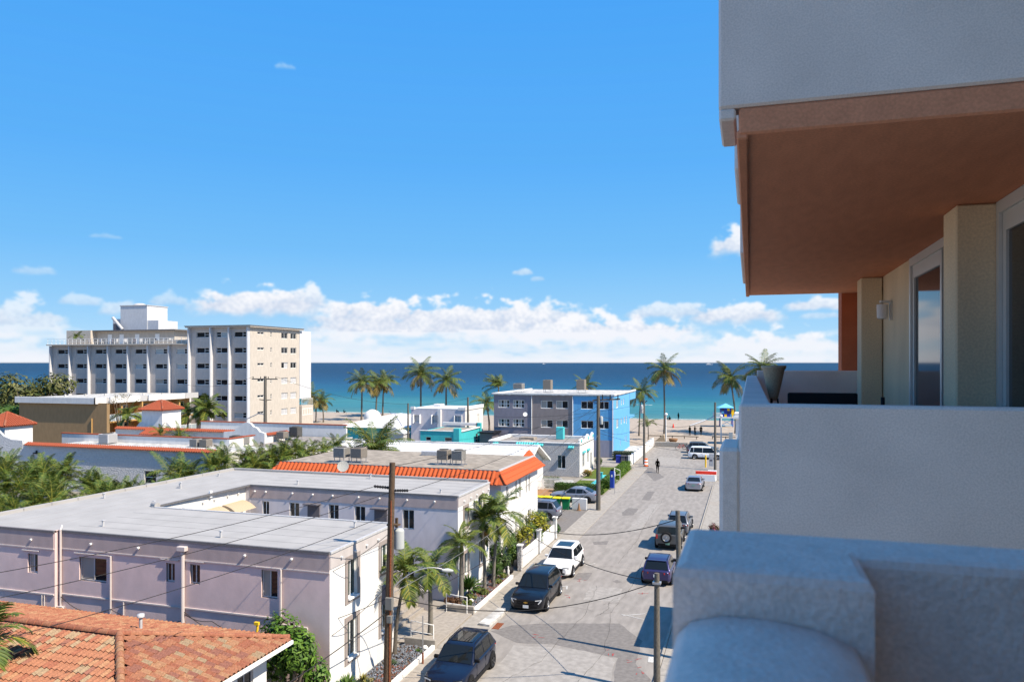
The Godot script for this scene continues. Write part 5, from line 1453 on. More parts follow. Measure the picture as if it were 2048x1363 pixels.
	part(b, "wall", MB.new().bx(-45, -44.8, 0, 3.9, -109.0, -100.52), M.turquoise)
	part(b, "roof", MB.new().bx(-45, -39.2, 3.7, 3.85, -109, -100.6), M.roof_tan)
	part(b, "coping", MB.new().ch(-45.1, -39.9, 4.0, 4.09, -100.75, -100.4, 0.02).ch(-39.35, -38.95, 3.9, 4.05, -109.3, -101.3, 0.02).ch(-45.1, -39.4, 4.15, 4.6, -109.4, -109.0, 0.02), M.white_bright)
	part(b, "wall", MB.new().ch(-39.6, -38.9, 0, 4.6, -109.6, -109.0, 0.02), M.turquoise)
	# white two-storey block behind it
	b = thing("white_two_storey_house", "white two-storey flat-roofed house behind the turquoise one", "house")
	face(b, "wall", M.lilac_pale, V(-52.2, 0, -113), Vector3.RIGHT, 9.3, 6.2, [[0.5, 4.1, 0.95, 1.2], [3.5, 4.1, 1.0, 1.2], [7.4, 4.1, 1.1, 1.2]], {"glass": [M.louver, M.louver], "depth": 0.25})
	for q in [[-51.3, 1.1], [-48.1, 1.1], [-44.2, 1.2]]:
		for s in [0, 1]: part(b, "shutter", MB.new().ch(q[0] + s * 1.15 - 0.45, q[0] + s * 1.15 - 0.35, 3.95, 5.4, -113.0, -112.55, 0.01), M.frame_white)
	part(b, "pilaster", MB.new().bx(-47.45, -46.9, 0, 6.3, -113.0, -112.55), M.white_bright)
	face(b, "wall", M.white_bright, V(-42.9, 0, -113), Vector3(0, 0, -1), 8.5, 6.2, [[1.0, 4.0, 0.9, 1.4], [5.6, 3.6, 0.9, 1.6]], {"glass": [M.louver, M.louver]})
	part(b, "wall", MB.new().bx(-52.2, -43.0, 0, 6.1, -121.5, -113.1 - 0.2), M.white)
	part(b, "roof", MB.new().bx(-52.3, -42.8, 6.2, 6.4, -121.6, -113.35), M.white_bright)
	part(b, "parapet", MB.new().bx(-52.3, -51.6, 6.2, 6.62, -113.34, -112.9).bx(-44.1, -42.8, 6.2, 6.62, -113.34, -112.9).bx(-43.2, -42.8, 6.4, 6.75, -121.6, -113.35), M.white_bright)
	part(b, "roof_box", MB.new().ch(-50.2, -48.9, 6.4, 6.85, -119, -117.5, 0.02), M.white_bright)
	# pitched white roof beside it
	b = thing("white_hip_roof_house", "house with pale white hip roof and turquoise walls near the beach", "house")
	part(b, "wall", MB.new().bx(-66.5, -54.8, 0, 2.9, -133, -115.5), M.turquoise)
	var ap = V(-60.2, 4.6, -123.5); var ap2 = V(-60.2, 4.6, -126)
	var c = [V(-67.2, 2.9, -114.6), V(-54.2, 2.9, -114.6), V(-54.2, 2.9, -133.8), V(-67.2, 2.9, -133.8)]
	var m2 = MB.new()
	m2.tri(c[0], c[1], ap); m2.quad(c[1], c[2], ap2, ap); m2.tri(c[2], c[3], ap2); m2.quad(c[3], c[0], ap, ap2)
	m2.quad(c[3], c[2], c[1], c[0])
	part(b, "roof", m2, M.white_bright)
	for k in 2: part(b, "roof_hip", MB.new().tube([c[k] + V(0, 0.04, 0), ap + V(0, 0.04, 0)], 0.09, 6), M.frame_grey)
	part(b, "porch", MB.new().bx(-55.5, -52.6, 0, 2.4, -113.4, -111.0), M.flashing_pale)
	part(b, "porch_gable", MB.new().slab([Vector2(-55.8, 2.4), Vector2(-52.4, 2.4), Vector2(-54.0, 3.5)], -113.6, -110.8), M.white)
	part(b, "cupola", MB.new().lathe(V(-67.0, 2.8, -128), [[1.6, 0], [1.6, 1.0], [1.2, 1.8], [0.4, 2.2], [0, 2.25]], 12), M.white_bright)
	b = thing("garden_shed", "dark grey shed with black roof beside the turquoise house", "shed", V(-36.9, 0, -106.8))
	part(b, "wall", MB.new().bx(-1.3, 0.6, 0, 3.3, -3.0, 0), M.dark_wall)
	part(b, "roof", MB.new().bx(-1.6, 1.0, 3.3, 3.45, -3.2, 0.3), M.black)
	# grey wooden fence beside the turquoise house
	var fn = thing("wooden_fence", "weathered grey board fence left of the turquoise house", "fence", V(-50.5, 0, -101.0))
	for k in 17: part(fn, "board", MB.new().bx(k * 0.31, k * 0.31 + 0.29, 0, 2.35 + rng.randf() * 0.1, -0.03, 0.0), M.dark_wall if k > 9 else M.flashing_pale)
	part(fn, "rail", MB.new().bx(0, 5.3, 0.5, 0.6, -0.08, -0.035).bx(0, 5.3, 1.8, 1.9, -0.08, -0.035), M.twig)

func build_blue_block() -> void:
	var b = thing("blue_grey_apartment_block", "three-storey apartment block, violet-grey on one side and bright blue on other", "building")
	var H = 8.85
	var secs = [[-37.1, -31.13, M.grey_violet, 1], [-31.13, -24.87, M.grey_warm, 0], [-24.87, -18.85, M.blue_wall, 0]]
	var wx = [[[-36.4, 1.78], [-34.1, 1.8]], [[-29.73, 1.85], [-27.4, 1.83]], [[-23.65, 1.85], [-21.0, 1.5]]]
	var grid4 = [[0, 0, 0.25, 0.5], [0.25, 0, 0.25, 0.5], [0.5, 0, 0.25, 0.5], [0.75, 0, 0.25, 0.5], [0, 0.5, 0.25, 0.5], [0.25, 0.5, 0.25, 0.5], [0.5, 0.5, 0.25, 0.5], [0.75, 0.5, 0.25, 0.5]]
	for k in 3:
		var s: Array = secs[k]
		var holes = []
		for q in wx[k]:
			for y in [6.93, 4.1, 1.2]: holes.append([q[0] - s[0], y, q[1], 1.15])
		face(b, "wall", s[2], V(s[0], 0, -110 - k * 0.002), Vector3.RIGHT, s[1] - s[0], H, holes, {"panes": grid4 if s[3] == 1 else [[0, 0, 0.5, 1], [0.5, 0, 0.5, 1]], "depth": 0.14, "fw": 0.07, "sill": 0.07, "glass": [M.glass, M.glass] if k == 2 else [M.blind, M.glass]})
	part(b, "lower_wall", MB.new().bx(-24.8, -19.0, 0, 2.45, -110.0, -109.97), M.grey_blue)
	for x in [-31.13, -24.87, -18.95]: part(b, "downpipe", MB.new().tube([V(x, 0.2, -109.93), V(x, H - 0.1, -109.93)], 0.06, 8), M.frame_white)
	part(b, "moulding", MB.new().bx(-37.1, -31.2, 3.98, 4.06, -110.0, -109.93), M.grey_warm)
	var sh = [[2.3, 7.0, 2.1, 1.15], [6.9, 7.2, 0.9, 0.8], [8.8, 7.2, 1.1, 0.9], [2.5, 4.0, 2.0, 1.3], [6.7, 4.3, 1.1, 0.9], [9.5, 4.25, 1.4, 0.95], [12.0, 3.95, 0.9, 1.3], [6.0, 1.05, 0.6, 0.85], [10.2, 1.35, 0.6, 0.8], [11.6, 1.1, 0.8, 1.05]]
	face(b, "wall", M.blue_wall, V(-18.85, 0, -110), Vector3(0, 0, -1), 15.5, H, sh, {"depth": 0.1, "fw": 0.08, "glass": M.glass_pale, "panes": [[0, 0, 0.5, 1], [0.5, 0, 0.5, 1]]})
	part(b, "wall", MB.new().bx(-37.05, -19.1, 0, H - 0.05, -125.4, -110.4), M.grey_violet)
	part(b, "balcony", MB.new().bx(-24, -18.8, 7.6, 8.8, -132.0, -125.5).bx(-24, -18.8, 4.6, 4.9, -131.0, -125.5), M.blue_wall)
	part(b, "roof", MB.new().bx(-37.3, -18.7, H, H + 0.12, -131.5, -109.8), M.white_roof)
	part(b, "roof_edge", MB.new().bx(-37.35, -18.65, H + 0.12, H + 0.3, -110.05, -109.78).bx(-37.35, -37.1, H + 0.12, H + 0.3, -131.5, -110.06).bx(-18.9, -18.65, H + 0.12, H + 0.3, -131.5, -110.06), M.white_bright)
	ac_unit(V(-35.0, H + 0.12, -116.2), "low round-cornered air conditioner, leftmost on the blue and grey block's roof", M.ac_grey, 1.5, 0.85, 0.6)
	ac_unit(V(-30.6, H + 0.12, -117.5), "tall tan air conditioner in the middle of blue and grey block's roof", M.ac_brown, 1.3, 1.5, 0.5)
	ac_unit(V(-25.2, H + 0.12, -117.5), "tall tan air conditioner nearest the blue end of the roof", M.ac_brown, 1.3, 1.6, 0.5)
	var d = thing("satellite_dish", "small white satellite dish on the violet-grey wall", "dish", V(-32.0, 6.0, -110))
	part(d, "reflector", MB.new().lathe(V(0, 0, 0), [[0.0, 0.0], [0.2, 0.03], [0.33, 0.09], [0.33, 0.1], [0.0, 0.01]], 18), M.frame_white, Transform3D(Basis.from_euler(V(1.2, 0.2, 0)), V(0, 0, 0.45)))
	part(d, "arm", MB.new().tube([V(0, -0.3, 0), V(0, 0, 0.3), V(0, 0, 0.5)], 0.03, 6), M.steel)
	# steps and walls of its street garden
	var wl = thing("white_garden_wall", "long low white wall along the far pavement before the beach", "wall", V(-15.1, 0, -100.9))
	var z = 0.0
	while z < 25.5:
		part(wl, "panel", MB.new().ch(-0.18, 0.0, 0, 1.35, -z - 2.75, -z - 0.2, 0.02), M.white_bright)
		part(wl, "pier", MB.new().ch(-0.24, 0.06, 0, 1.5, -z - 0.2, -z + 0.1, 0.02), M.white_bright)
		z += 2.95
	var lw = solo("low_concrete_wall", "low concrete wall closing the street end before the sand", "wall", MB.new().ch(-14.9, -9.6, 0, 0.75, -127.3, -126.7, 0.03), M.concrete)
# one palm frond as a mesh: rachis bending down from a first pitch, leaflets on both sides
func frond_mesh(len_: float, pitch: float, bend: float, leaf: float, nleaf: int, lw: float, hang: float, c0: Color, c1: Color, seed_: int) -> ArrayMesh:
	var r = RandomNumberGenerator.new()
	r.seed = seed_
	var m = MB.new()
	var pts = [Vector3.ZERO]
	var tans = []
	var n = 12
	for i in n:
		var s = (i + 0.5) / n
		var a = pitch - bend * pow(s, 1.25)
		var d = V(0, sin(a), cos(a))
		tans.append(d)
		pts.append(pts[-1] + d * len_ / n)
	tans.append(tans[-1])
	var rad = []
	for i in n + 1: rad.append(len_ * 0.011 * (1.15 - float(i) / n))
	m.col = Color(c1.r * 1.1, c1.g, c1.b)
	m.tube(pts, rad, 4, false)
	for k in nleaf:
		var s = 0.1 + 0.9 * (k + 0.5) / nleaf
		var f = s * n
		var i = mini(int(f), n - 1)
		var p = pts[i].lerp(pts[i + 1], f - i)
		var t = tans[i]
		var up = t.cross(Vector3.RIGHT).normalized()
		for side in [-1, 1]:
			var ll = leaf * (0.35 + 0.65 * sin(PI * clampf(s * 0.86 + 0.12, 0, 1))) * r.randf_range(0.85, 1.12)
			var fw = 0.35 + 0.75 * s
			var dir = (V(side, 0, 0) + t * fw + up * r.randf_range(0.05, 0.35)).normalized()
			var mid = p + dir * ll * 0.5 + V(0, -hang * 0.18 * ll, 0)
			var tip = p + dir * ll * 0.92 + V(0, -hang * 0.62 * ll, 0)
			var w = dir.cross(up).normalized() * lw * 0.5
			var w2 = (w + up * lw * 0.25 * r.randf_range(-1, 1))
			var q = r.randf()
			m.col = c0.lerp(c1, q * q) * r.randf_range(0.5, 0.85)
			m.tri(p - w * 0.6, p + w * 0.6, mid + w2)
			m.tri(p - w * 0.6, mid + w2, mid - w2)
			m.tri(mid - w2, mid + w2, tip)
	return m.mesh()

# kinds: coconut, feather (smooth green garden palms), areca (clumping)
func frond_set(kind: String) -> Array:
	if MC.has("fr_" + kind): return MC["fr_" + kind]
	var out = []
	var pit = [1.25, 0.95, 0.6, 0.25, -0.15, -0.6]
	for k in 6:
		var g = Color(0.075, 0.135, 0.022); var y = Color(0.22, 0.23, 0.05)
		if kind == "coconut":
			if k >= 4: g = Color(0.13, 0.13, 0.03); y = Color(0.36, 0.24, 0.07)
			out.append(frond_mesh(1.0, pit[k], [0.75, 1.05, 1.25, 1.3, 1.1, 0.8][k], 0.34, 26, 0.024, 0.9, g, y, 100 + k))
		elif kind == "feather":
			g = Color(0.07, 0.125, 0.02); y = Color(0.24, 0.27, 0.05)
			if k == 4: y = Color(0.34, 0.32, 0.05)
			out.append(frond_mesh(1.0, pit[k] + 0.1, [1.0, 1.35, 1.6, 1.6, 1.3, 0.9][k], 0.36, 30, 0.030, 0.5, g, y, 200 + k))
		else:
			g = Color(0.055, 0.12, 0.018); y = Color(0.25, 0.27, 0.045)
			out.append(frond_mesh(1.0, pit[k] + 0.2, [0.8, 1.1, 1.35, 1.35, 1.1, 0.8][k], 0.28, 30, 0.020, 0.6, g, y, 300 + k))
	MC["fr_" + kind] = out
	return out

# crown of single fronds; spread: how the fronds share out over the six pitches
func crown(p: Node, at: Vector3, kind: String, n: int, len_: float, share: Array, wind = 0.0) -> Node3D:
	var fs = frond_set(kind)
	var c = Node3D.new()
	c.name = "crown"
	p.add_child(c, true)
	c.position = at
	var a = rng.randf() * TAU
	for k in n:
		a += 2.399 + rng.randf_range(-0.25, 0.25)
		var f = (k + 0.5) / n
		var idx = 5
		var acc = 0.0
		for j in 6:
			acc += share[j]
			if f <= acc:
				idx = j
				break
		var l = len_ * rng.randf_range(0.85, 1.12)
		var az = a
		if wind != 0.0: az = lerp_angle(a, -PI / 2, 0.35 * wind)
		var b = Basis(Vector3.UP, az) * Basis(Vector3.RIGHT, rng.randf_range(-0.16, 0.16)) * Basis(Vector3.BACK, rng.randf_range(-0.3, 0.3))
		part(c, "frond", fs[idx], M.leaf, Transform3D(b.scaled(Vector3.ONE * l), Vector3.ZERO))
	return c

func palm(called: String, label: String, base: Vector3, h: float, len_: float, n: int, kind: String, share: Array, lean = Vector3.ZERO, r = 0.15, tm: Material = null, group = "", wind = 0.0) -> Node3D:
	var t = thing(called, label, "palm tree", base, 0.0, group)
	var pts = []
	var rad = []
	for k in 9:
		var f = k / 8.0
		pts.append(V(lean.x * f * f, h * f - (0.06 if k == 0 else 0.0), lean.z * f * f) + V(sin(f * 5.0) * 0.04 * h / 8.0, 0, 0))
		rad.append(r * (1.25 if k == 0 else 1.0 - 0.35 * f))
	part(t, "trunk", MB.new().tube(pts, rad, 10), tm if tm else M.trunk_palm)
	if kind == "feather":
		part(t, "crownshaft", MB.new().tube([pts[8], pts[8] + V(0, 0.3, 0), pts[8] + V(0, 0.6, 0)], [r * 0.85, r * 0.9, r * 0.4], 8), M.stem_green)
		crown(t, pts[8] + V(0, 0.5, 0), kind, n, len_, share, wind)
	else:
		crown(t, pts[8] + V(0, 0.02, 0), kind, n, len_, share, wind)
	return t

# clump of several leaning stems with arching fronds
func areca(label: String, base: Vector3, h: float, stems: int, len_: float, group = "garden palm clumps") -> Node3D:
	var t = thing("areca_palm_clump", label, "palm clump", base, 0.0, group)
	for k in stems:
		var a = TAU * k / stems + rng.randf()
		var d = V(cos(a), 0, sin(a)) * rng.randf_range(0.15, 0.5)
		var hh = h * rng.randf_range(0.55, 1.0)
		part(t, "stem", MB.new().tube([d * 0.4 + V(0, -0.05, 0), d * 1.2 + V(0, hh * 0.5, 0), d * 2.0 + V(0, hh, 0)], [0.06, 0.05, 0.04], 6), M.stem_green)
		crown(t, d * 2.0 + V(0, hh, 0), "areca", 8, len_ * rng.randf_range(0.95, 1.35), [0.25, 0.3, 0.25, 0.15, 0.05, 0.0])
	return t

# leaves spread through an ellipsoid (or a box), as one mesh
func leaf_cloud(rx: float, ry: float, rz: float, n: int, size: float, c0: Color, c1: Color, box = false, lobes = 7) -> MB:
	var m = MB.new()
	var cs = []
	for k in lobes: cs.append([V(rng.randf_range(-0.55, 0.55) * rx, rng.randf_range(-0.45, 0.55) * ry, rng.randf_range(-0.55, 0.55) * rz), rng.randf_range(0.4, 0.62)])
	for k in n:
		var p: Vector3
		var d = V(rng.randfn(), rng.randfn(), rng.randfn()).normalized()
		if box:
			p = V(rng.randf_range(-rx, rx), rng.randf_range(-ry, ry), rng.randf_range(-rz, rz))
			var ax = rng.randi() % 5
			if ax < 2: p.y = ry * rng.randf_range(0.9, 1.03)
			elif ax == 2: p.x = rx * rng.randf_range(0.92, 1.04)
			elif ax == 3: p.z = rz * rng.randf_range(0.92, 1.04)
			else: p.x = -rx * rng.randf_range(0.92, 1.04)
		else:
			var q = cs[rng.randi() % lobes]
			p = q[0] + d * V(rx, ry, rz) * q[1] * pow(rng.randf(), 0.3)
		var nn = (d + V(0, 0.5, 0)).normalized() if not box else V(rng.randfn(), rng.randfn() + 0.8, rng.randfn()).normalized()
		var s = nn.cross(V(rng.randfn(), rng.randfn(), rng.randfn())).normalized()
		var u = s.cross(nn)
		var l = size * rng.randf_range(0.6, 1.3)
		m.col = c0.lerp(c1, rng.randf()) * rng.randf_range(0.5, 0.9)
		m.tri(p - s * l * 0.3, p + s * l * 0.3, p + u * l + nn * l * 0.1)
		m.tri(p + s * l * 0.3, p - s * l * 0.3, p - u * l * 0.5)
	return m

func bush(called: String, label: String, at: Vector3, rx: float, ry: float, rz: float, n: int, size: float, c0: Color, c1: Color, group = "", trunk_h = -1.0) -> Node3D:
	var t = thing(called, label, "tree" if called.ends_with("tree") else "shrub", at, 0.0, group)
	var st = MB.new()
	var cy = ry if trunk_h < 0 else trunk_h + ry * 0.8
	for k in 6:
		var a = k * 1.05 + rng.randf()
		var e = V(cos(a) * rx * 0.6, cy + ry * rng.randf_range(-0.1, 0.5), sin(a) * rz * 0.6)
		st.tube([V(0, -0.05, 0), e * 0.45 + V(0, cy * 0.15, 0), e], [maxf(0.03, rx * 0.07), maxf(0.02, rx * 0.04), 0.01], 6)
	part(t, "trunk" if called.ends_with("tree") else "stems", st, M.twig)
	part(t, "crown" if called.ends_with("tree") else "foliage", leaf_cloud(rx, ry, rz, n, size, c0, c1), M.leaf, Transform3D(Basis(), V(0, cy, 0)))
	return t

func hedge(label: String, x0: float, x1: float, z0: float, z1: float, h: float, c0: Color, c1: Color) -> void:
	var t = thing("hedge", label, "hedge", V((x0 + x1) / 2, 0, (z0 + z1) / 2))
	var rx = (x1 - x0) / 2; var rz = (z1 - z0) / 2
	var core = MB.new()
	core.col = c0 * 0.8
	core.bx(-rx * 0.88, rx * 0.88, 0, h * 0.93, -rz * 0.88, rz * 0.88)
	part(t, "branches", core, M.leaf)
	part(t, "foliage", leaf_cloud(rx, h / 2, rz, int(clampf((rx * rz * 4 + (rx + rz) * h * 4) * 90, 500, 7000)), 0.13, c0, c1, true), M.leaf, Transform3D(Basis(), V(0, h / 2, 0)))

# stiff rosette of sword leaves
func yucca(called: String, label: String, at: Vector3, r: float, n: int, c0: Color, c1: Color, h = 0.0) -> void:
	var t = thing(called, label, "plant", at)
	if h > 0: part(t, "trunk", MB.new().tube([V(0, -0.05, 0), V(0.03, h, 0)], [0.07, 0.05], 8), M.trunk_palm)
	var m = MB.new()
	for k in n:
		var a = k * 2.399
		var e = rng.randf_range(0.1, 1.35)
		var d = V(cos(a) * cos(e), sin(e), sin(a) * cos(e))
		var s = d.cross(Vector3.UP).normalized() * r * 0.06
		var l = r * rng.randf_range(0.75, 1.1)
		var b = V(0, h, 0)
		m.col = c0.lerp(c1, rng.randf()) * rng.randf_range(0.55, 0.9)
		var mid = b + d * l * 0.55
		var tip = b + d * l + V(0, -l * 0.15, 0)
		m.tri(b - s * 0.6, b + s * 0.6, mid + s); m.tri(b - s * 0.6, mid + s, mid - s); m.tri(mid - s, mid + s, tip)
	part(t, "leaves", m, M.leaf)

func build_plants() -> void:
	var coco = [0.15, 0.2, 0.22, 0.2, 0.15, 0.08]
	var far = "coconut palms along the beach"
	palm("coconut_palm", "coconut palm standing apart at the left of a beach trio near hotel", V(-88.4, -0.02, -163.4), 9.0, 4.3, 22, "coconut", coco, V(0.3, 0, 0), 0.22, null, far)
	palm("coconut_palm", "middle palm of beach trio, its crown half behind its neighbour", V(-90.6, -0.02, -175.0), 8.6, 4.2, 20, "coconut", coco, V(0.6, 0, 0), 0.22, null, far)
	palm("coconut_palm", "right palm of the beach trio with yellowing lower fronds", V(-90.7, -0.02, -178.9), 8.7, 4.6, 22, "coconut", coco, V(0.5, 0, 0), 0.22, null, far)
	palm("coconut_palm", "tallest palm rising behind the white two-storey house", V(-68.0, -0.02, -152.0), 11.2, 4.3, 22, "coconut", coco, V(0.2, 0, 0), 0.22, null, far)
	palm("coconut_palm", "palm behind the right half of white two-storey house", V(-61.3, -0.02, -150.0), 9.8, 4.1, 22, "coconut", coco, V(0.2, 0, 0), 0.22, null, far)
	palm("coconut_palm", "windblown palm behind the violet-grey block's left corner", V(-49.8, -0.02, -150.0), 8.6, 3.8, 18, "coconut", [0.4, 0.35, 0.2, 0.05, 0, 0], V(0.3, 0, 0), 0.2, null, far, 1.0)
	palm("coconut_palm", "low palm left of violet-grey block with drooping fronds", V(-49.8, -0.02, -144.8), 5.5, 3.3, 18, "coconut", coco, V(-0.6, 0, 0), 0.2, null, far)
	palm("coconut_palm", "palm crown peeking over the blue and grey block's roof", V(-31.4, -0.02, -150.0), 9.0, 3.4, 18, "coconut", coco, V(0.2, 0, 0), 0.2, null, far)
	palm("coconut_palm", "slim palm just right of the bright blue wall", V(-19.9, -0.02, -144.2), 8.2, 3.4, 18, "coconut", coco, V(0.5, 0, 0), 0.15, null, far)
	palm("coconut_palm", "tall lone palm on the sand right of the blue block", V(-15.8, -0.02, -149.7), 12.2, 4.2, 20, "coconut", [0.12, 0.16, 0.2, 0.22, 0.2, 0.1], V(0, 0, 0), 0.19, null, far)
	palm("coconut_palm", "leaning palm beside the colourful lifeguard tower", V(-2.7, -0.02, -154.9), 10.6, 4.2, 22, "coconut", [0.12, 0.16, 0.22, 0.22, 0.18, 0.1], V(-0.9, 0, 0), 0.2, null, far)
	palm("coconut_palm", "palm partly hidden by balcony parapet at the far right", V(2.0, -0.02, -150.0), 12.6, 4.2, 20, "coconut", coco, V(0.3, 0, 0), 0.2, null, far)
	palm("coconut_palm", "tallest of three small palms right of hotel end", V(-93.7, -0.02, -150.0), 6.4, 3.4, 16, "coconut", coco, V(0.2, 0, 0), 0.18, null, far)
	palm("coconut_palm", "rightmost of three small palms right of hotel end", V(-93.8, -0.02, -155.3), 5.0, 3.0, 16, "coconut", coco, V(-0.3, 0, 0), 0.16, null, far)
	palm("coconut_palm", "lowest of three small palms right of hotel end", V(-96.2, -0.02, -156.0), 4.2, 3.2, 16, "coconut", coco, V(0.2, 0, 0), 0.16, null, far)
	palm("young_palm", "small young palm behind the white street-end wall", V(-17.3, 0, -137.2), 2.9, 1.9, 12, "coconut", [0.1, 0.2, 0.4, 0.3, 0, 0], V(0, 0, 0), 0.09)
	palm("young_palm", "left of two palms against the hotel's lower wall", V(-82.2, 0, -97.0), 5.6, 2.6, 16, "feather", [0.15, 0.25, 0.25, 0.2, 0.15, 0], V(0.2, 0, 0), 0.16)
	palm("young_palm", "right of two palms against the hotel's lower wall", V(-78.8, 0, -97.0), 6.0, 3.0, 18, "feather", [0.15, 0.25, 0.25, 0.2, 0.15, 0], V(0.2, 0, 0), 0.16)
	palm("young_palm", "third palm between the hotel and white parapet", V(-80.4, 0, -98.5), 5.8, 2.6, 16, "feather", [0.15, 0.25, 0.25, 0.2, 0.15, 0], V(-0.2, 0, 0), 0.14)
	palm("young_palm", "palm before the apricot balconies left of the tower", V(-84.8, 0, -88.0), 5.6, 2.6, 14, "feather", [0.1, 0.2, 0.3, 0.25, 0.15, 0], V(0, 0, 0), 0.14)
	palm("potted_palm", "small palm on the hotel's roof terrace", V(-125.1, 17.22, -117.0), 0.9, 1.7, 10, "feather", [0.2, 0.3, 0.3, 0.2, 0, 0], V(0, 0, 0), 0.09)
	palm("courtyard_palm", "left palm top in the mission building's courtyard", V(-69.2, 3.9, -77.0), 1.0, 1.7, 14, "areca", [0.3, 0.3, 0.2, 0.2, 0, 0], V(0, 0, 0), 0.1)
	palm("courtyard_palm", "right palm top in the mission building's courtyard", V(-66.6, 3.9, -77.0), 0.7, 2.2, 14, "areca", [0.05, 0.2, 0.35, 0.4, 0, 0], V(0, 0, 0), 0.1)
	palm("coconut_palm", "big bushy palm behind the tan orange-edged roof", V(-34.6, 0, -66.2), 5.0, 3.9, 24, "coconut", [0.3, 0.3, 0.25, 0.15, 0, 0], V(0.2, 0, 0), 0.2)
	palm("coconut_palm", "darker palm just left of big bushy palm behind tan roof", V(-37.2, 0, -66.6), 3.8, 2.8, 16, "areca", [0.25, 0.3, 0.25, 0.2, 0, 0], V(0.2, 0, 0), 0.16)
	# garden palms before the lilac building
	var gp = [0.2, 0.25, 0.22, 0.18, 0.1, 0.05]
	palm("christmas_palm", "leaning garden palm beside the tall wooden pole, lilac wall behind", V(-15.9, 0, -32.6), 3.4, 1.75, 15, "feather", gp, V(0.5, 0, 0), 0.10, M.trunk_palm, "garden palms")
	palm("christmas_palm", "garden palm with yellowing fronds at the near edge of entrance walk", V(-15.3, 0, -35.4), 2.9, 1.6, 13, "feather", [0.15, 0.2, 0.2, 0.2, 0.25, 0], V(0, 0, 0), 0.14, M.trunk_pale, "garden palms")
	palm("christmas_palm", "garden palm with pale stout trunk at the far edge of entrance walk", V(-15.7, 0, -40.7), 2.8, 1.6, 13, "feather", gp, V(0.05, 0, 0), 0.15, M.trunk_pale, "garden palms")
	palm("christmas_palm", "left trunk of twin garden palms with orange fruit before white fence", V(-15.3, 0, -43.6), 3.6, 1.9, 14, "feather", gp, V(-0.1, 0, 0), 0.11, M.trunk_pale, "garden palms")
	palm("christmas_palm", "right trunk of twin garden palms with orange fruit before white fence", V(-14.95, 0, -44.2), 3.9, 2.1, 14, "feather", gp, V(0.35, 0, 0), 0.11, M.trunk_pale, "garden palms")
	var fr = solo("palm_fruit", "orange-brown hanging fruit stalks on the twin garden palms", "fruit", leaf_cloud(0.5, 0.35, 0.4, 420, 0.09, Color(0.42, 0.22, 0.07), Color(0.5, 0.3, 0.1)), M.leaf, V(-15.1, 3.45, -43.7))
	# near palm in the corner of the picture
	palm("coconut_palm", "dark palm fronds reaching into bottom left corner over the tiled roof", V(-22.3, 0, -18.4), 4.35, 1.75, 15, "feather", [0.1, 0.2, 0.25, 0.25, 0.2, 0], V(-1.2, 0, 0), 0.12)
	# clumps west of the lilac building and behind it
	var names = ["tallest areca clump at the left picture edge before white stucco wall", "areca clump whose crown reaches over white stucco wall's left half", "thin areca clump with bare stems left of stucco wall's middle", "leafy areca clump before the stucco wall's middle", "dense areca clump close to lilac house's roof edge", "areca clump left of the small stucco wall window", "tall areca clump right of the small stucco wall window"]
	var spots = [[-65.5, -53.0, 4.2, 1.9], [-61.0, -52.5, 3.9, 1.8], [-56.0, -50.0, 2.9, 1.7], [-51.0, -50.5, 2.6, 1.7], [-46.5, -48.5, 2.3, 1.6], [-47.8, -54.0, 2.6, 1.7], [-52.0, -60.5, 3.4, 2.2]]
	for k in 7: areca(names[k], V(spots[k][0], 0, spots[k][1]), spots[k][2], 6, spots[k][3])
	var more = [[-58.0, -45.5, 2.7], [-54.0, -44.5, 2.4], [-50.0, -45.0, 2.3], [-63.0, -48.0, 3.3], [-43.5, -52.5, 2.5]]
	for k in 5: areca(["low areca clump at the left edge above the roof", "second low areca clump from left edge above the roof", "third low areca clump from left edge above the roof", "yellowish areca clump behind the low ones at left edge", "small areca clump beside the grey roof's coping"][k], V(more[k][0], 0, more[k][1]), more[k][2], 5, 1.6)
	var fill = [[-67.5, -58.5, 3.6, "second row"], [-63.5, -57.5, 3.2, "second row"], [-58.0, -56.0, 2.4, "second row"], [-53.5, -54.5, 2.2, "second row"], [-49.5, -52.0, 2.3, "first row"], [-54.5, -47.5, 2.5, "first row"], [-59.5, -49.0, 3.2, "first row"], [-44.5, -47.6, 2.1, "first row"], [-41.5, -50.5, 2.4, "first row"]]
	for k in 9: areca(["far-left", "leftmost-but-one", "left-centre", "central", "right-centre", "low left", "tall left", "low right", "rightmost"][k] + " areca clump of the " + fill[k][3] + " between grey roof and stucco wall", V(fill[k][0], 0, fill[k][1]), fill[k][2], 6, 1.9)
	for k in 9:
		var f = k / 8.0
		areca("clump %s in the green palm row along white wall" % ["nearest", "second", "third", "fourth", "fifth", "sixth", "seventh", "eighth", "farthest"][k], V(-48.2 + f * 3.2, 0, -60.5 - f * 16.0), 3.9 + rng.randf() * 0.8, 6, 1.7, "palm row along the white wall")
	# trees and shrubs
	bush("sea_grape_tree", "broad dark round-leaved tree at the left edge before the hotel", V(-119.0, 0, -101.0), 8.5, 4.4, 6.0, 5200, 0.55, Color(0.05, 0.075, 0.02), Color(0.17, 0.17, 0.05), "", 4.0)
	bush("broadleaf_tree", "lower bright green tree left of the tan motel wall", V(-112.5, 0, -92.0), 4.5, 3.0, 3.5, 2600, 0.4, Color(0.05, 0.12, 0.02), Color(0.14, 0.24, 0.04), "", 2.0)
	bush("ficus_shrub", "glossy green shrub between the tiled roof and lilac corner", V(-17.2, 0, -26.2), 1.7, 1.75, 0.85, 4200, 0.17, Color(0.05, 0.13, 0.015), Color(0.16, 0.28, 0.04), "", 0.5)
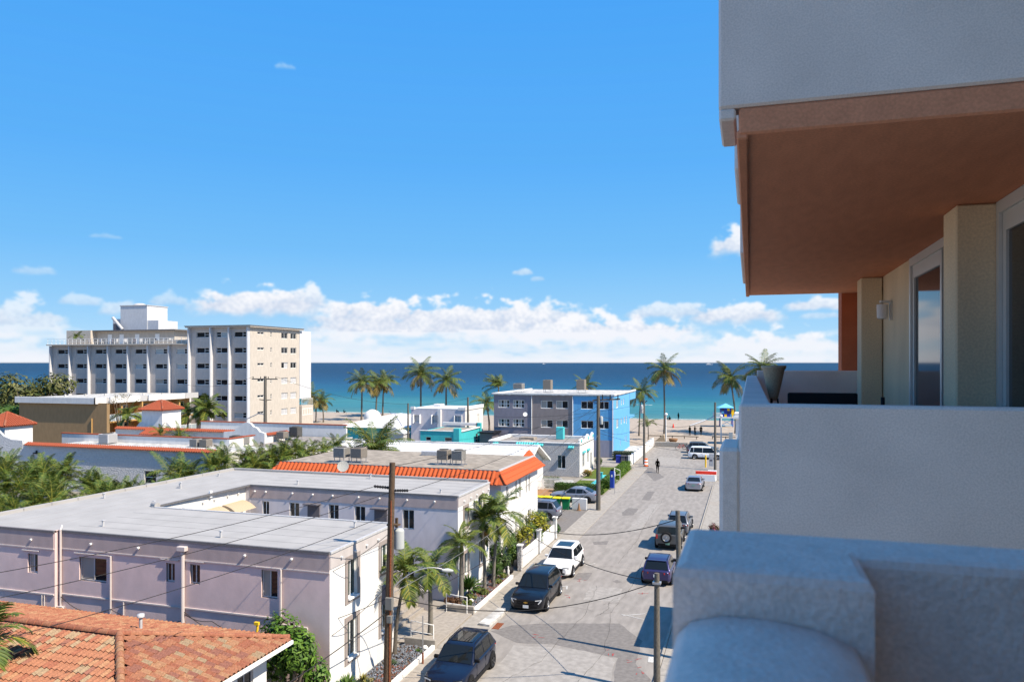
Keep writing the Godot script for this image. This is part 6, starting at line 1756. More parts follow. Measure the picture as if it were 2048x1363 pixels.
	bush("croton_shrub", "dark reddish-brown shrub in the gravel by the stairs", V(-15.9, 0, -39.9), 0.5, 0.42, 0.45, 500, 0.13, Color(0.08, 0.03, 0.015), Color(0.14, 0.07, 0.03))
	var sp = [[-15.5, -47.6, 0.9, 1.1, "dark leafy shrub at the near pier of white fence", 0], [-15.4, -49.6, 0.95, 1.2, "green shrub second along the white fence", 1], [-15.5, -51.6, 1.0, 1.25, "yellow-green shrub third along the white fence", 2], [-15.3, -53.6, 1.0, 1.2, "mid green shrub fourth along the white fence", 1], [-15.4, -55.6, 1.1, 1.4, "large yellow-tipped shrub near the fence's far end", 2], [-15.5, -57.4, 1.0, 1.3, "green shrub at the far pier of white fence", 1]]
	for q in sp:
		var c = [[Color(0.03, 0.07, 0.015), Color(0.08, 0.13, 0.03)], [Color(0.05, 0.12, 0.02), Color(0.13, 0.21, 0.03)], [Color(0.16, 0.2, 0.02), Color(0.42, 0.36, 0.02)]][q[5]]
		bush("garden_shrub", q[4], V(q[0], 0, q[1]), q[2], q[3], 1.0, 1500, 0.15, c[0], c[1], "shrubs behind the white fence")
	for q in [[-15.55, -46.2, 0.45, "spiky plant beside white fence's near pier"], [-15.2, -45.5, 0.4, "low spiky tuft below the twin garden palms"], [-15.7, -41.9, 0.8, "tall sword-leaved plant right of stout garden palm"]]:
		yucca("yucca", q[3], V(q[0], 0, q[1]), q[2] + 0.35, 70, Color(0.04, 0.10, 0.02), Color(0.11, 0.19, 0.04), 0.5)
	solo("hibiscus_flower", "red-orange flower among shrubs beside the twin palms", "flower", leaf_cloud(0.22, 0.2, 0.2, 60, 0.12, Color(0.65, 0.08, 0.03), Color(0.75, 0.14, 0.05)), M.leaf, V(-15.05, 3.0, -46.0))
	yucca("fan_palm_shrub", "spiky green fan shrub at the foot of lilac corner", V(-15.75, 0, -27.9), 0.75, 90, Color(0.05, 0.12, 0.02), Color(0.14, 0.22, 0.04), 0.35)
	yucca("bromeliad", "yellow-striped spiky plant nearest the white kerb's start", V(-15.3, 0, -28.9), 0.55, 80, Color(0.30, 0.27, 0.05), Color(0.42, 0.38, 0.12))
	yucca("bromeliad", "yellow-striped spiky plant against lilac wall's base", V(-15.8, 0, -29.4), 0.5, 70, Color(0.28, 0.25, 0.05), Color(0.40, 0.36, 0.12))
	yucca("agave", "blue-green agave in the gravel left of pole", V(-15.5, 0, -31.4), 0.5, 50, Color(0.06, 0.11, 0.05), Color(0.12, 0.17, 0.08))
	yucca("agave", "small green agave beside entrance walk's planter", V(-14.95, 0, -33.2), 0.32, 40, Color(0.08, 0.16, 0.02), Color(0.18, 0.28, 0.05))
	for k in 6:
		var q = [[-15.1, -40.2], [-15.3, -41.4], [-14.9, -42.5], [-15.5, -42.8], [-14.85, -45.0], [-15.0, -46.1]][k]
		bush("ground_plant", ["low plant nearest the entrance planter in far gravel bed", "second low plant in the far gravel bed", "low plant by the white kerb under twin palms", "low plant against wall under twin palms", "low yellowish plant by kerb near fence pier", "low plant touching white fence's near pier"][k], V(q[0], 0, q[1]), 0.3, 0.22, 0.3, 260, 0.11, Color(0.06, 0.12, 0.03), Color(0.24, 0.24, 0.05), "low plants in the gravel")
	for q in [[-14.8, -33.6], [-15.2, -41.0], [-15.4, -41.6]]:
		solo("white_rock", ["white rock by entrance planter's near side", "white rock under stout palm", "white rock by sword-leaved plant"][[-33.6, -41.0, -41.6].find(q[1])], "rock", MB.new().lathe(V(0, 0, 0), [[0, 0], [0.13, 0.02], [0.15, 0.1], [0.08, 0.18], [0, 0.2]], 9), M.white_bright, V(q[0], 0.05, q[1]))
	# hedges of the grey stucco house and its neighbour
	hedge("low green hedge across the front of grey stucco house's garden", -19.8, -14.75, -79.7, -78.7, 0.95, Color(0.05, 0.11, 0.015), Color(0.10, 0.17, 0.03))
	hedge("sunlit green hedge along pavement beside grey stucco house", -15.6, -14.65, -87.3, -82.4, 0.9, Color(0.08, 0.16, 0.02), Color(0.16, 0.25, 0.03))
	hedge("long bright hedge along the pavement before blue block", -15.8, -14.7, -99.5, -89.4, 0.95, Color(0.08, 0.17, 0.02), Color(0.17, 0.27, 0.03))
	hedge("grey-green hedge on the white wall's raised garden", -18.4, -15.5, -108.5, -106.6, 1.2, Color(0.07, 0.09, 0.05), Color(0.14, 0.17, 0.10))
	hedge("clipped hedge behind the white picket gate", -23.6, -20.2, -82.8, -81.7, 1.0, Color(0.05, 0.10, 0.015), Color(0.10, 0.16, 0.03))
	bush("garden_shrub", "olive shrub left of picket gate at the grey house", V(-23.2, 0, -80.2), 1.0, 0.9, 0.8, 900, 0.15, Color(0.10, 0.13, 0.04), Color(0.2, 0.2, 0.08))
	bush("garden_shrub", "orange-leaved shrub at the foot of grey house's white wall", V(-18.6, 0, -90.6), 0.7, 0.45, 0.7, 600, 0.14, Color(0.3, 0.14, 0.03), Color(0.28, 0.25, 0.05))
	bush("garden_shrub", "dark shrub by the grey house's street door", V(-18.7, 0, -97.6), 0.6, 0.8, 0.7, 600, 0.15, Color(0.03, 0.06, 0.015), Color(0.08, 0.12, 0.03))
	bush("garden_shrub", "dark green shrub at the white fence's far end by drive", V(-14.75, 0, -59.3), 0.35, 0.5, 0.7, 500, 0.13, Color(0.03, 0.08, 0.015), Color(0.07, 0.13, 0.03))
	bush("magenta_shrub", "magenta-leaved plant on right pavement beside parapet", V(-2.5, 0, -62.0), 0.6, 0.6, 0.8, 600, 0.15, Color(0.25, 0.02, 0.08), Color(0.08, 0.12, 0.03))
	bush("bare_shrub_tree", "thin bare tree crown above the small red tower roof", V(-90.5, 0, -92.5), 2.0, 1.2, 1.6, 160, 0.2, Color(0.3, 0.28, 0.22), Color(0.4, 0.38, 0.3), "", 7.4)
# car body profiles: t runs from the rear (0) to the front (1)
const CAR = {
	"suv": {"top": [[0, 0.58], [0.03, 0.62], [0.5, 0.61], [0.68, 0.615], [0.74, 0.60], [0.9, 0.555], [0.97, 0.50], [1.0, 0.44]], "gh": [0.715, 0.55, 0.12, 0.015], "wb": [0.185, 0.81]},
	"sedan": {"top": [[0, 0.60], [0.03, 0.68], [0.12, 0.70], [0.5, 0.62], [0.70, 0.63], [0.76, 0.61], [0.9, 0.56], [0.97, 0.50], [1.0, 0.42]], "gh": [0.73, 0.53, 0.27, 0.09], "wb": [0.19, 0.80]},
	"van": {"top": [[0, 0.52], [0.03, 0.55], [0.5, 0.53], [0.76, 0.53], [0.82, 0.515], [0.92, 0.47], [0.98, 0.42], [1.0, 0.36]], "gh": [0.83, 0.60, 0.07, 0.01], "wb": [0.19, 0.80]},
	"boxy": {"top": [[0, 0.60], [0.02, 0.63], [0.5, 0.62], [0.66, 0.62], [0.70, 0.61], [0.9, 0.59], [0.98, 0.57], [1.0, 0.50]], "gh": [0.67, 0.60, 0.035, 0.015], "wb": [0.20, 0.83]},
}

func curve_at(tab: Array, t: float) -> float:
	for k in tab.size() - 1:
		if t <= tab[k + 1][0]:
			return lerpf(tab[k][1], tab[k + 1][1], (t - tab[k][0]) / maxf(1e-5, tab[k + 1][0] - tab[k][0]))
	return tab[-1][1]

func wheel_meshes(r: float, w: float) -> Array:
	var key = "wheel%.2f" % r
	if not MC.has(key):
		var tm = MB.new()
		tm.xf = Transform3D(Basis(Vector3(0, -1, 0), Vector3(1, 0, 0), Vector3(0, 0, 1)), Vector3())
		tm.lathe(Vector3(), [[r * 0.6, -w / 2], [r * 0.94, -w / 2], [r, -w * 0.36], [r, w * 0.36], [r * 0.94, w / 2], [r * 0.66, w / 2], [r * 0.64, w * 0.42]], 24)
		var rm = MB.new()
		rm.xf = tm.xf
		rm.lathe(Vector3(), [[r * 0.66, w * 0.47], [r * 0.62, w * 0.47], [r * 0.60, w * 0.28], [0, w * 0.28]], 20)
		for k in 5:
			var a = TAU * k / 5
			var keep = rm.xf
			rm.xf = Transform3D(Basis(Vector3.RIGHT, a), Vector3())
			rm.bx(w * 0.29, w * 0.45, r * 0.1, r * 0.62, -r * 0.085, r * 0.085)
			rm.xf = keep
		rm.lathe(Vector3(), [[r * 0.16, w * 0.28], [r * 0.16, w * 0.46], [0, w * 0.47]], 12)
		MC[key] = [tm.mesh(), rm.mesh()]
	return MC[key]

func car(called: String, label: String, at: Vector3, turn: float, kind: String, L: float, W: float, H: float, paint: Material, o = {}) -> Node3D:
	var t = thing(called, label, "car", at, turn, "parked cars")
	var P = CAR[kind]
	var hw = W / 2
	var gc = 0.2 if kind != "boxy" else 0.28
	var r = o.get("r", 0.345 if kind != "sedan" else 0.32)
	# lower body
	var tt = [0.0, 0.012, 0.035, 0.08, 0.14, 0.2, 0.3, 0.42, 0.55, 0.65, 0.72, 0.78, 0.85, 0.9, 0.94, 0.97, 0.988, 1.0]
	var square = 1.0 if kind == "boxy" else 0.0
	var wtab = [[0, 0.80], [0.012, 0.87], [0.035, 0.925], [0.08, 0.965], [0.14, 0.99], [0.2, 1.0], [0.8, 1.0], [0.9, 0.975], [0.94, 0.945], [0.97, 0.89], [0.988, 0.82], [1.0, 0.72]]
	var rows = []
	for x in tt:
		var w = hw * lerpf(curve_at(wtab, x), maxf(curve_at(wtab, x), 0.93), square)
		var b = gc + (0.10 if x < 0.03 or x > 0.975 else 0.04 if x < 0.1 or x > 0.93 else 0.0)
		var y = curve_at(P.top, x) * H
		var z = (x - 0.5) * L
		var h = y - b
		var half = [V(0, b, z), V(w * 0.88, b, z), V(w * 0.965, b + h * 0.10, z), V(w * 0.985, b + h * 0.3, z), V(w, b + h * 0.55, z), V(w * 0.985, b + h * 0.74, z), V(w * 0.955, y - h * 0.1, z), V(w * 0.91, y - h * 0.02, z), V(w * 0.8, y + 0.008, z), V(w * 0.4, y + 0.03, z), V(0, y + 0.035, z)]
		var row = PackedVector3Array()
		for q in half: row.append(q)
		for k in range(half.size() - 2, 0, -1): row.append(V(-half[k].x, half[k].y, half[k].z))
		rows.append(row)
	var body = MB.new().grid(rows, true)
	for e in [0, rows.size() - 1]:
		var c = Vector3.ZERO
		for q in rows[e]: c += q / rows[e].size()
		for k in rows[e].size():
			var n = (k + 1) % rows[e].size()
			if e == 0: body.tri(c, rows[e][n], rows[e][k])
			else: body.tri(c, rows[e][k], rows[e][n])
	# cabin
	var zA = (P.gh[0] - 0.5) * L; var zB = (P.gh[1] - 0.5) * L; var zC = (P.gh[2] - 0.5) * L; var zD = (P.gh[3] - 0.5) * L
	var belt = curve_at(P.top, 0.5) * H - 0.01
	var wb = hw * 0.915; var wr = hw * (0.72 if kind != "boxy" else 0.80)
	var roof = H - 0.035
	var bD = curve_at(P.top, P.gh[3]) * H - 0.02
	var bA = curve_at(P.top, P.gh[0]) * H - 0.02
	var prof = []
	for f in [0.0, 0.5, 0.85]: prof.append([lerpf(zD, zC, f), lerpf(bD, roof - 0.03, f)])
	prof.append([zC + 0.03 * L, roof - 0.008])
	prof.append([lerpf(zC, zB, 0.35), roof + 0.012]); prof.append([lerpf(zC, zB, 0.7), roof + 0.006]); prof.append([zB - 0.03 * L, roof - 0.012])
	for f in [0.12, 0.5, 1.0]: prof.append([lerpf(zB, zA, f), lerpf(roof - 0.03, bA, f)])
	var at_y = func(y: float) -> float: return lerpf(wb, wr, clampf((y - belt) / (roof - belt), 0.0, 1.0))
	var cr = []
	for q in prof:
		var x = at_y.call(q[1])
		var low = minf(belt, q[1] - 0.02)
		var half = [V(wb, low - 0.05, q[0]), V(lerpf(wb, x, 0.55), lerpf(low, q[1], 0.6), q[0]), V(x, q[1] - 0.02, q[0]), V(x * 0.94, q[1] + 0.008, q[0]), V(x * 0.6, q[1] + 0.025, q[0]), V(0, q[1] + 0.03, q[0])]
		var row = PackedVector3Array()
		for k in half: row.append(k)
		for k in range(half.size() - 2, -1, -1): row.append(V(-half[k].x, half[k].y, half[k].z))
		cr.append(row)
	body.grid(cr)
	part(t, "body", body, paint)
	# glass: windscreen, rear window, side windows, set just proud of the body
	var pane = func(called_: String, pts: Array, n: Vector3) -> void:
		var m = MB.new()
		var q = []
		for p in pts: q.append(p + n * 0.012)
		if (q[1] - q[0]).cross(q[2] - q[0]).dot(n) < 0: q.reverse()
		for k in range(1, q.size() - 1): m.tri(q[0], q[k], q[k + 1])
		part(t, called_, m, M.car_glass)
	var wn = V(0, zA - zB, roof - bA).normalized()
	var lo = lerpf(bA, roof, 0.06); var hi = lerpf(bA, roof, 0.90)
	var zl = lerpf(zA, zB, 0.06); var zh = lerpf(zA, zB, 0.90)
	var bent = func(called_: String, z0: float, ya: float, z1: float, yb: float, n: Vector3, k: float) -> void:
		var gr_ = []
		for i in 4:
			var f = i / 3.0
			var y = lerpf(ya, yb, f)
			var row = PackedVector3Array()
			for q in [[-0.94, 0.008], [-0.6, 0.025], [0.0, 0.03], [0.6, 0.025], [0.94, 0.008]]: row.append(V(q[0] * k * at_y.call(y), y + q[1], lerpf(z0, z1, f)) + n * 0.014)
			gr_.append(row)
		part(t, called_, MB.new().grid(gr_), M.car_glass)
	bent.call("windscreen", zl, lo, zh, hi, wn, 0.96)
	var rn = V(0, zC - zD, -(roof - bD)).normalized()
	rn = V(0, zC - zD, -(roof - bD)).normalized()
	lo = lerpf(bD, roof, 0.14 if kind != "sedan" else 0.06); hi = lerpf(bD, roof, 0.86)
	zl = lerpf(zD, zC, 0.14 if kind != "sedan" else 0.06); zh = lerpf(zD, zC, 0.86)
	bent.call("rear_window", zl, lo, zh, hi, rn, 0.92)
	var y0 = belt + 0.035; var y1 = roof - 0.085
	for s in [-1, 1]:
		var sp = func(z: float, y: float) -> Vector3: return V(s * (lerpf(wb, at_y.call(y), 1.0) + 0.004), y, z)
		var zf0 = lerpf(zA, zB, 0.14); var zf1 = lerpf(zA, zB, 0.80)
		var zb0 = lerpf(zD, zC, 0.55); var zb1 = lerpf(zD, zC, 1.05)
		if kind == "sedan": zb0 = lerpf(zD, zC, 0.45)
		var m1 = lerpf(zC, zB, 0.62); var m2 = lerpf(zC, zB, 0.16) if kind != "sedan" else lerpf(zC, zB, 0.05)
		var nn = V(s, 0.28, 0).normalized()
		pane.call("side_window", [sp.call(zf0 - 0.12, y0), sp.call(m1 + 0.03, y0), sp.call(m1 + 0.03, y1), sp.call(zf1 - 0.08, y1)], nn)
		pane.call("side_window", [sp.call(m1 - 0.03, y0), sp.call(m2 + 0.03, y0), sp.call(m2 + 0.03, y1), sp.call(m1 - 0.03, y1)], nn)
		pane.call("side_window", [sp.call(m2 - 0.03, y0), sp.call(zb0 + 0.04, y0 + 0.03), sp.call(zb1, y1 - 0.02), sp.call(m2 - 0.03, y1)], nn)
		part(t, "mirror", MB.new().ch(s * hw * 1.0 - 0.11, s * hw * 1.0 + 0.11, belt + 0.02, belt + 0.17, zf0 - 0.32, zf0 - 0.2, 0.025), paint if o.get("mirror", true) else M.car_black)
		# sills, door lines and handles
		part(t, "sill", MB.new().ch(s * hw * 0.965 - 0.03, s * hw * 0.965 + 0.03, gc - 0.02, gc + 0.1, -L * 0.26, L * 0.26, 0.01), M.car_black)
		for z in [m1 - 0.12, m2 + 0.12]: part(t, "door_handle", MB.new().cb(s * hw * 0.995, belt - 0.11, z, 0.035, 0.03, 0.17), paint)
		for z in [zf0 - 0.25, m1, m2 + 0.02]: part(t, "door_gap", MB.new().cb(s * hw * 0.994, gc + (belt - gc) * 0.52, z, 0.012, (belt - gc) * 0.8, 0.012), M.car_black)
		if o.get("rails", kind == "suv"): part(t, "roof_rail", MB.new().tube([V(s * wr * 0.93, roof + 0.01, zC + 0.1), V(s * wr * 0.93, roof + 0.06, zC + 0.25), V(s * wr * 0.93, roof + 0.06, zB - 0.35), V(s * wr * 0.93, roof + 0.0, zB - 0.15)], 0.018, 6), o.get("rail_mat", M.car_black))
	# lamps, grille, bumpers
	var fz = L / 2; var hy = curve_at(P.top, 0.97) * H
	for s in [-1, 1]:
		var hl = part(t, "headlight", MB.new().bar(V(s * hw * 0.52, hy - 0.09, fz - 0.03), V(s * hw * 0.86, hy - 0.06, fz - 0.16), 0.14, o.get("lamp_h", 0.09)), M.lamp_clear)
		part(hl, "lamp_housing", MB.new().bar(V(s * hw * 0.50, hy - 0.09, fz - 0.045), V(s * hw * 0.87, hy - 0.06, fz - 0.175), 0.15, o.get("lamp_h", 0.09) + 0.05), M.car_black)
		if o.has("fang"): part(t, "daytime_lamp", MB.new().bar(V(s * hw * 0.70, 0.58, fz - 0.02), V(s * hw * 0.86, hy - 0.08, fz - 0.09), 0.05), M.lamp_clear)
		var ty = curve_at(P.top, 0.03) * H
		part(t, "tail_light", MB.new().bar(V(s * hw * 0.50, ty - 0.14, -fz + 0.03), V(s * hw * 0.90, ty - 0.11, -fz + 0.13), 0.1, o.get("tail_h", 0.11)), M.lamp_red) if kind != "boxy" else part(t, "tail_light", MB.new().ch(s * hw * 0.84 - 0.07, s * hw * 0.84 + 0.07, ty - 0.30, ty - 0.02, -fz - 0.01, -fz + 0.08, 0.01), M.lamp_red)
	var gy = hy - 0.24
	var gr = part(t, "grille", MB.new().ch(-hw * 0.52, hw * 0.52, gy - o.get("grille_h", 0.13), gy + o.get("grille_h", 0.13), fz - 0.06, fz + 0.012, 0.02), M.car_black)
	for k in 3: part(gr, "bar", MB.new().cb(0, gy - 0.08 + k * 0.08, fz + 0.014, hw * 0.96, 0.012, 0.012), M.rim_dark)
	part(t, "lower_grille", MB.new().ch(-hw * 0.66, hw * 0.66, gc + 0.12, gc + 0.25, fz - 0.08, fz + 0.008, 0.02), M.car_black)
	part(t, "rear_bumper", MB.new().ch(-hw * 0.78, hw * 0.78, gc + 0.05, gc + 0.24, -fz - 0.012, -fz + 0.1, 0.03), M.car_black if kind != "sedan" else paint)
	if o.has("emblem"):
		if o.emblem == "bowtie": part(gr, "emblem", MB.new().cb(0, gy + 0.02, fz + 0.025, 0.24, 0.035, 0.014).cb(0, gy + 0.02, fz + 0.026, 0.10, 0.075, 0.014), M.gold)
		elif o.emblem == "ring":
			var em = MB.new()
			var pts = []
			for k in 13: pts.append(V(cos(TAU * k / 12) * 0.075, gy + 0.02 + sin(TAU * k / 12) * 0.055, fz + 0.03))
			em.tube(pts, 0.011, 5)
			em.tube([V(-0.06, gy + 0.03, fz + 0.03), V(-0.02, gy + 0.045, fz + 0.03), V(0, gy + 0.0, fz + 0.03), V(0.02, gy + 0.045, fz + 0.03), V(0.06, gy + 0.03, fz + 0.03)], 0.009, 5)
			part(gr, "emblem", em, M.chrome)
		elif o.emblem == "caliper": part(gr, "emblem", MB.new().bar(V(-0.04, gy - 0.06, fz + 0.025), V(0, gy + 0.09, fz + 0.025), 0.02).bar(V(0.04, gy - 0.06, fz + 0.025), V(0, gy + 0.09, fz + 0.025), 0.02).cb(0, gy, fz + 0.026, 0.05, 0.018, 0.018), M.chrome)
	if o.get("front_plate", false): part(t, "number_plate", MB.new().cb(0, gc + 0.2, fz + 0.02, 0.31, 0.16, 0.014), M.plate)
	if o.get("rear_plate", true): part(t, "number_plate", MB.new().cb(0, curve_at(P.top, 0.03) * H - 0.3 if kind != "boxy" else gc + 0.22, -fz - 0.016, 0.31, 0.16, 0.014), o.get("plate", M.plate))
	if o.get("sunroof", false): part(t, "sunroof", MB.new().ch(-wr * 0.72, wr * 0.72, roof + 0.028, roof + 0.042, lerpf(zC, zB, 0.25), lerpf(zC, zB, 0.88), 0.006), M.car_glass)
	if o.get("skirt", kind == "suv"):
		for s in [-1, 1]: part(t, "cladding", MB.new().ch(s * hw * 0.985 - 0.012, s * hw * 0.985 + 0.014, gc + 0.06, gc + 0.2, -L * 0.24, L * 0.24, 0.006), M.car_black)
	if o.get("spoiler", kind == "suv"): part(t, "spoiler", MB.new().ch(-wr * 0.9, wr * 0.9, roof - 0.03, roof + 0.01, zC - 0.12, zC + 0.08, 0.01), paint)
	# wheels
	var wm = wheel_meshes(r, 0.23)
	for z in P.wb:
		for s in [-1, 1]:
			var c = V(s * (hw - 0.10), r, (z - 0.5) * L)
			var arch = MB.new()
			arch.xf = Transform3D(Basis(Vector3(0, -1, 0), Vector3(1, 0, 0), Vector3(0, 0, 1)), V(s * (hw - 0.02), r + 0.01, (z - 0.5) * L))
			arch.lathe(Vector3(), [[0, -0.03], [r + 0.065, -0.03], [r + 0.065, 0.028], [0, 0.028]], 24)
			part(t, "wheel_arch", arch, M.car_black)
			var wh = part(t, "wheel", wm[0], M.tyre, Transform3D(Basis(Vector3.UP, 0.0 if s > 0 else PI), c + V(s * 0.04, 0, 0)))
			part(wh, "rim", wm[1], o.get("rim", M.rim))
	if o.get("spare", false):
		var sw = part(t, "spare_wheel", wm[0], M.tyre, Transform3D(Basis(Vector3.UP, PI / 2), V(0.08, 0.98, -fz - 0.12)))
		part(sw, "rim", wm[1], M.rim)
	return t

func build_cars() -> void:
	car("parked_suv", "dark navy suv nearest the camera, parked by the left pavement", V(-12.0, 0, -31.2), 0, "suv", 4.45, 1.88, 1.58, M.car_navy_paint, {"emblem": "ring", "rim": M.rim_dark, "mirror": false, "sunroof": true, "lamp_h": 0.06})
	car("parked_suv", "black suv with gold emblem parked in front of a white suv", V(-11.7, 0, -42.5), 0, "suv", 4.75, 1.98, 1.68, M.car_black_paint, {"emblem": "bowtie", "front_plate": true, "fang": true, "lamp_h": 0.04, "rail_mat": M.chrome})
	car("parked_suv", "white suv with dark sunroof parked behind a black suv", V(-11.8, 0, -49.4), 0, "suv", 4.65, 1.96, 1.58, M.car_white_paint, {"emblem": "caliper", "sunroof": true, "rail_mat": M.car_white_paint, "lamp_h": 0.055, "grille_h": 0.16})
	car("parked_suv", "dark violet-blue suv parked at right kerb, tail towards camera", V(-5.5, 0, -49.5), PI, "suv", 4.25, 1.84, 1.54, M.car_violet_paint, {"rim": M.rim_dark, "mirror": false})
	car("parked_offroader", "boxy grey off-roader with spare wheel on its tail", V(-5.75, 0, -58.8), PI, "boxy", 4.2, 1.86, 1.80, M.car_gunmetal_paint, {"spare": true, "r": 0.40, "rear_plate": true, "mirror": false, "plate": M.plate_green})
	car("parked_suv", "slate grey hatchback ahead of the boxy off-roader", V(-5.5, 0, -63.9), PI, "suv", 4.5, 1.84, 1.60, M.car_slate_paint, {})
	car("parked_sedan", "grey sedan alone at right kerb before red and white barrier", V(-5.75, 0, -85.7), PI, "sedan", 4.55, 1.8, 1.43, M.car_silver_paint, {"plate": M.plate_green})
	car("parked_minivan", "white minivan parked across the street end", V(-5.9, 0, -112.6), PI / 2, "van", 5.1, 2.0, 1.75, M.car_white_paint, {"rails": false})
	car("parked_sedan", "black sedan directly behind the white minivan", V(-6.4, 0, -116.2), PI / 2, "sedan", 4.8, 1.85, 1.45, M.car_black_paint, {})
	car("parked_suv", "dark grey suv farthest in the row behind white minivan", V(-6.9, 0, -119.8), PI / 2, "suv", 4.7, 1.9, 1.66, M.car_gunmetal_paint, {})
	car("parked_suv", "blue-grey suv in the drive beside green bins", V(-18.2, 0.01, -65.1), -PI / 2, "suv", 4.7, 1.86, 1.66, M.car_bluegrey_paint, {"rim": M.rim})
	car("parked_sedan", "silver sedan in the drive behind green bins", V(-16.6, 0.01, -74.2), -PI / 2, "sedan", 4.75, 1.85, 1.45, M.car_silver_paint, {"rim": M.rim_dark})
func catenary(a: Vector3, b: Vector3, sag: float, n = 20) -> Array:
	var pts = []
	for k in n + 1:
		var t = float(k) / n
		pts.append(a.lerp(b, t) - V(0, sag * 4.0 * t * (1.0 - t), 0))
	return pts

func wire(label: String, a: Vector3, b: Vector3, sag: float, r = 0.012, m: Material = null) -> void:
	solo("power_line", label, "power line", MB.new().tube(catenary(a, b, sag), r, 5), m if m else M.wire, Vector3.ZERO, 0.0, "overhead wires")

func pole(label: String, base: Vector3, h: float, r: float, m: Material, lean = Vector3.ZERO) -> Node3D:
	var t = thing("utility_pole", label, "utility pole", base, 0.0, "utility poles")
	part(t, "shaft", MB.new().tube([V(0, -0.1, 0), lean * 0.5 + V(0, h * 0.5, 0), lean + V(0, h, 0)], [r * 1.15, r, r * 0.8], 12), m)
	return t

func insulator(p: Node, a: Vector3, b: Vector3) -> void:
	var pts = []
	var rad = []
	for k in 13:
		pts.append(a.lerp(b, k / 12.0))
		rad.append(0.035 if k % 2 == 0 else 0.07)
	part(p, "insulator", MB.new().tube(pts, rad, 8), M.wire)

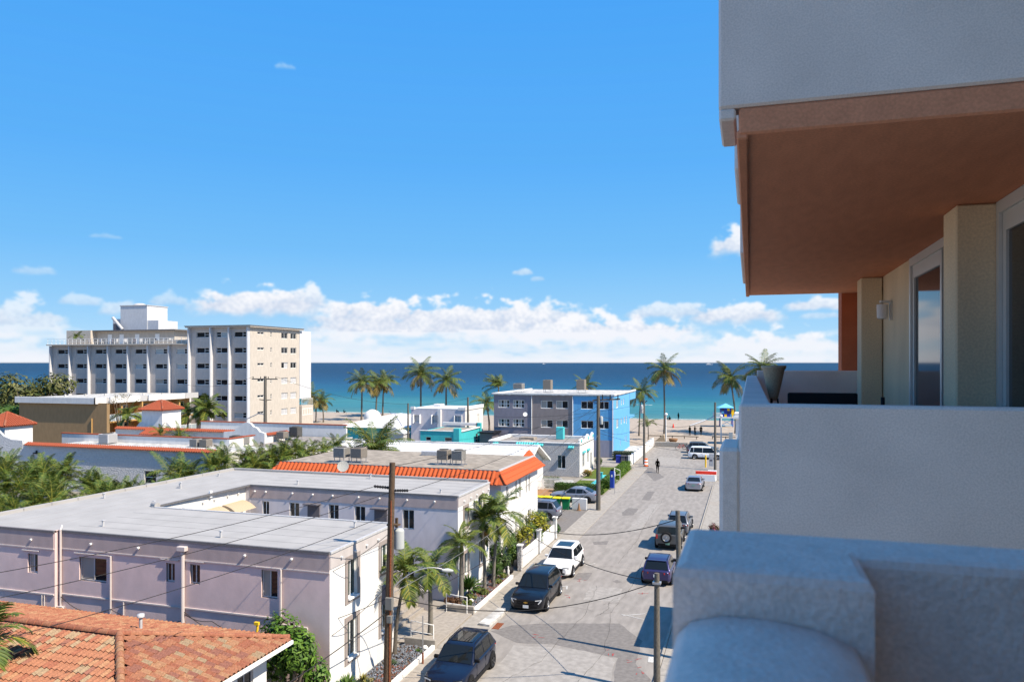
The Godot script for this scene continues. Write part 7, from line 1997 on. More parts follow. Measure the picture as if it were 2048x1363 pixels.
func build_street_things() -> void:
	# tall wooden pole in front of the lilac building
	var p = pole("tall brown wooden pole with transformer before the lilac building", V(-14.45, 0, -28.9), 9.55, 0.15, M.pole_wood, V(0.25, 0, 0))
	part(p, "transformer", MB.new().lathe(V(0.40, 5.9, -0.32), [[0, 0], [0.2, 0], [0.22, 0.05], [0.22, 0.75], [0.18, 0.85], [0, 0.88]], 16), M.can_grey)
	part(p, "bracket", MB.new().cb(0.25, 6.95, -0.12, 0.5, 0.06, 0.3).cb(0.3, 7.0, -0.3, 0.1, 0.4, 0.1), M.pole_wood)
	insulator(p, V(0.1, 8.5, 0), V(-0.55, 8.55, 0.1)); insulator(p, V(0.35, 8.4, 0), V(0.95, 8.42, -0.05))
	insulator(p, V(0.2, 9.5, 0.05), V(0.22, 9.0, 0.05))
	part(p, "crossbolt", MB.new().tube([V(-0.1, 8.5, 0), V(0.5, 8.4, 0)], 0.03, 6), M.steel)
	part(p, "lamp_arm", MB.new().tube(catenary(V(0.25, 4.35, -0.1), V(2.05, 4.95, -1.2), -0.35, 10), 0.02, 8), M.steel)
	part(p, "street_lamp", MB.new().tube([V(2.0, 4.93, -1.15), V(2.2, 4.9, -1.28), V(2.4, 4.86, -1.4)], [0.05, 0.1, 0.05], 8), M.can_grey)
	part(p, "cable_box", MB.new().ch(0.05, 0.35, 3.5, 4.0, 0.1, 0.28, 0.01).ch(0.1, 0.3, 2.95, 3.25, 0.1, 0.25, 0.01), M.ac_louver)
	part(p, "cable_box", MB.new().ch(-0.25, -0.05, 3.6, 4.4, -0.2, 0.0, 0.02), M.dark_wall)
	part(p, "conduit", MB.new().tube([V(0.16, 0.1, 0.1), V(0.2, 4.0, 0.12), V(0.24, 8.0, 0.1)], 0.04, 8), M.rust)
	# pole beside the drive
	p = pole("grey wooden pole with crossarm beside the drive before blue block", V(-13.45, 0, -70.2), 10.65, 0.19, M.pole_grey)
	part(p, "crossarm", MB.new().bar(V(-0.55, 10.2, 0), V(2.0, 10.35, -0.3), 0.12, 0.14).bar(V(-1.0, 10.2, 0), V(0, 9.9, 0), 0.06), M.pole_grey)
	part(p, "transformer", MB.new().lathe(V(0.28, 8.0, 0), [[0, 0], [0.16, 0], [0.16, 0.7], [0, 0.78]], 12), M.can_grey)
	for k in 3: insulator(p, V(0.4 + k * 0.7, 10.33, -0.1 * k), V(0.4 + k * 0.7, 10.75, -0.1 * k))
	# short poles at the right
	p = pole("weathered pole at the right road edge nearest the balcony", V(-3.7, 0, -32.2), 4.95, 0.13, M.pole_grey)
	part(p, "cable_clamp", MB.new().cb(0, 4.55, 0, 0.34, 0.08, 0.3), M.steel)
	p = pole("weathered pole rising just beside the near white parapet", V(-3.02, 0, -35.9), 6.9, 0.13, M.pole_grey, V(-0.16, 0, 0))
	# poles near the beach
	p = pole("green-grey pole with transformer above an orange drum", V(-13.6, 0, -103.6), 8.7, 0.15, M.pole_grey)
	part(p, "transformer", MB.new().lathe(V(-0.3, 6.9, 0.1), [[0, 0], [0.22, 0], [0.22, 0.95], [0.1, 1.1], [0, 1.12]], 14), M.can_grey)
	insulator(p, V(0, 8.2, 0), V(-0.4, 8.5, 0)); insulator(p, V(0, 8.3, 0), V(0.4, 8.6, 0))
	p = pole("green-grey pole beside the yellow post at parking row", V(-4.25, 0, -101.0), 8.65, 0.15, M.pole_grey)
	part(p, "notice_board", MB.new().ch(-0.75, -0.2, 0.5, 2.1, 0.1, 0.16, 0.01), M.louver)
	for k in 3: part(p, "notice", MB.new().cb(-0.5, 0.8 + k * 0.45, 0.165, 0.3, 0.22, 0.006), M.paint_white if k % 2 == 0 else M.dark_wall)
	p = pole("wooden pole with crossarm in front of the hotel", V(-65.5, 0, -93.0), 11.8, 0.24, M.pole_grey)
	part(p, "crossarm", MB.new().bar(V(-2.2, 11.4, 0), V(2.0, 11.4, 0), 0.16), M.pole_grey)
	part(p, "lamp_arm", MB.new().tube([V(-0.2, 6.4, 0), V(-1.0, 6.5, 0.2), V(-3.0, 5.6, 0.5)], 0.07, 6), M.steel)
	for k in 4: insulator(p, V(-2.0 + k * 1.25, 11.45, 0), V(-2.0 + k * 1.25, 11.75, 0))
	insulator(p, V(0.2, 8.4, 0), V(1.0, 8.5, 0)); insulator(p, V(-0.2, 8.4, 0), V(-1.0, 8.5, 0))
	pole("thin grey pole left of the white pitched roof", V(-50.4, 0, -108.0), 7.45, 0.15, M.pole_grey)
	pole("thin grey pole right of the white two-storey house", V(-42.2, 0, -112.4), 8.3, 0.17, M.pole_grey)
	# small signs and meters
	p = thing("guide_pole", "thin rusty marker pole at the near kerb beside navy suv", "pole", V(-14.2, 0, -32.0))
	part(p, "shaft", MB.new().tube([V(0, 0, 0), V(0.0, 2.2, 0)], 0.03, 8), M.steel)
	part(p, "base_pipe", MB.new().tube([V(0, 0, 0), V(0, 0.55, 0)], 0.045, 8), M.rust)
	# blue pay station on the pavement
	p = thing("pay_station", "tall blue parking pay station with white disc on the pavement", "pay station", V(-14.3, 0, -82.6))
	part(p, "cabinet", MB.new().ch(-0.22, 0.22, 0.12, 1.95, -0.2, 0.2, 0.03), M.blue)
	part(p, "base", MB.new().ch(-0.26, 0.26, 0, 0.14, -0.24, 0.24, 0.01), M.steel)
	part(p, "disc", MB.new().cb(0.0, 1.45, 0.206, 0.16, 0.24, 0.01), M.frame_white)
	part(p, "solar_cap", MB.new().ch(-0.15, 0.15, 1.95, 2.15, -0.15, 0.15, 0.02), M.car_black)
	p = thing("sign_post", "thin sign post beside the blue pay station", "sign", V(-13.45, 0, -79.3))
	part(p, "post", MB.new().tube([V(0, 0, 0), V(0, 2.3, 0)], 0.03, 6), M.steel)
	part(p, "plate", MB.new().cb(0.02, 2.1, 0, 0.02, 0.45, 0.32), M.plate)
	p = thing("white_railing", "white sloping metal railing beside the hedge at grey house", "railing", V(-14.75, 0, -88.0))
	part(p, "rail", MB.new().tube([V(0, 0, 1.2), V(0, 1.7, 1.2), V(0.2, 1.1, -1.4), V(0.2, 0, -1.4)], 0.03, 6).tube([V(0, 0.9, 1.2), V(0.2, 0.6, -1.4)], 0.02, 6), M.frame_white)
	# wheeled bins by the drive wall
	var first: Node3D = null
	var bins = [[-21.2, -70.0, "green bin with yellow lid at the far left end of row"], [-19.05, -69.9, "green bin with yellow lid, second from left beside blue-grey suv"], [-18.25, -70.0, "green bin with yellow lid in the middle of the row"], [-17.3, -69.8, "green bin with yellow lid, second from the white wall"], [-16.45, -69.9, "green bin with yellow lid next to the white wall"]]
	for q in bins:
		if first == null:
			first = thing("wheeled_bin", q[2], "bin", V(q[0], 0.01, q[1]), 0.0, "green wheeled bins")
			var m = MB.new()
			var rows = []
			for e in [[0.0, 0.27], [0.3, 0.30], [0.95, 0.36]]:
				rows.append(PackedVector3Array([V(-e[1], e[0], e[1]), V(e[1], e[0], e[1]), V(e[1], e[0], -e[1]), V(-e[1], e[0], -e[1])]))
			for k in 2:
				for j in 4: m.quad(rows[k][j], rows[k][(j + 1) % 4], rows[k + 1][(j + 1) % 4], rows[k + 1][j])
			m.ch(-0.39, 0.39, 0.92, 1.0, -0.39, 0.39, 0.02)
			part(first, "body", m, M.bin_green)
			part(first, "lid", MB.new().ch(-0.38, 0.38, 1.0, 1.10, -0.38, 0.42, 0.035), M.bin_yellow)
			for s in [-1, 1]: part(first, "wheel", MB.new().lathe_x(V(s * 0.3, 0.13, -0.3), 0.13, 0.03), M.rubber)
			part(first, "handle", MB.new().tube([V(-0.25, 1.0, -0.42), V(0.25, 1.0, -0.42)], 0.02, 6), M.bin_green)
		else: copy(first, q[2], V(q[0], 0.01, q[1]), rng.randf_range(-0.15, 0.15))
	solo("low_wall", "short white wall between the green bins and pavement", "wall", MB.new().ch(-15.9, -14.5, 0, 1.05, -70.35, -70.0, 0.02), M.white_bright)
	var cone = thing("traffic_cone", "faded orange traffic cone before short white wall", "cone", V(-15.15, 0.01, -69.6))
	part(cone, "cone", MB.new().lathe(V(0, 0, 0), [[0.17, 0.03], [0.13, 0.2], [0.06, 0.55], [0.04, 0.68], [0, 0.68]], 16), M.terracotta)
	part(cone, "base", MB.new().ch(-0.2, 0.2, 0, 0.035, -0.2, 0.2, 0.01), M.terracotta)
	# bins by the blue block
	for q in [[-17.2, -104.3, M.bin_blue, "blue lidded bin at the corner of blue block"], [-16.5, -104.2, M.dark_wall, "left of two dark bins beside the blue one"], [-15.8, -104.2, M.dark_wall, "right of two dark bins nearest the white wall"]]:
		var t = thing("lidded_bin", q[3], "bin", V(q[0], 0, q[1]))
		part(t, "body", MB.new().ch(-0.3, 0.3, 0, 0.95, -0.32, 0.32, 0.04), q[2])
		part(t, "lid", MB.new().ch(-0.33, 0.33, 0.95, 1.08, -0.36, 0.36, 0.04), q[2])
	# garden fence with piers, white
	var f = thing("white_garden_fence", "solid white garden wall with capped piers along the pavement", "fence", V(-14.5, 0, -48.4))
	for k in 2:
		part(f, "panel", MB.new().ch(-0.09, 0.0, 0.0, 1.15, -4.55 - k * 4.75, -0.2 - k * 4.75, 0.012), M.white_bright)
		var fc = MB.new()
		for j in 28: fc.cb(-0.3, 0.75, -0.3 - k * 4.75 - j * 0.155, 0.02, 1.5, 0.1)
		part(f, "dark_slats", fc, M.dark_wall)
	for k in 3:
		var pier = part(f, "pier", MB.new().ch(-0.16, 0.12, 0, 1.6, -4.75 * k - 0.2, -4.75 * k + 0.1, 0.02), M.stucco_grey if k == 0 else M.white)
		part(pier, "cap", MB.new().ch(-0.22, 0.18, 1.6, 1.72, -4.75 * k - 0.26, -4.75 * k + 0.16, 0.03), M.white_bright)
	# picket gates before the grey stucco house
	for q in [[-23.0, -79.2, 2.0, 0.25, "white picket gate leaf left of the sandy yard"], [-19.9, -79.3, 2.2, 0.6, "white picket gate leaf standing open beside the silver sedan"], [-22.9, -81.4, 3.4, 0.0, "white picket fence before the clipped hedge"]]:
		var g = thing("picket_gate", q[4], "gate", V(q[0], 0, q[1]), q[3])
		for j in int(q[2] / 0.14): part(g, "picket", MB.new().bx(j * 0.14, j * 0.14 + 0.06, 0.05, 1.15, -0.015, 0.015), M.frame_white)
		part(g, "rail", MB.new().bx(0, q[2], 0.3, 0.37, -0.05, -0.016).bx(0, q[2], 0.9, 0.97, -0.05, -0.016), M.frame_white)
	# roadwork drum, bollard, barrier
	var d = thing("traffic_drum", "orange and white traffic drum at the pole's foot", "drum", V(-13.15, 0, -102.0))
	for k in 5: part(d, "band", MB.new().lathe(V(0, 0.05 + k * 0.2, 0), [[0.27 - k * 0.012, 0.0], [0.265 - k * 0.012, 0.2], [0.0, 0.2]], 18), M.orange if k % 2 == 0 else M.frame_white)
	part(d, "base", MB.new().lathe(V(0, 0, 0), [[0.38, 0], [0.38, 0.05], [0, 0.06]], 18), M.rubber)
	solo("bollard", "yellow bollard beside the white minivan", "bollard", MB.new().lathe(V(0, 0, 0), [[0.1, 0], [0.1, 1.5], [0.07, 1.6], [0, 1.63]], 14), M.yellow, V(-5.55, 0, -103.4))
	var br = thing("road_barrier", "red and white plastic barrier on the road ahead of the grey sedan", "barrier", V(-4.9, 0, -91.5))
	part(br, "body", MB.new().slab([Vector2(-1.1, 0), Vector2(1.1, 0), Vector2(1.0, 0.75), Vector2(-1.0, 0.75)], -0.3, 0.3).bx(0.2, 1.2, 0, 1.15, -0.9, -0.31), M.frame_white)
	part(br, "top_board", MB.new().ch(-1.15, 1.2, 0.78, 1.1, -0.12, 0.12, 0.02), M.red)
	# street-side garden bits
	var mb = thing("garden_post", "turquoise post in the grey stucco house's garden", "post", V(-16.2, 0, -86.5))
	part(mb, "post", MB.new().ch(-0.12, 0.12, 0, 1.1, -0.12, 0.12, 0.02), M.turquoise_trim)
	part(mb, "cap", MB.new().ch(-0.17, 0.17, 1.1, 1.2, -0.17, 0.17, 0.02), M.turquoise_trim)
	solo("garden_statue", "small white statue by white fence's near pier", "statue", MB.new().lathe(V(0, 0, 0), [[0, 0], [0.11, 0.0], [0.08, 0.15], [0.1, 0.3], [0.05, 0.42], [0.07, 0.5], [0.05, 0.58], [0, 0.6]], 12), M.white_bright, V(-14.85, 0.05, -46.9))
	solo("rubbish_bag", "black bag on the gravel against white fence's pier", "bag", MB.new().lathe(V(0, 0, 0), [[0, 0], [0.24, 0.03], [0.3, 0.2], [0.2, 0.38], [0.06, 0.45], [0.09, 0.52], [0, 0.5]], 10), M.black, V(-14.95, 0.04, -47.5))
	pass

func build_wires() -> void:
	var A = V(-14.45, 0, -28.9); var B = V(-13.45, 0, -70.2)
	var b1 = V(-3.7, 4.6, -32.2); var b2 = V(-3.17, 6.5, -35.9)
	wire("upper dark wire from tall pole towards the drive pole", A + V(0.3, 9.4, 0), B + V(0.4, 10.7, -0.1), 0.7)
	wire("second dark wire from tall pole towards the drive pole", A + V(0.9, 8.4, 0), B + V(1.1, 10.7, -0.2), 0.8)
	wire("pale cable from the tall pole along garden palms", A + V(0.2, 4.1, 0), B + V(0, 7.0, 0), 1.1, 0.011, M.wire_pale)
	wire("thick black cable from lower left to the tall pole", V(-17.5, 1.6, -18.5), A + V(0.1, 3.4, 0), 0.35, 0.02)
	wire("thick black cable from the tall pole over black suv", A + V(0.1, 3.4, 0), V(-10.6, 5.0, -60), 0.7, 0.016)
	wire("uppermost of three wires crossing the grey roof at left", V(-27.0, 7.0, -12.0), A + V(-0.5, 8.55, 0.1), 0.5)
	wire("middle of three wires crossing the grey roof at left", V(-24.5, 6.6, -12.0), A + V(0.1, 8.3, 0), 0.5)
	wire("lowest of three wires crossing the tiled roof", V(-21.5, 6.0, -12.0), A + V(0.1, 7.4, 0), 0.4)
	wire("wire from lilac house corner to the tall pole", V(-16.25, 5.2, -27.5), A + V(0.1, 6.6, 0), 0.1, 0.012)
	wire("sagging cable from lilac house corner to the pole's box", V(-16.25, 2.6, -27.4), A + V(0, 4.4, 0), 0.12, 0.012)
	wire("lower cable bundle from lilac wall to the pole", V(-17.6, 2.8, -27.2), A + V(0, 3.9, 0), 0.1, 0.014)
	wire("cable bundle across the road to nearest right pole", A + V(0.15, 4.0, 0), b1, 0.9, 0.02)
	wire("cable bundle sagging over road from fence side to nearest right pole", V(-14.9, 4.4, -45.5), b1 + V(0, 0, 0), 0.75, 0.018)
	wire("cable across the road to the pole by the near parapet", V(-14.9, 3.9, -46.2), b2, 0.9, 0.02)
	wire("thin wire from drive pole to grey stucco house", B + V(0, 8.0, 0), V(-22.0, 3.6, -89.6), 0.4)
	wire("wire from drive pole to the ribbed-roof house", B + V(0, 9.2, 0), V(-34.0, 5.0, -77.8), 0.6)
	wire("wire from drive pole to the mansard building's eave", B + V(0, 9.4, 0), V(-17.0, 5.2, -60.0), 0.3)
	wire("second wire from drive pole to mansard building's wall", B + V(0, 8.6, 0), V(-16.5, 4.2, -57.0), 0.4)
	wire("wire from drive pole across the blue wall", B + V(0, 8.8, 0), V(-13.6, 7.6, -103.6), 0.8, 0.014)
	wire("lower wire from drive pole towards orange drum pole", B + V(0, 7.6, 0), V(-13.6, 6.2, -103.6), 1.2, 0.014)
	wire("long sagging wire over the street end between two poles", V(-13.6, 6.3, -103.6), V(-4.25, 7.0, -101.0), 1.4, 0.018)
	wire("wire from the drive pole's foot slanting to right pavement", B + V(0, 7.2, 0), V(-3.2, 3.2, -92.0), 0.5, 0.014)
	wire("wire from hotel-side pole to the left", V(-67.5, 11.7, -93.0), V(-96.0, 10.0, -112.0), 0.9, 0.02)
	wire("wire from hotel-side pole to the right", V(-63.6, 11.7, -93.0), V(-50.4, 7.3, -108.0), 0.9, 0.02)
	wire("thin wire between the two poles over white houses", V(-50.4, 7.3, -108.0), V(-42.2, 8.1, -112.4), 0.3, 0.016)
	wire("wire along the blue block's front wall", V(-37.0, 5.6, -109.6), V(-13.6, 8.2, -103.6), 0.7, 0.016)
# ---------------------------------------------------------------- people: one continuous skin over tapered bones (surface nets)
# bone: [a, radius at a, b, radius at b, colour]
func skin_mesh(bones: Array, cell: float, k: float) -> ArrayMesh:
	var lo: Vector3 = Vector3.ONE * 1e9
	var hi: Vector3 = Vector3.ONE * -1e9
	for b in bones:
		var r: float = maxf(b[1], b[3]) + cell * 2.0
		lo = lo.min(b[0] - Vector3.ONE * r).min(b[2] - Vector3.ONE * r)
		hi = hi.max(b[0] + Vector3.ONE * r).max(b[2] + Vector3.ONE * r)
	var nx: int = int((hi.x - lo.x) / cell) + 2
	var ny: int = int((hi.y - lo.y) / cell) + 2
	var nz: int = int((hi.z - lo.z) / cell) + 2
	var f: PackedFloat32Array = PackedFloat32Array()
	f.resize(nx * ny * nz)
	f.fill(1.0)
	for b in bones:
		var a: Vector3 = b[0]
		var d: Vector3 = b[2] - a
		var ra: float = b[1]
		var rb: float = b[3]
		var dd: float = maxf(d.length_squared(), 1e-6)
		var m: float = maxf(ra, rb) + k * 2.0 + cell * 2.0
		var p0: Vector3 = ((a.min(b[2]) - Vector3.ONE * m - lo) / cell).floor()
		var p1: Vector3 = ((a.max(b[2]) + Vector3.ONE * m - lo) / cell).ceil()
		for z in range(maxi(0, int(p0.z)), mini(nz, int(p1.z) + 1)):
			for y in range(maxi(0, int(p0.y)), mini(ny, int(p1.y) + 1)):
				for x in range(maxi(0, int(p0.x)), mini(nx, int(p1.x) + 1)):
					var p: Vector3 = lo + Vector3(x, y, z) * cell
					var t: float = clampf((p - a).dot(d) / dd, 0.0, 1.0)
					var e: float = p.distance_to(a + d * t) - lerpf(ra, rb, t)
					var i: int = x + nx * (y + ny * z)
					var o: float = f[i]
					var h: float = maxf(k - absf(o - e), 0.0) / k
					f[i] = minf(o, e) - h * h * k * 0.25
	var at: Dictionary = {}
	var verts: PackedVector3Array = PackedVector3Array()
	for z in nz - 1:
		for y in ny - 1:
			for x in nx - 1:
				var s: Vector3 = Vector3.ZERO
				var c: int = 0
				for e in [[0, 0, 0, 1, 0, 0], [0, 1, 0, 1, 1, 0], [0, 0, 1, 1, 0, 1], [0, 1, 1, 1, 1, 1], [0, 0, 0, 0, 1, 0], [1, 0, 0, 1, 1, 0], [0, 0, 1, 0, 1, 1], [1, 0, 1, 1, 1, 1], [0, 0, 0, 0, 0, 1], [1, 0, 0, 1, 0, 1], [0, 1, 0, 0, 1, 1], [1, 1, 0, 1, 1, 1]] if absf(f[x + nx * (y + ny * z)]) < cell * 2.0 else []:
					var v0: float = f[x + e[0] + nx * (y + e[1] + ny * (z + e[2]))]
					var v1: float = f[x + e[3] + nx * (y + e[4] + ny * (z + e[5]))]
					if (v0 < 0.0) != (v1 < 0.0):
						var t: float = v0 / (v0 - v1)
						s += Vector3(x + lerpf(e[0], e[3], t), y + lerpf(e[1], e[4], t), z + lerpf(e[2], e[5], t))
						c += 1
				if c > 0:
					at[Vector3i(x, y, z)] = verts.size()
					verts.append(lo + s / c * cell)
	var nrm: PackedVector3Array = PackedVector3Array()
	var col: PackedColorArray = PackedColorArray()
	for p in verts:
		var best: float = 1e9
		var cc: Color = Color.WHITE
		var n: Vector3 = Vector3.ZERO
		for b in bones:
			var d: Vector3 = b[2] - b[0]
			var t: float = clampf((p - b[0]).dot(d) / maxf(d.length_squared(), 1e-6), 0.0, 1.0)
			var q: Vector3 = b[0] + d * t
			var e: float = p.distance_to(q) - lerpf(b[1], b[3], t)
			n += (p - q).normalized() * exp(-maxf(e, 0.0) / 0.012)
			if e < best:
				best = e
				cc = b[4]
		nrm.append(n.normalized())
		col.append(cc)
	var m2: MB = MB.new()
	for key in at:
		for ax in 3:
			var dir: Vector3i = [Vector3i(1, 0, 0), Vector3i(0, 1, 0), Vector3i(0, 0, 1)][ax]
			var u: Vector3i = [Vector3i(0, 1, 0), Vector3i(0, 0, 1), Vector3i(1, 0, 0)][ax]
			var w: Vector3i = [Vector3i(0, 0, 1), Vector3i(1, 0, 0), Vector3i(0, 1, 0)][ax]
			var g: Vector3i = key + dir
			if g.x >= nx or g.y >= ny or g.z >= nz: continue
			var v0: float = f[key.x + nx * (key.y + ny * key.z)]
			var v1: float = f[g.x + nx * (g.y + ny * g.z)]
			if (v0 < 0.0) == (v1 < 0.0): continue
			if not (at.has(key - u) and at.has(key - w) and at.has(key - u - w)): continue
			var q: Array = [at[key], at[key - u], at[key - u - w], at[key - w]]
			if v0 > 0.0: q.reverse()
			for t in [[0, 2, 1], [0, 3, 2]]:
				for j in [0, 2, 1]:
					var id: int = q[t[j]]
					m2.v.append(verts[id]); m2.n.append(nrm[id]); m2.c.append(col[id])
	return m2.mesh()

# joints by pose; shirt, shorts, skin and hair colours (linear)
func person(label: String, at: Vector3, turn: float, pose: String, shirt: Color, legs: Color, skin: Color, hair: Color, h = 1.75) -> Node3D:
	var t = thing("person", label, "person", at, turn)
	var s = h / 1.75
	var J = {"hipL": V(0.09, 0.92, 0), "hipR": V(-0.09, 0.92, 0), "kneeL": V(0.1, 0.49, 0.02), "kneeR": V(-0.1, 0.49, 0.02), "footL": V(0.11, 0.08, -0.02), "footR": V(-0.11, 0.08, -0.02), "chest": V(0, 1.3, 0), "pelvis": V(0, 0.95, 0), "neck": V(0, 1.47, 0), "head": V(0, 1.62, 0.015), "shL": V(0.18, 1.40, 0), "shR": V(-0.18, 1.40, 0), "elL": V(0.24, 1.13, -0.02), "elR": V(-0.24, 1.13, -0.02), "haL": V(0.24, 0.88, 0.06), "haR": V(-0.24, 0.88, 0.06)}
	if pose == "walk":
		J.merge({"kneeL": V(0.1, 0.51, 0.2), "footL": V(0.1, 0.09, 0.28), "kneeR": V(-0.1, 0.5, -0.05), "footR": V(-0.1, 0.12, -0.34), "elL": V(0.25, 1.14, -0.12), "haL": V(0.24, 0.95, 0.0), "elR": V(-0.25, 1.14, 0.1), "haR": V(-0.2, 1.02, 0.3)}, true)
	elif pose == "point":
		J.merge({"elR": V(-0.32, 1.22, 0.1), "haR": V(-0.2, 1.35, 0.3), "kneeR": V(-0.14, 0.49, 0.06), "footR": V(-0.17, 0.08, 0.04)}, true)
	elif pose == "sit":
		J = {"hipL": V(0.1, 0.14, 0), "hipR": V(-0.1, 0.14, 0), "kneeL": V(0.13, 0.48, 0.32), "kneeR": V(-0.13, 0.46, 0.34), "footL": V(0.13, 0.07, 0.56), "footR": V(-0.13, 0.07, 0.58), "chest": V(0, 0.5, -0.09), "pelvis": V(0, 0.16, 0), "neck": V(0, 0.66, -0.06), "head": V(0, 0.82, -0.02), "shL": V(0.18, 0.6, -0.08), "shR": V(-0.18, 0.6, -0.08), "elL": V(0.26, 0.36, 0.02), "elR": V(-0.26, 0.36, 0.02), "haL": V(0.18, 0.42, 0.26), "haR": V(-0.18, 0.42, 0.26)}
	for k in J: J[k] = J[k] * s
	var b = []
	b.append([J.pelvis, 0.135 * s, J.chest, 0.15 * s, shirt])
	b.append([J.shL, 0.075 * s, J.shR, 0.075 * s, shirt])
	b.append([J.chest, 0.12 * s, J.neck, 0.055 * s, shirt])
	b.append([J.neck, 0.052 * s, J.head, 0.05 * s, skin])
	b.append([J.head + V(0, -0.03, 0.012) * s, 0.078 * s, J.head + V(0, 0.05, -0.004) * s, 0.092 * s, skin])
	b.append([J.head + V(0, 0.0, 0.09) * s, 0.014 * s, J.head + V(0, -0.03, 0.105) * s, 0.016 * s, skin])
	b.append([J.head + V(0, 0.075, -0.03) * s, 0.085 * s, J.head + V(0, 0.0, -0.055) * s, 0.07 * s, hair])
	for d in ["L", "R"]:
		b.append([J["hip" + d], 0.098 * s, J["knee" + d], 0.066 * s, legs])
		b.append([J["knee" + d], 0.058 * s, J["foot" + d], 0.04 * s, skin])
		var toe = J["foot" + d] + V(0, -0.045, 0.15) * s
		if pose == "walk" and d == "R": toe = J["foot" + d] + V(0, -0.09, 0.1) * s
		b.append([J["foot" + d] + V(0, -0.03, -0.03) * s, 0.042 * s, toe, 0.032 * s, hair])
		b.append([J["sh" + d], 0.06 * s, J["el" + d], 0.045 * s, shirt])
		b.append([J["el" + d], 0.042 * s, J["ha" + d], 0.03 * s, skin])
		var hd = (J["ha" + d] - J["el" + d]).normalized()
		var sx = 1.0 if d == "L" else -1.0
		for q in 4: b.append([J["ha" + d] + V((q - 1.5) * 0.018, 0, (q - 1.5) * 0.008) * s, 0.016 * s, J["ha" + d] + hd * [0.13, 0.145, 0.14, 0.115][q] * s + V((q - 1.5) * 0.026, 0, 0.012 * (q - 1.5)) * s, 0.009 * s, skin])
		b.append([J["ha" + d], 0.016 * s, J["ha" + d] + hd * 0.06 * s + V(-sx * 0.035, 0, 0.045) * s, 0.010 * s, skin])
	var key = "person_" + pose + str(shirt) + str(legs)
	if not MC.has(key): MC[key] = skin_mesh(b, 0.024, 0.03)
	part(t, "figure", MC[key], M.body)
	return t

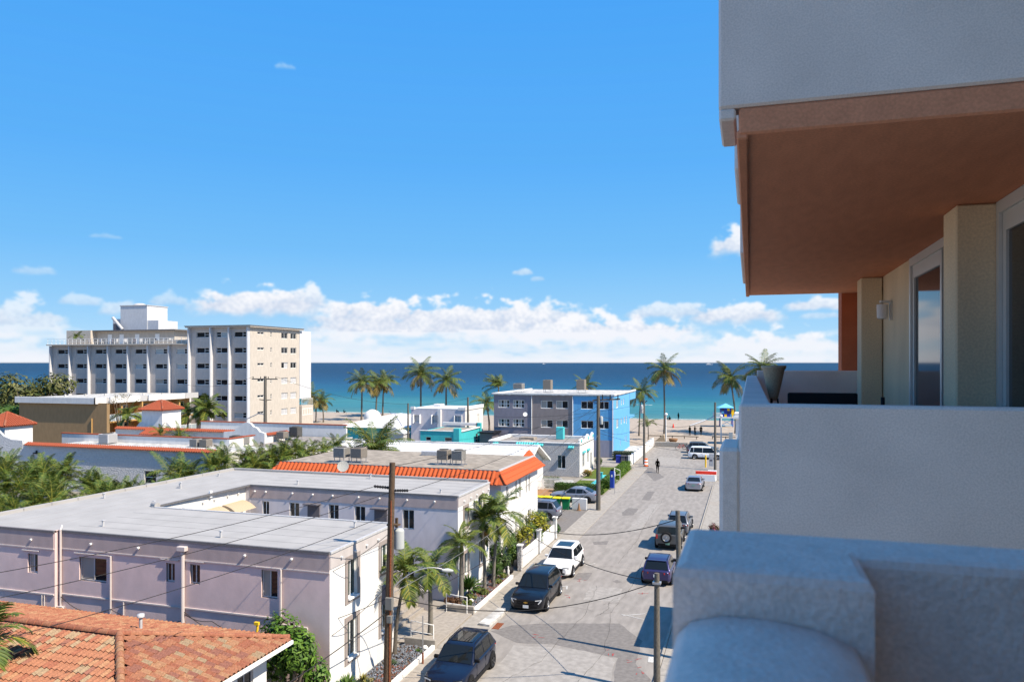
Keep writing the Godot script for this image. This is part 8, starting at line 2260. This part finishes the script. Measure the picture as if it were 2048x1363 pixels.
func build_beach_things() -> void:
	var dark = Color(0.02, 0.02, 0.025); var tanned = Color(0.30, 0.16, 0.10); var pale = Color(0.45, 0.28, 0.2); var brown = Color(0.05, 0.03, 0.02)
	person("person walking up the middle of the street in dark top, carrying a pack", V(-11.0, 0, -96.4), 0.1, "walk", Color(0.04, 0.045, 0.06), Color(0.03, 0.03, 0.035), tanned, brown)
	solo("backpack", "dark pack on the walking person's back", "backpack", MB.new().ch(-0.16, 0.16, -0.24, 0.24, -0.11, 0.09, 0.05), M.dark_wall, V(-11.02, 1.25, -96.68), 0.1)
	person("left of three people standing on the sand near parked cars, dark clothes", V(-10.87, 0, -148.2), 2.6, "stand", Color(0.025, 0.025, 0.03), Color(0.03, 0.03, 0.035), tanned, dark)
	person("middle of three people standing on the sand, arm raised", V(-9.95, 0, -148.5), 2.2, "point", Color(0.05, 0.04, 0.05), Color(0.02, 0.025, 0.04), tanned, dark)
	person("right of three people standing on the sand, dark clothes", V(-8.85, 0, -148.8), 2.9, "stand", Color(0.03, 0.02, 0.02), Color(0.015, 0.015, 0.02), tanned, dark, 1.8)
	person("person standing at the water's edge in swimwear", V(-16.45, -0.04, -187.6), 2.4, "stand", pale, Color(0.03, 0.03, 0.05), pale, brown)
	person("person sitting on the sand near the water's edge, left of a standing one", V(-18.5, -0.04, -187.0), 2.8, "sit", pale, Color(0.05, 0.03, 0.1), pale, brown)
	person("person reclining on the sand just left of the seated one", V(-19.4, -0.04, -187.3), 2.2, "sit", Color(0.05, 0.05, 0.06), Color(0.03, 0.03, 0.05), tanned, brown)
	person("sunbather sitting on far left sand behind the small palms", V(-108.6, -0.03, -186.8), 2.5, "sit", Color(0.5, 0.1, 0.06), Color(0.3, 0.05, 0.05), pale, brown)
	person("second sunbather sitting on the sand right of red-dressed one", V(-106.2, -0.03, -186.5), 2.0, "sit", pale, Color(0.04, 0.04, 0.2), pale, dark)
	person("person sitting on the sand between palm trunk and beach loungers", V(-98.6, -0.03, -186.0), 2.4, "sit", Color(0.4, 0.08, 0.06), Color(0.04, 0.04, 0.06), tanned, dark)
	# loungers and a tipped umbrella
	for k in 3:
		var l = thing("beach_lounger", ["blue lounger left of the palm trunk pair", "blue lounger between the palm trunk pair", "pale lounger right of palm trunk pair"][k], "lounger", V(-93.8 + k * 3.6, -0.03, -184.6), 2.2, "beach loungers")
		part(l, "seat", MB.new().ch(-0.35, 0.35, 0.25, 0.32, -0.9, 0.5, 0.02), M.blue if k < 2 else M.sky_blue)
		part(l, "backrest", MB.new().bar(V(0, 0.3, -0.85), V(0, 0.95, -1.35), 0.7, 0.06), M.blue if k < 2 else M.sky_blue)
		for s in [[-0.3, -0.8], [0.3, -0.8], [0.3, 0.4], [-0.3, 0.4]]: part(l, "leg", MB.new().bar(V(s[0], 0, s[1]), V(s[0], 0.26, s[1]), 0.04), M.alu)
	var um = thing("beach_umbrella", "blue beach umbrella tipped on its side on the sand", "umbrella", V(-83.0, -0.03, -183.0))
	var tip = Basis.from_euler(V(0.2, 0.4, -1.0))
	part(um, "canopy", MB.new().lathe(V(0, 1.4, 0), [[1.35, 0.0], [1.0, 0.28], [0.5, 0.5], [0, 0.6], [0.5, 0.46], [1.33, -0.02]], 12), M.blue, Transform3D(tip, V(0, 0.5, 0)))
	part(um, "pole", MB.new().tube([V(0, -0.4, 0), V(0, 2.0, 0)], 0.025, 6), M.alu, Transform3D(tip, V(0, 0.5, 0)))
	# lifeguard tower
	var t = thing("lifeguard_tower", "lifeguard tower with light blue roof and blue, purple and yellow panels", "lifeguard tower", V(-4.9, -0.02, -171.0), 0.15)
	for s in [[-1, -1], [1, -1], [1, 1], [-1, 1]]: part(t, "leg", MB.new().bar(V(s[0] * 1.25, 0, s[1] * 1.2), V(s[0] * 1.2, 1.95, s[1] * 1.1), 0.16), M.blue)
	part(t, "brace", MB.new().bar(V(-1.25, 0.3, 1.2), V(1.25, 1.7, 1.15), 0.1).bar(V(1.25, 0.3, 1.2), V(-1.25, 1.7, 1.15), 0.1).bar(V(-1.3, 0.3, 1.2), V(1.3, 0.3, 1.2), 0.12), M.sky_blue)
	part(t, "deck", MB.new().bx(-2.6, 1.5, 1.95, 2.1, -1.6, 1.7), M.frame_white)
	part(t, "cabin", MB.new().bx(-1.2, 1.3, 2.1, 4.1, -1.2, 1.2), M.blue)
	for i in 4:
		for j in 3:
			part(t, "panel", MB.new().bx(-1.12 + i * 0.6, -0.6 + i * 0.6, 2.2 + j * 0.62, 2.74 + j * 0.62, 1.2, 1.23), [M.blue, M.car_violet_paint, M.sky_blue, M.yellow, M.car_violet_paint, M.blue, M.bin_blue][(i * 3 + j * 2) % 7])
	part(t, "flag", MB.new().slab([Vector2(1.0, 4.1), Vector2(1.75, 3.2), Vector2(1.6, 2.3), Vector2(1.1, 1.9), Vector2(0.9, 3.0)], 1.3, 1.34), M.yellow)
	var rf = MB.new()
	var rc = [V(-1.9, 4.1, 1.7), V(1.7, 4.1, 1.7), V(1.7, 4.1, -1.6), V(-1.9, 4.1, -1.6)]
	for k in 4: rf.tri(rc[k], rc[(k + 1) % 4], V(-0.1, 5.0, 0))
	rf.quad(rc[3], rc[2], rc[1], rc[0])
	part(t, "roof", rf, M.sky_blue)
	var rl = MB.new().bx(-2.6, -1.2, 3.0, 3.07, 1.6, 1.66).bx(-2.6, -2.54, 3.0, 3.07, -1.6, 1.6)
	for k in 8: rl.cb(-2.57, 2.55, -1.6 + k * 0.45, 0.06, 0.95, 0.06).cb(-2.5 + k * 0.18, 2.55, 1.63, 0.06, 0.95, 0.06)
	part(t, "railing", rl, M.frame_white)
	part(t, "ramp", MB.new().bar(V(-2.4, 2.0, -0.5), V(-7.5, 0.1, -0.5), 0.9, 0.12), M.frame_white)
	# white kiosk at the right edge
	t = thing("white_kiosk", "white plaster kiosk with stepped cornice beside the right-hand balcony edge", "kiosk", V(-2.0, 0, -133.4))
	part(t, "wall", MB.new().bx(-0.3, 5, 0, 4.3, -3, 0), M.white_bright)
	part(t, "cornice", MB.new().ch(-0.75, 5.2, 4.3, 4.75, -3.3, 0.45, 0.05).ch(-0.5, 5.1, 4.75, 5.3, -3.2, 0.25, 0.05), M.white_bright)
	part(t, "plinth", MB.new().ch(-0.6, 5.2, 0, 0.5, -3.2, 0.3, 0.05), M.white_bright)
	part(t, "sign_board", MB.new().ch(-1.4, -0.75, 0.9, 2.0, -0.1, 0.05, 0.02), M.glass_pale)
	# street-end furniture
	for q in [[-13.9, -134.6, 4.5, "pale lamp post left of three standing people"], [-4.7, -134.9, 4.4, "pale lamp post beside the parking pole"]]:
		var lp = thing("lamp_post", q[3], "lamp post", V(q[0], 0, q[1]))
		part(lp, "post", MB.new().tube([V(0, 0, 0), V(0, q[2], 0)], [0.14, 0.1], 10), M.white)
		part(lp, "lamp_globe", MB.new().lathe(V(0, q[2], 0), [[0.1, 0], [0.24, 0.1], [0.28, 0.28], [0.2, 0.45], [0, 0.52]], 12), M.frame_white)
	solo("stone_wedge", "tan wedge-shaped stone block beside the lamp post", "stone", MB.new().slab([Vector2(-1.0, 0), Vector2(0.8, 0), Vector2(0.6, 1.1), Vector2(0.35, 1.15)], -0.4, 0.4), M.pot_tan, V(-14.9, 0, -135.6))
	solo("bowl_planter", "round tan planter bowl right of the stone wedge", "planter", MB.new().lathe(V(0, 0, 0), [[0, 0], [0.5, 0], [0.75, 0.3], [0.78, 0.6], [0.68, 0.6], [0.6, 0.5], [0, 0.5]], 18), M.terracotta, V(-12.7, 0, -134.8))
	solo("sand_cone", "small red cone on the sand left of three people", "cone", MB.new().lathe(V(0, 0, 0), [[0.25, 0], [0.22, 0.05], [0.06, 0.85], [0, 0.86]], 12), M.red, V(-15.5, -0.02, -164.7))
	for q in [[-17.8, -141.0, 9.0, "left low timber rail on the sand"], [-6.5, -142.0, 9.5, "right low timber rail on the sand"]]:
		var r = thing("timber_rail", q[3], "rail", V(q[0], 0, q[1]))
		part(r, "beam", MB.new().bx(0, q[2], 0.35, 0.5, -0.08, 0.08), M.twig)
		for k in 5: part(r, "post", MB.new().bx(k * q[2] / 4.2, k * q[2] / 4.2 + 0.14, 0, 0.5, -0.08, 0.08), M.twig)
	# bicycle leaning by the parked cars
	for k in 2:
		var bk = thing("bicycle", ["bicycle parked left of dark grey suv at street end", "second bicycle close behind the first at street end"][k], "bicycle", V(-10.4 + k * 1.0, 0, -123.0 - k * 0.9), 0.25 * (1 - 2 * k))
		for x in [-0.52, 0.52]:
			var pts = []
			for j in 21: pts.append(V(x + cos(TAU * j / 20) * 0.33, 0.34 + sin(TAU * j / 20) * 0.33, 0))
			var wh = part(bk, "wheel", MB.new().tube(pts, 0.025, 6), M.rubber)
			var sp = MB.new()
			for j in 8: sp.bar(V(x, 0.34, 0), V(x + cos(TAU * j / 8) * 0.32, 0.34 + sin(TAU * j / 8) * 0.32, 0), 0.006)
			part(wh, "spokes", sp, M.steel)
		part(bk, "frame", MB.new().tube([V(-0.52, 0.34, 0), V(-0.05, 0.3, 0), V(0.38, 0.78, 0), V(-0.18, 0.78, 0), V(-0.52, 0.34, 0)], 0.022, 6).tube([V(-0.05, 0.3, 0), V(-0.2, 0.86, 0)], 0.02, 6).tube([V(0.52, 0.34, 0), V(0.36, 0.95, 0)], 0.02, 6), M.red if k == 0 else M.dark_wall)
		part(bk, "saddle", MB.new().ch(-0.32, -0.08, 0.87, 0.93, -0.07, 0.07, 0.02), M.black)
		part(bk, "handlebar", MB.new().tube([V(0.3, 0.98, -0.26), V(0.38, 0.98, 0), V(0.3, 0.98, 0.26)], 0.018, 6), M.black)
	# yachts on the horizon
	for q in [[1419.0, 5200.0, 46.0, "white yacht on the horizon right of the tall palm"], [1088.0, 7600.0, 30.0, "tiny white boat on the horizon above white house palms"]]:
		var a = atan((q[0] - 1024.0) / 1530.0) - deg_to_rad(17.28)
		var yb = thing("yacht", q[3], "boat", V(sin(a), 0, -cos(a)) * q[1] + V(0, -0.05, 0), -a)
		var L = q[2]
		part(yb, "hull", MB.new().slab([Vector2(-L * 0.5, 0), Vector2(L * 0.4, 0), Vector2(L * 0.52, L * 0.12), Vector2(-L * 0.5, L * 0.09)], -L * 0.1, L * 0.1), M.white_bright)
		part(yb, "cabin", MB.new().slab([Vector2(-L * 0.4, L * 0.09), Vector2(L * 0.2, L * 0.1), Vector2(L * 0.08, L * 0.19), Vector2(-L * 0.05, L * 0.26), Vector2(-L * 0.3, L * 0.26)], -L * 0.08, L * 0.08), M.white_bright)
		part(yb, "mast", MB.new().tube([V(-L * 0.1, L * 0.25, 0), V(-L * 0.12, L * 0.4, 0)], L * 0.012, 6), M.frame_white)
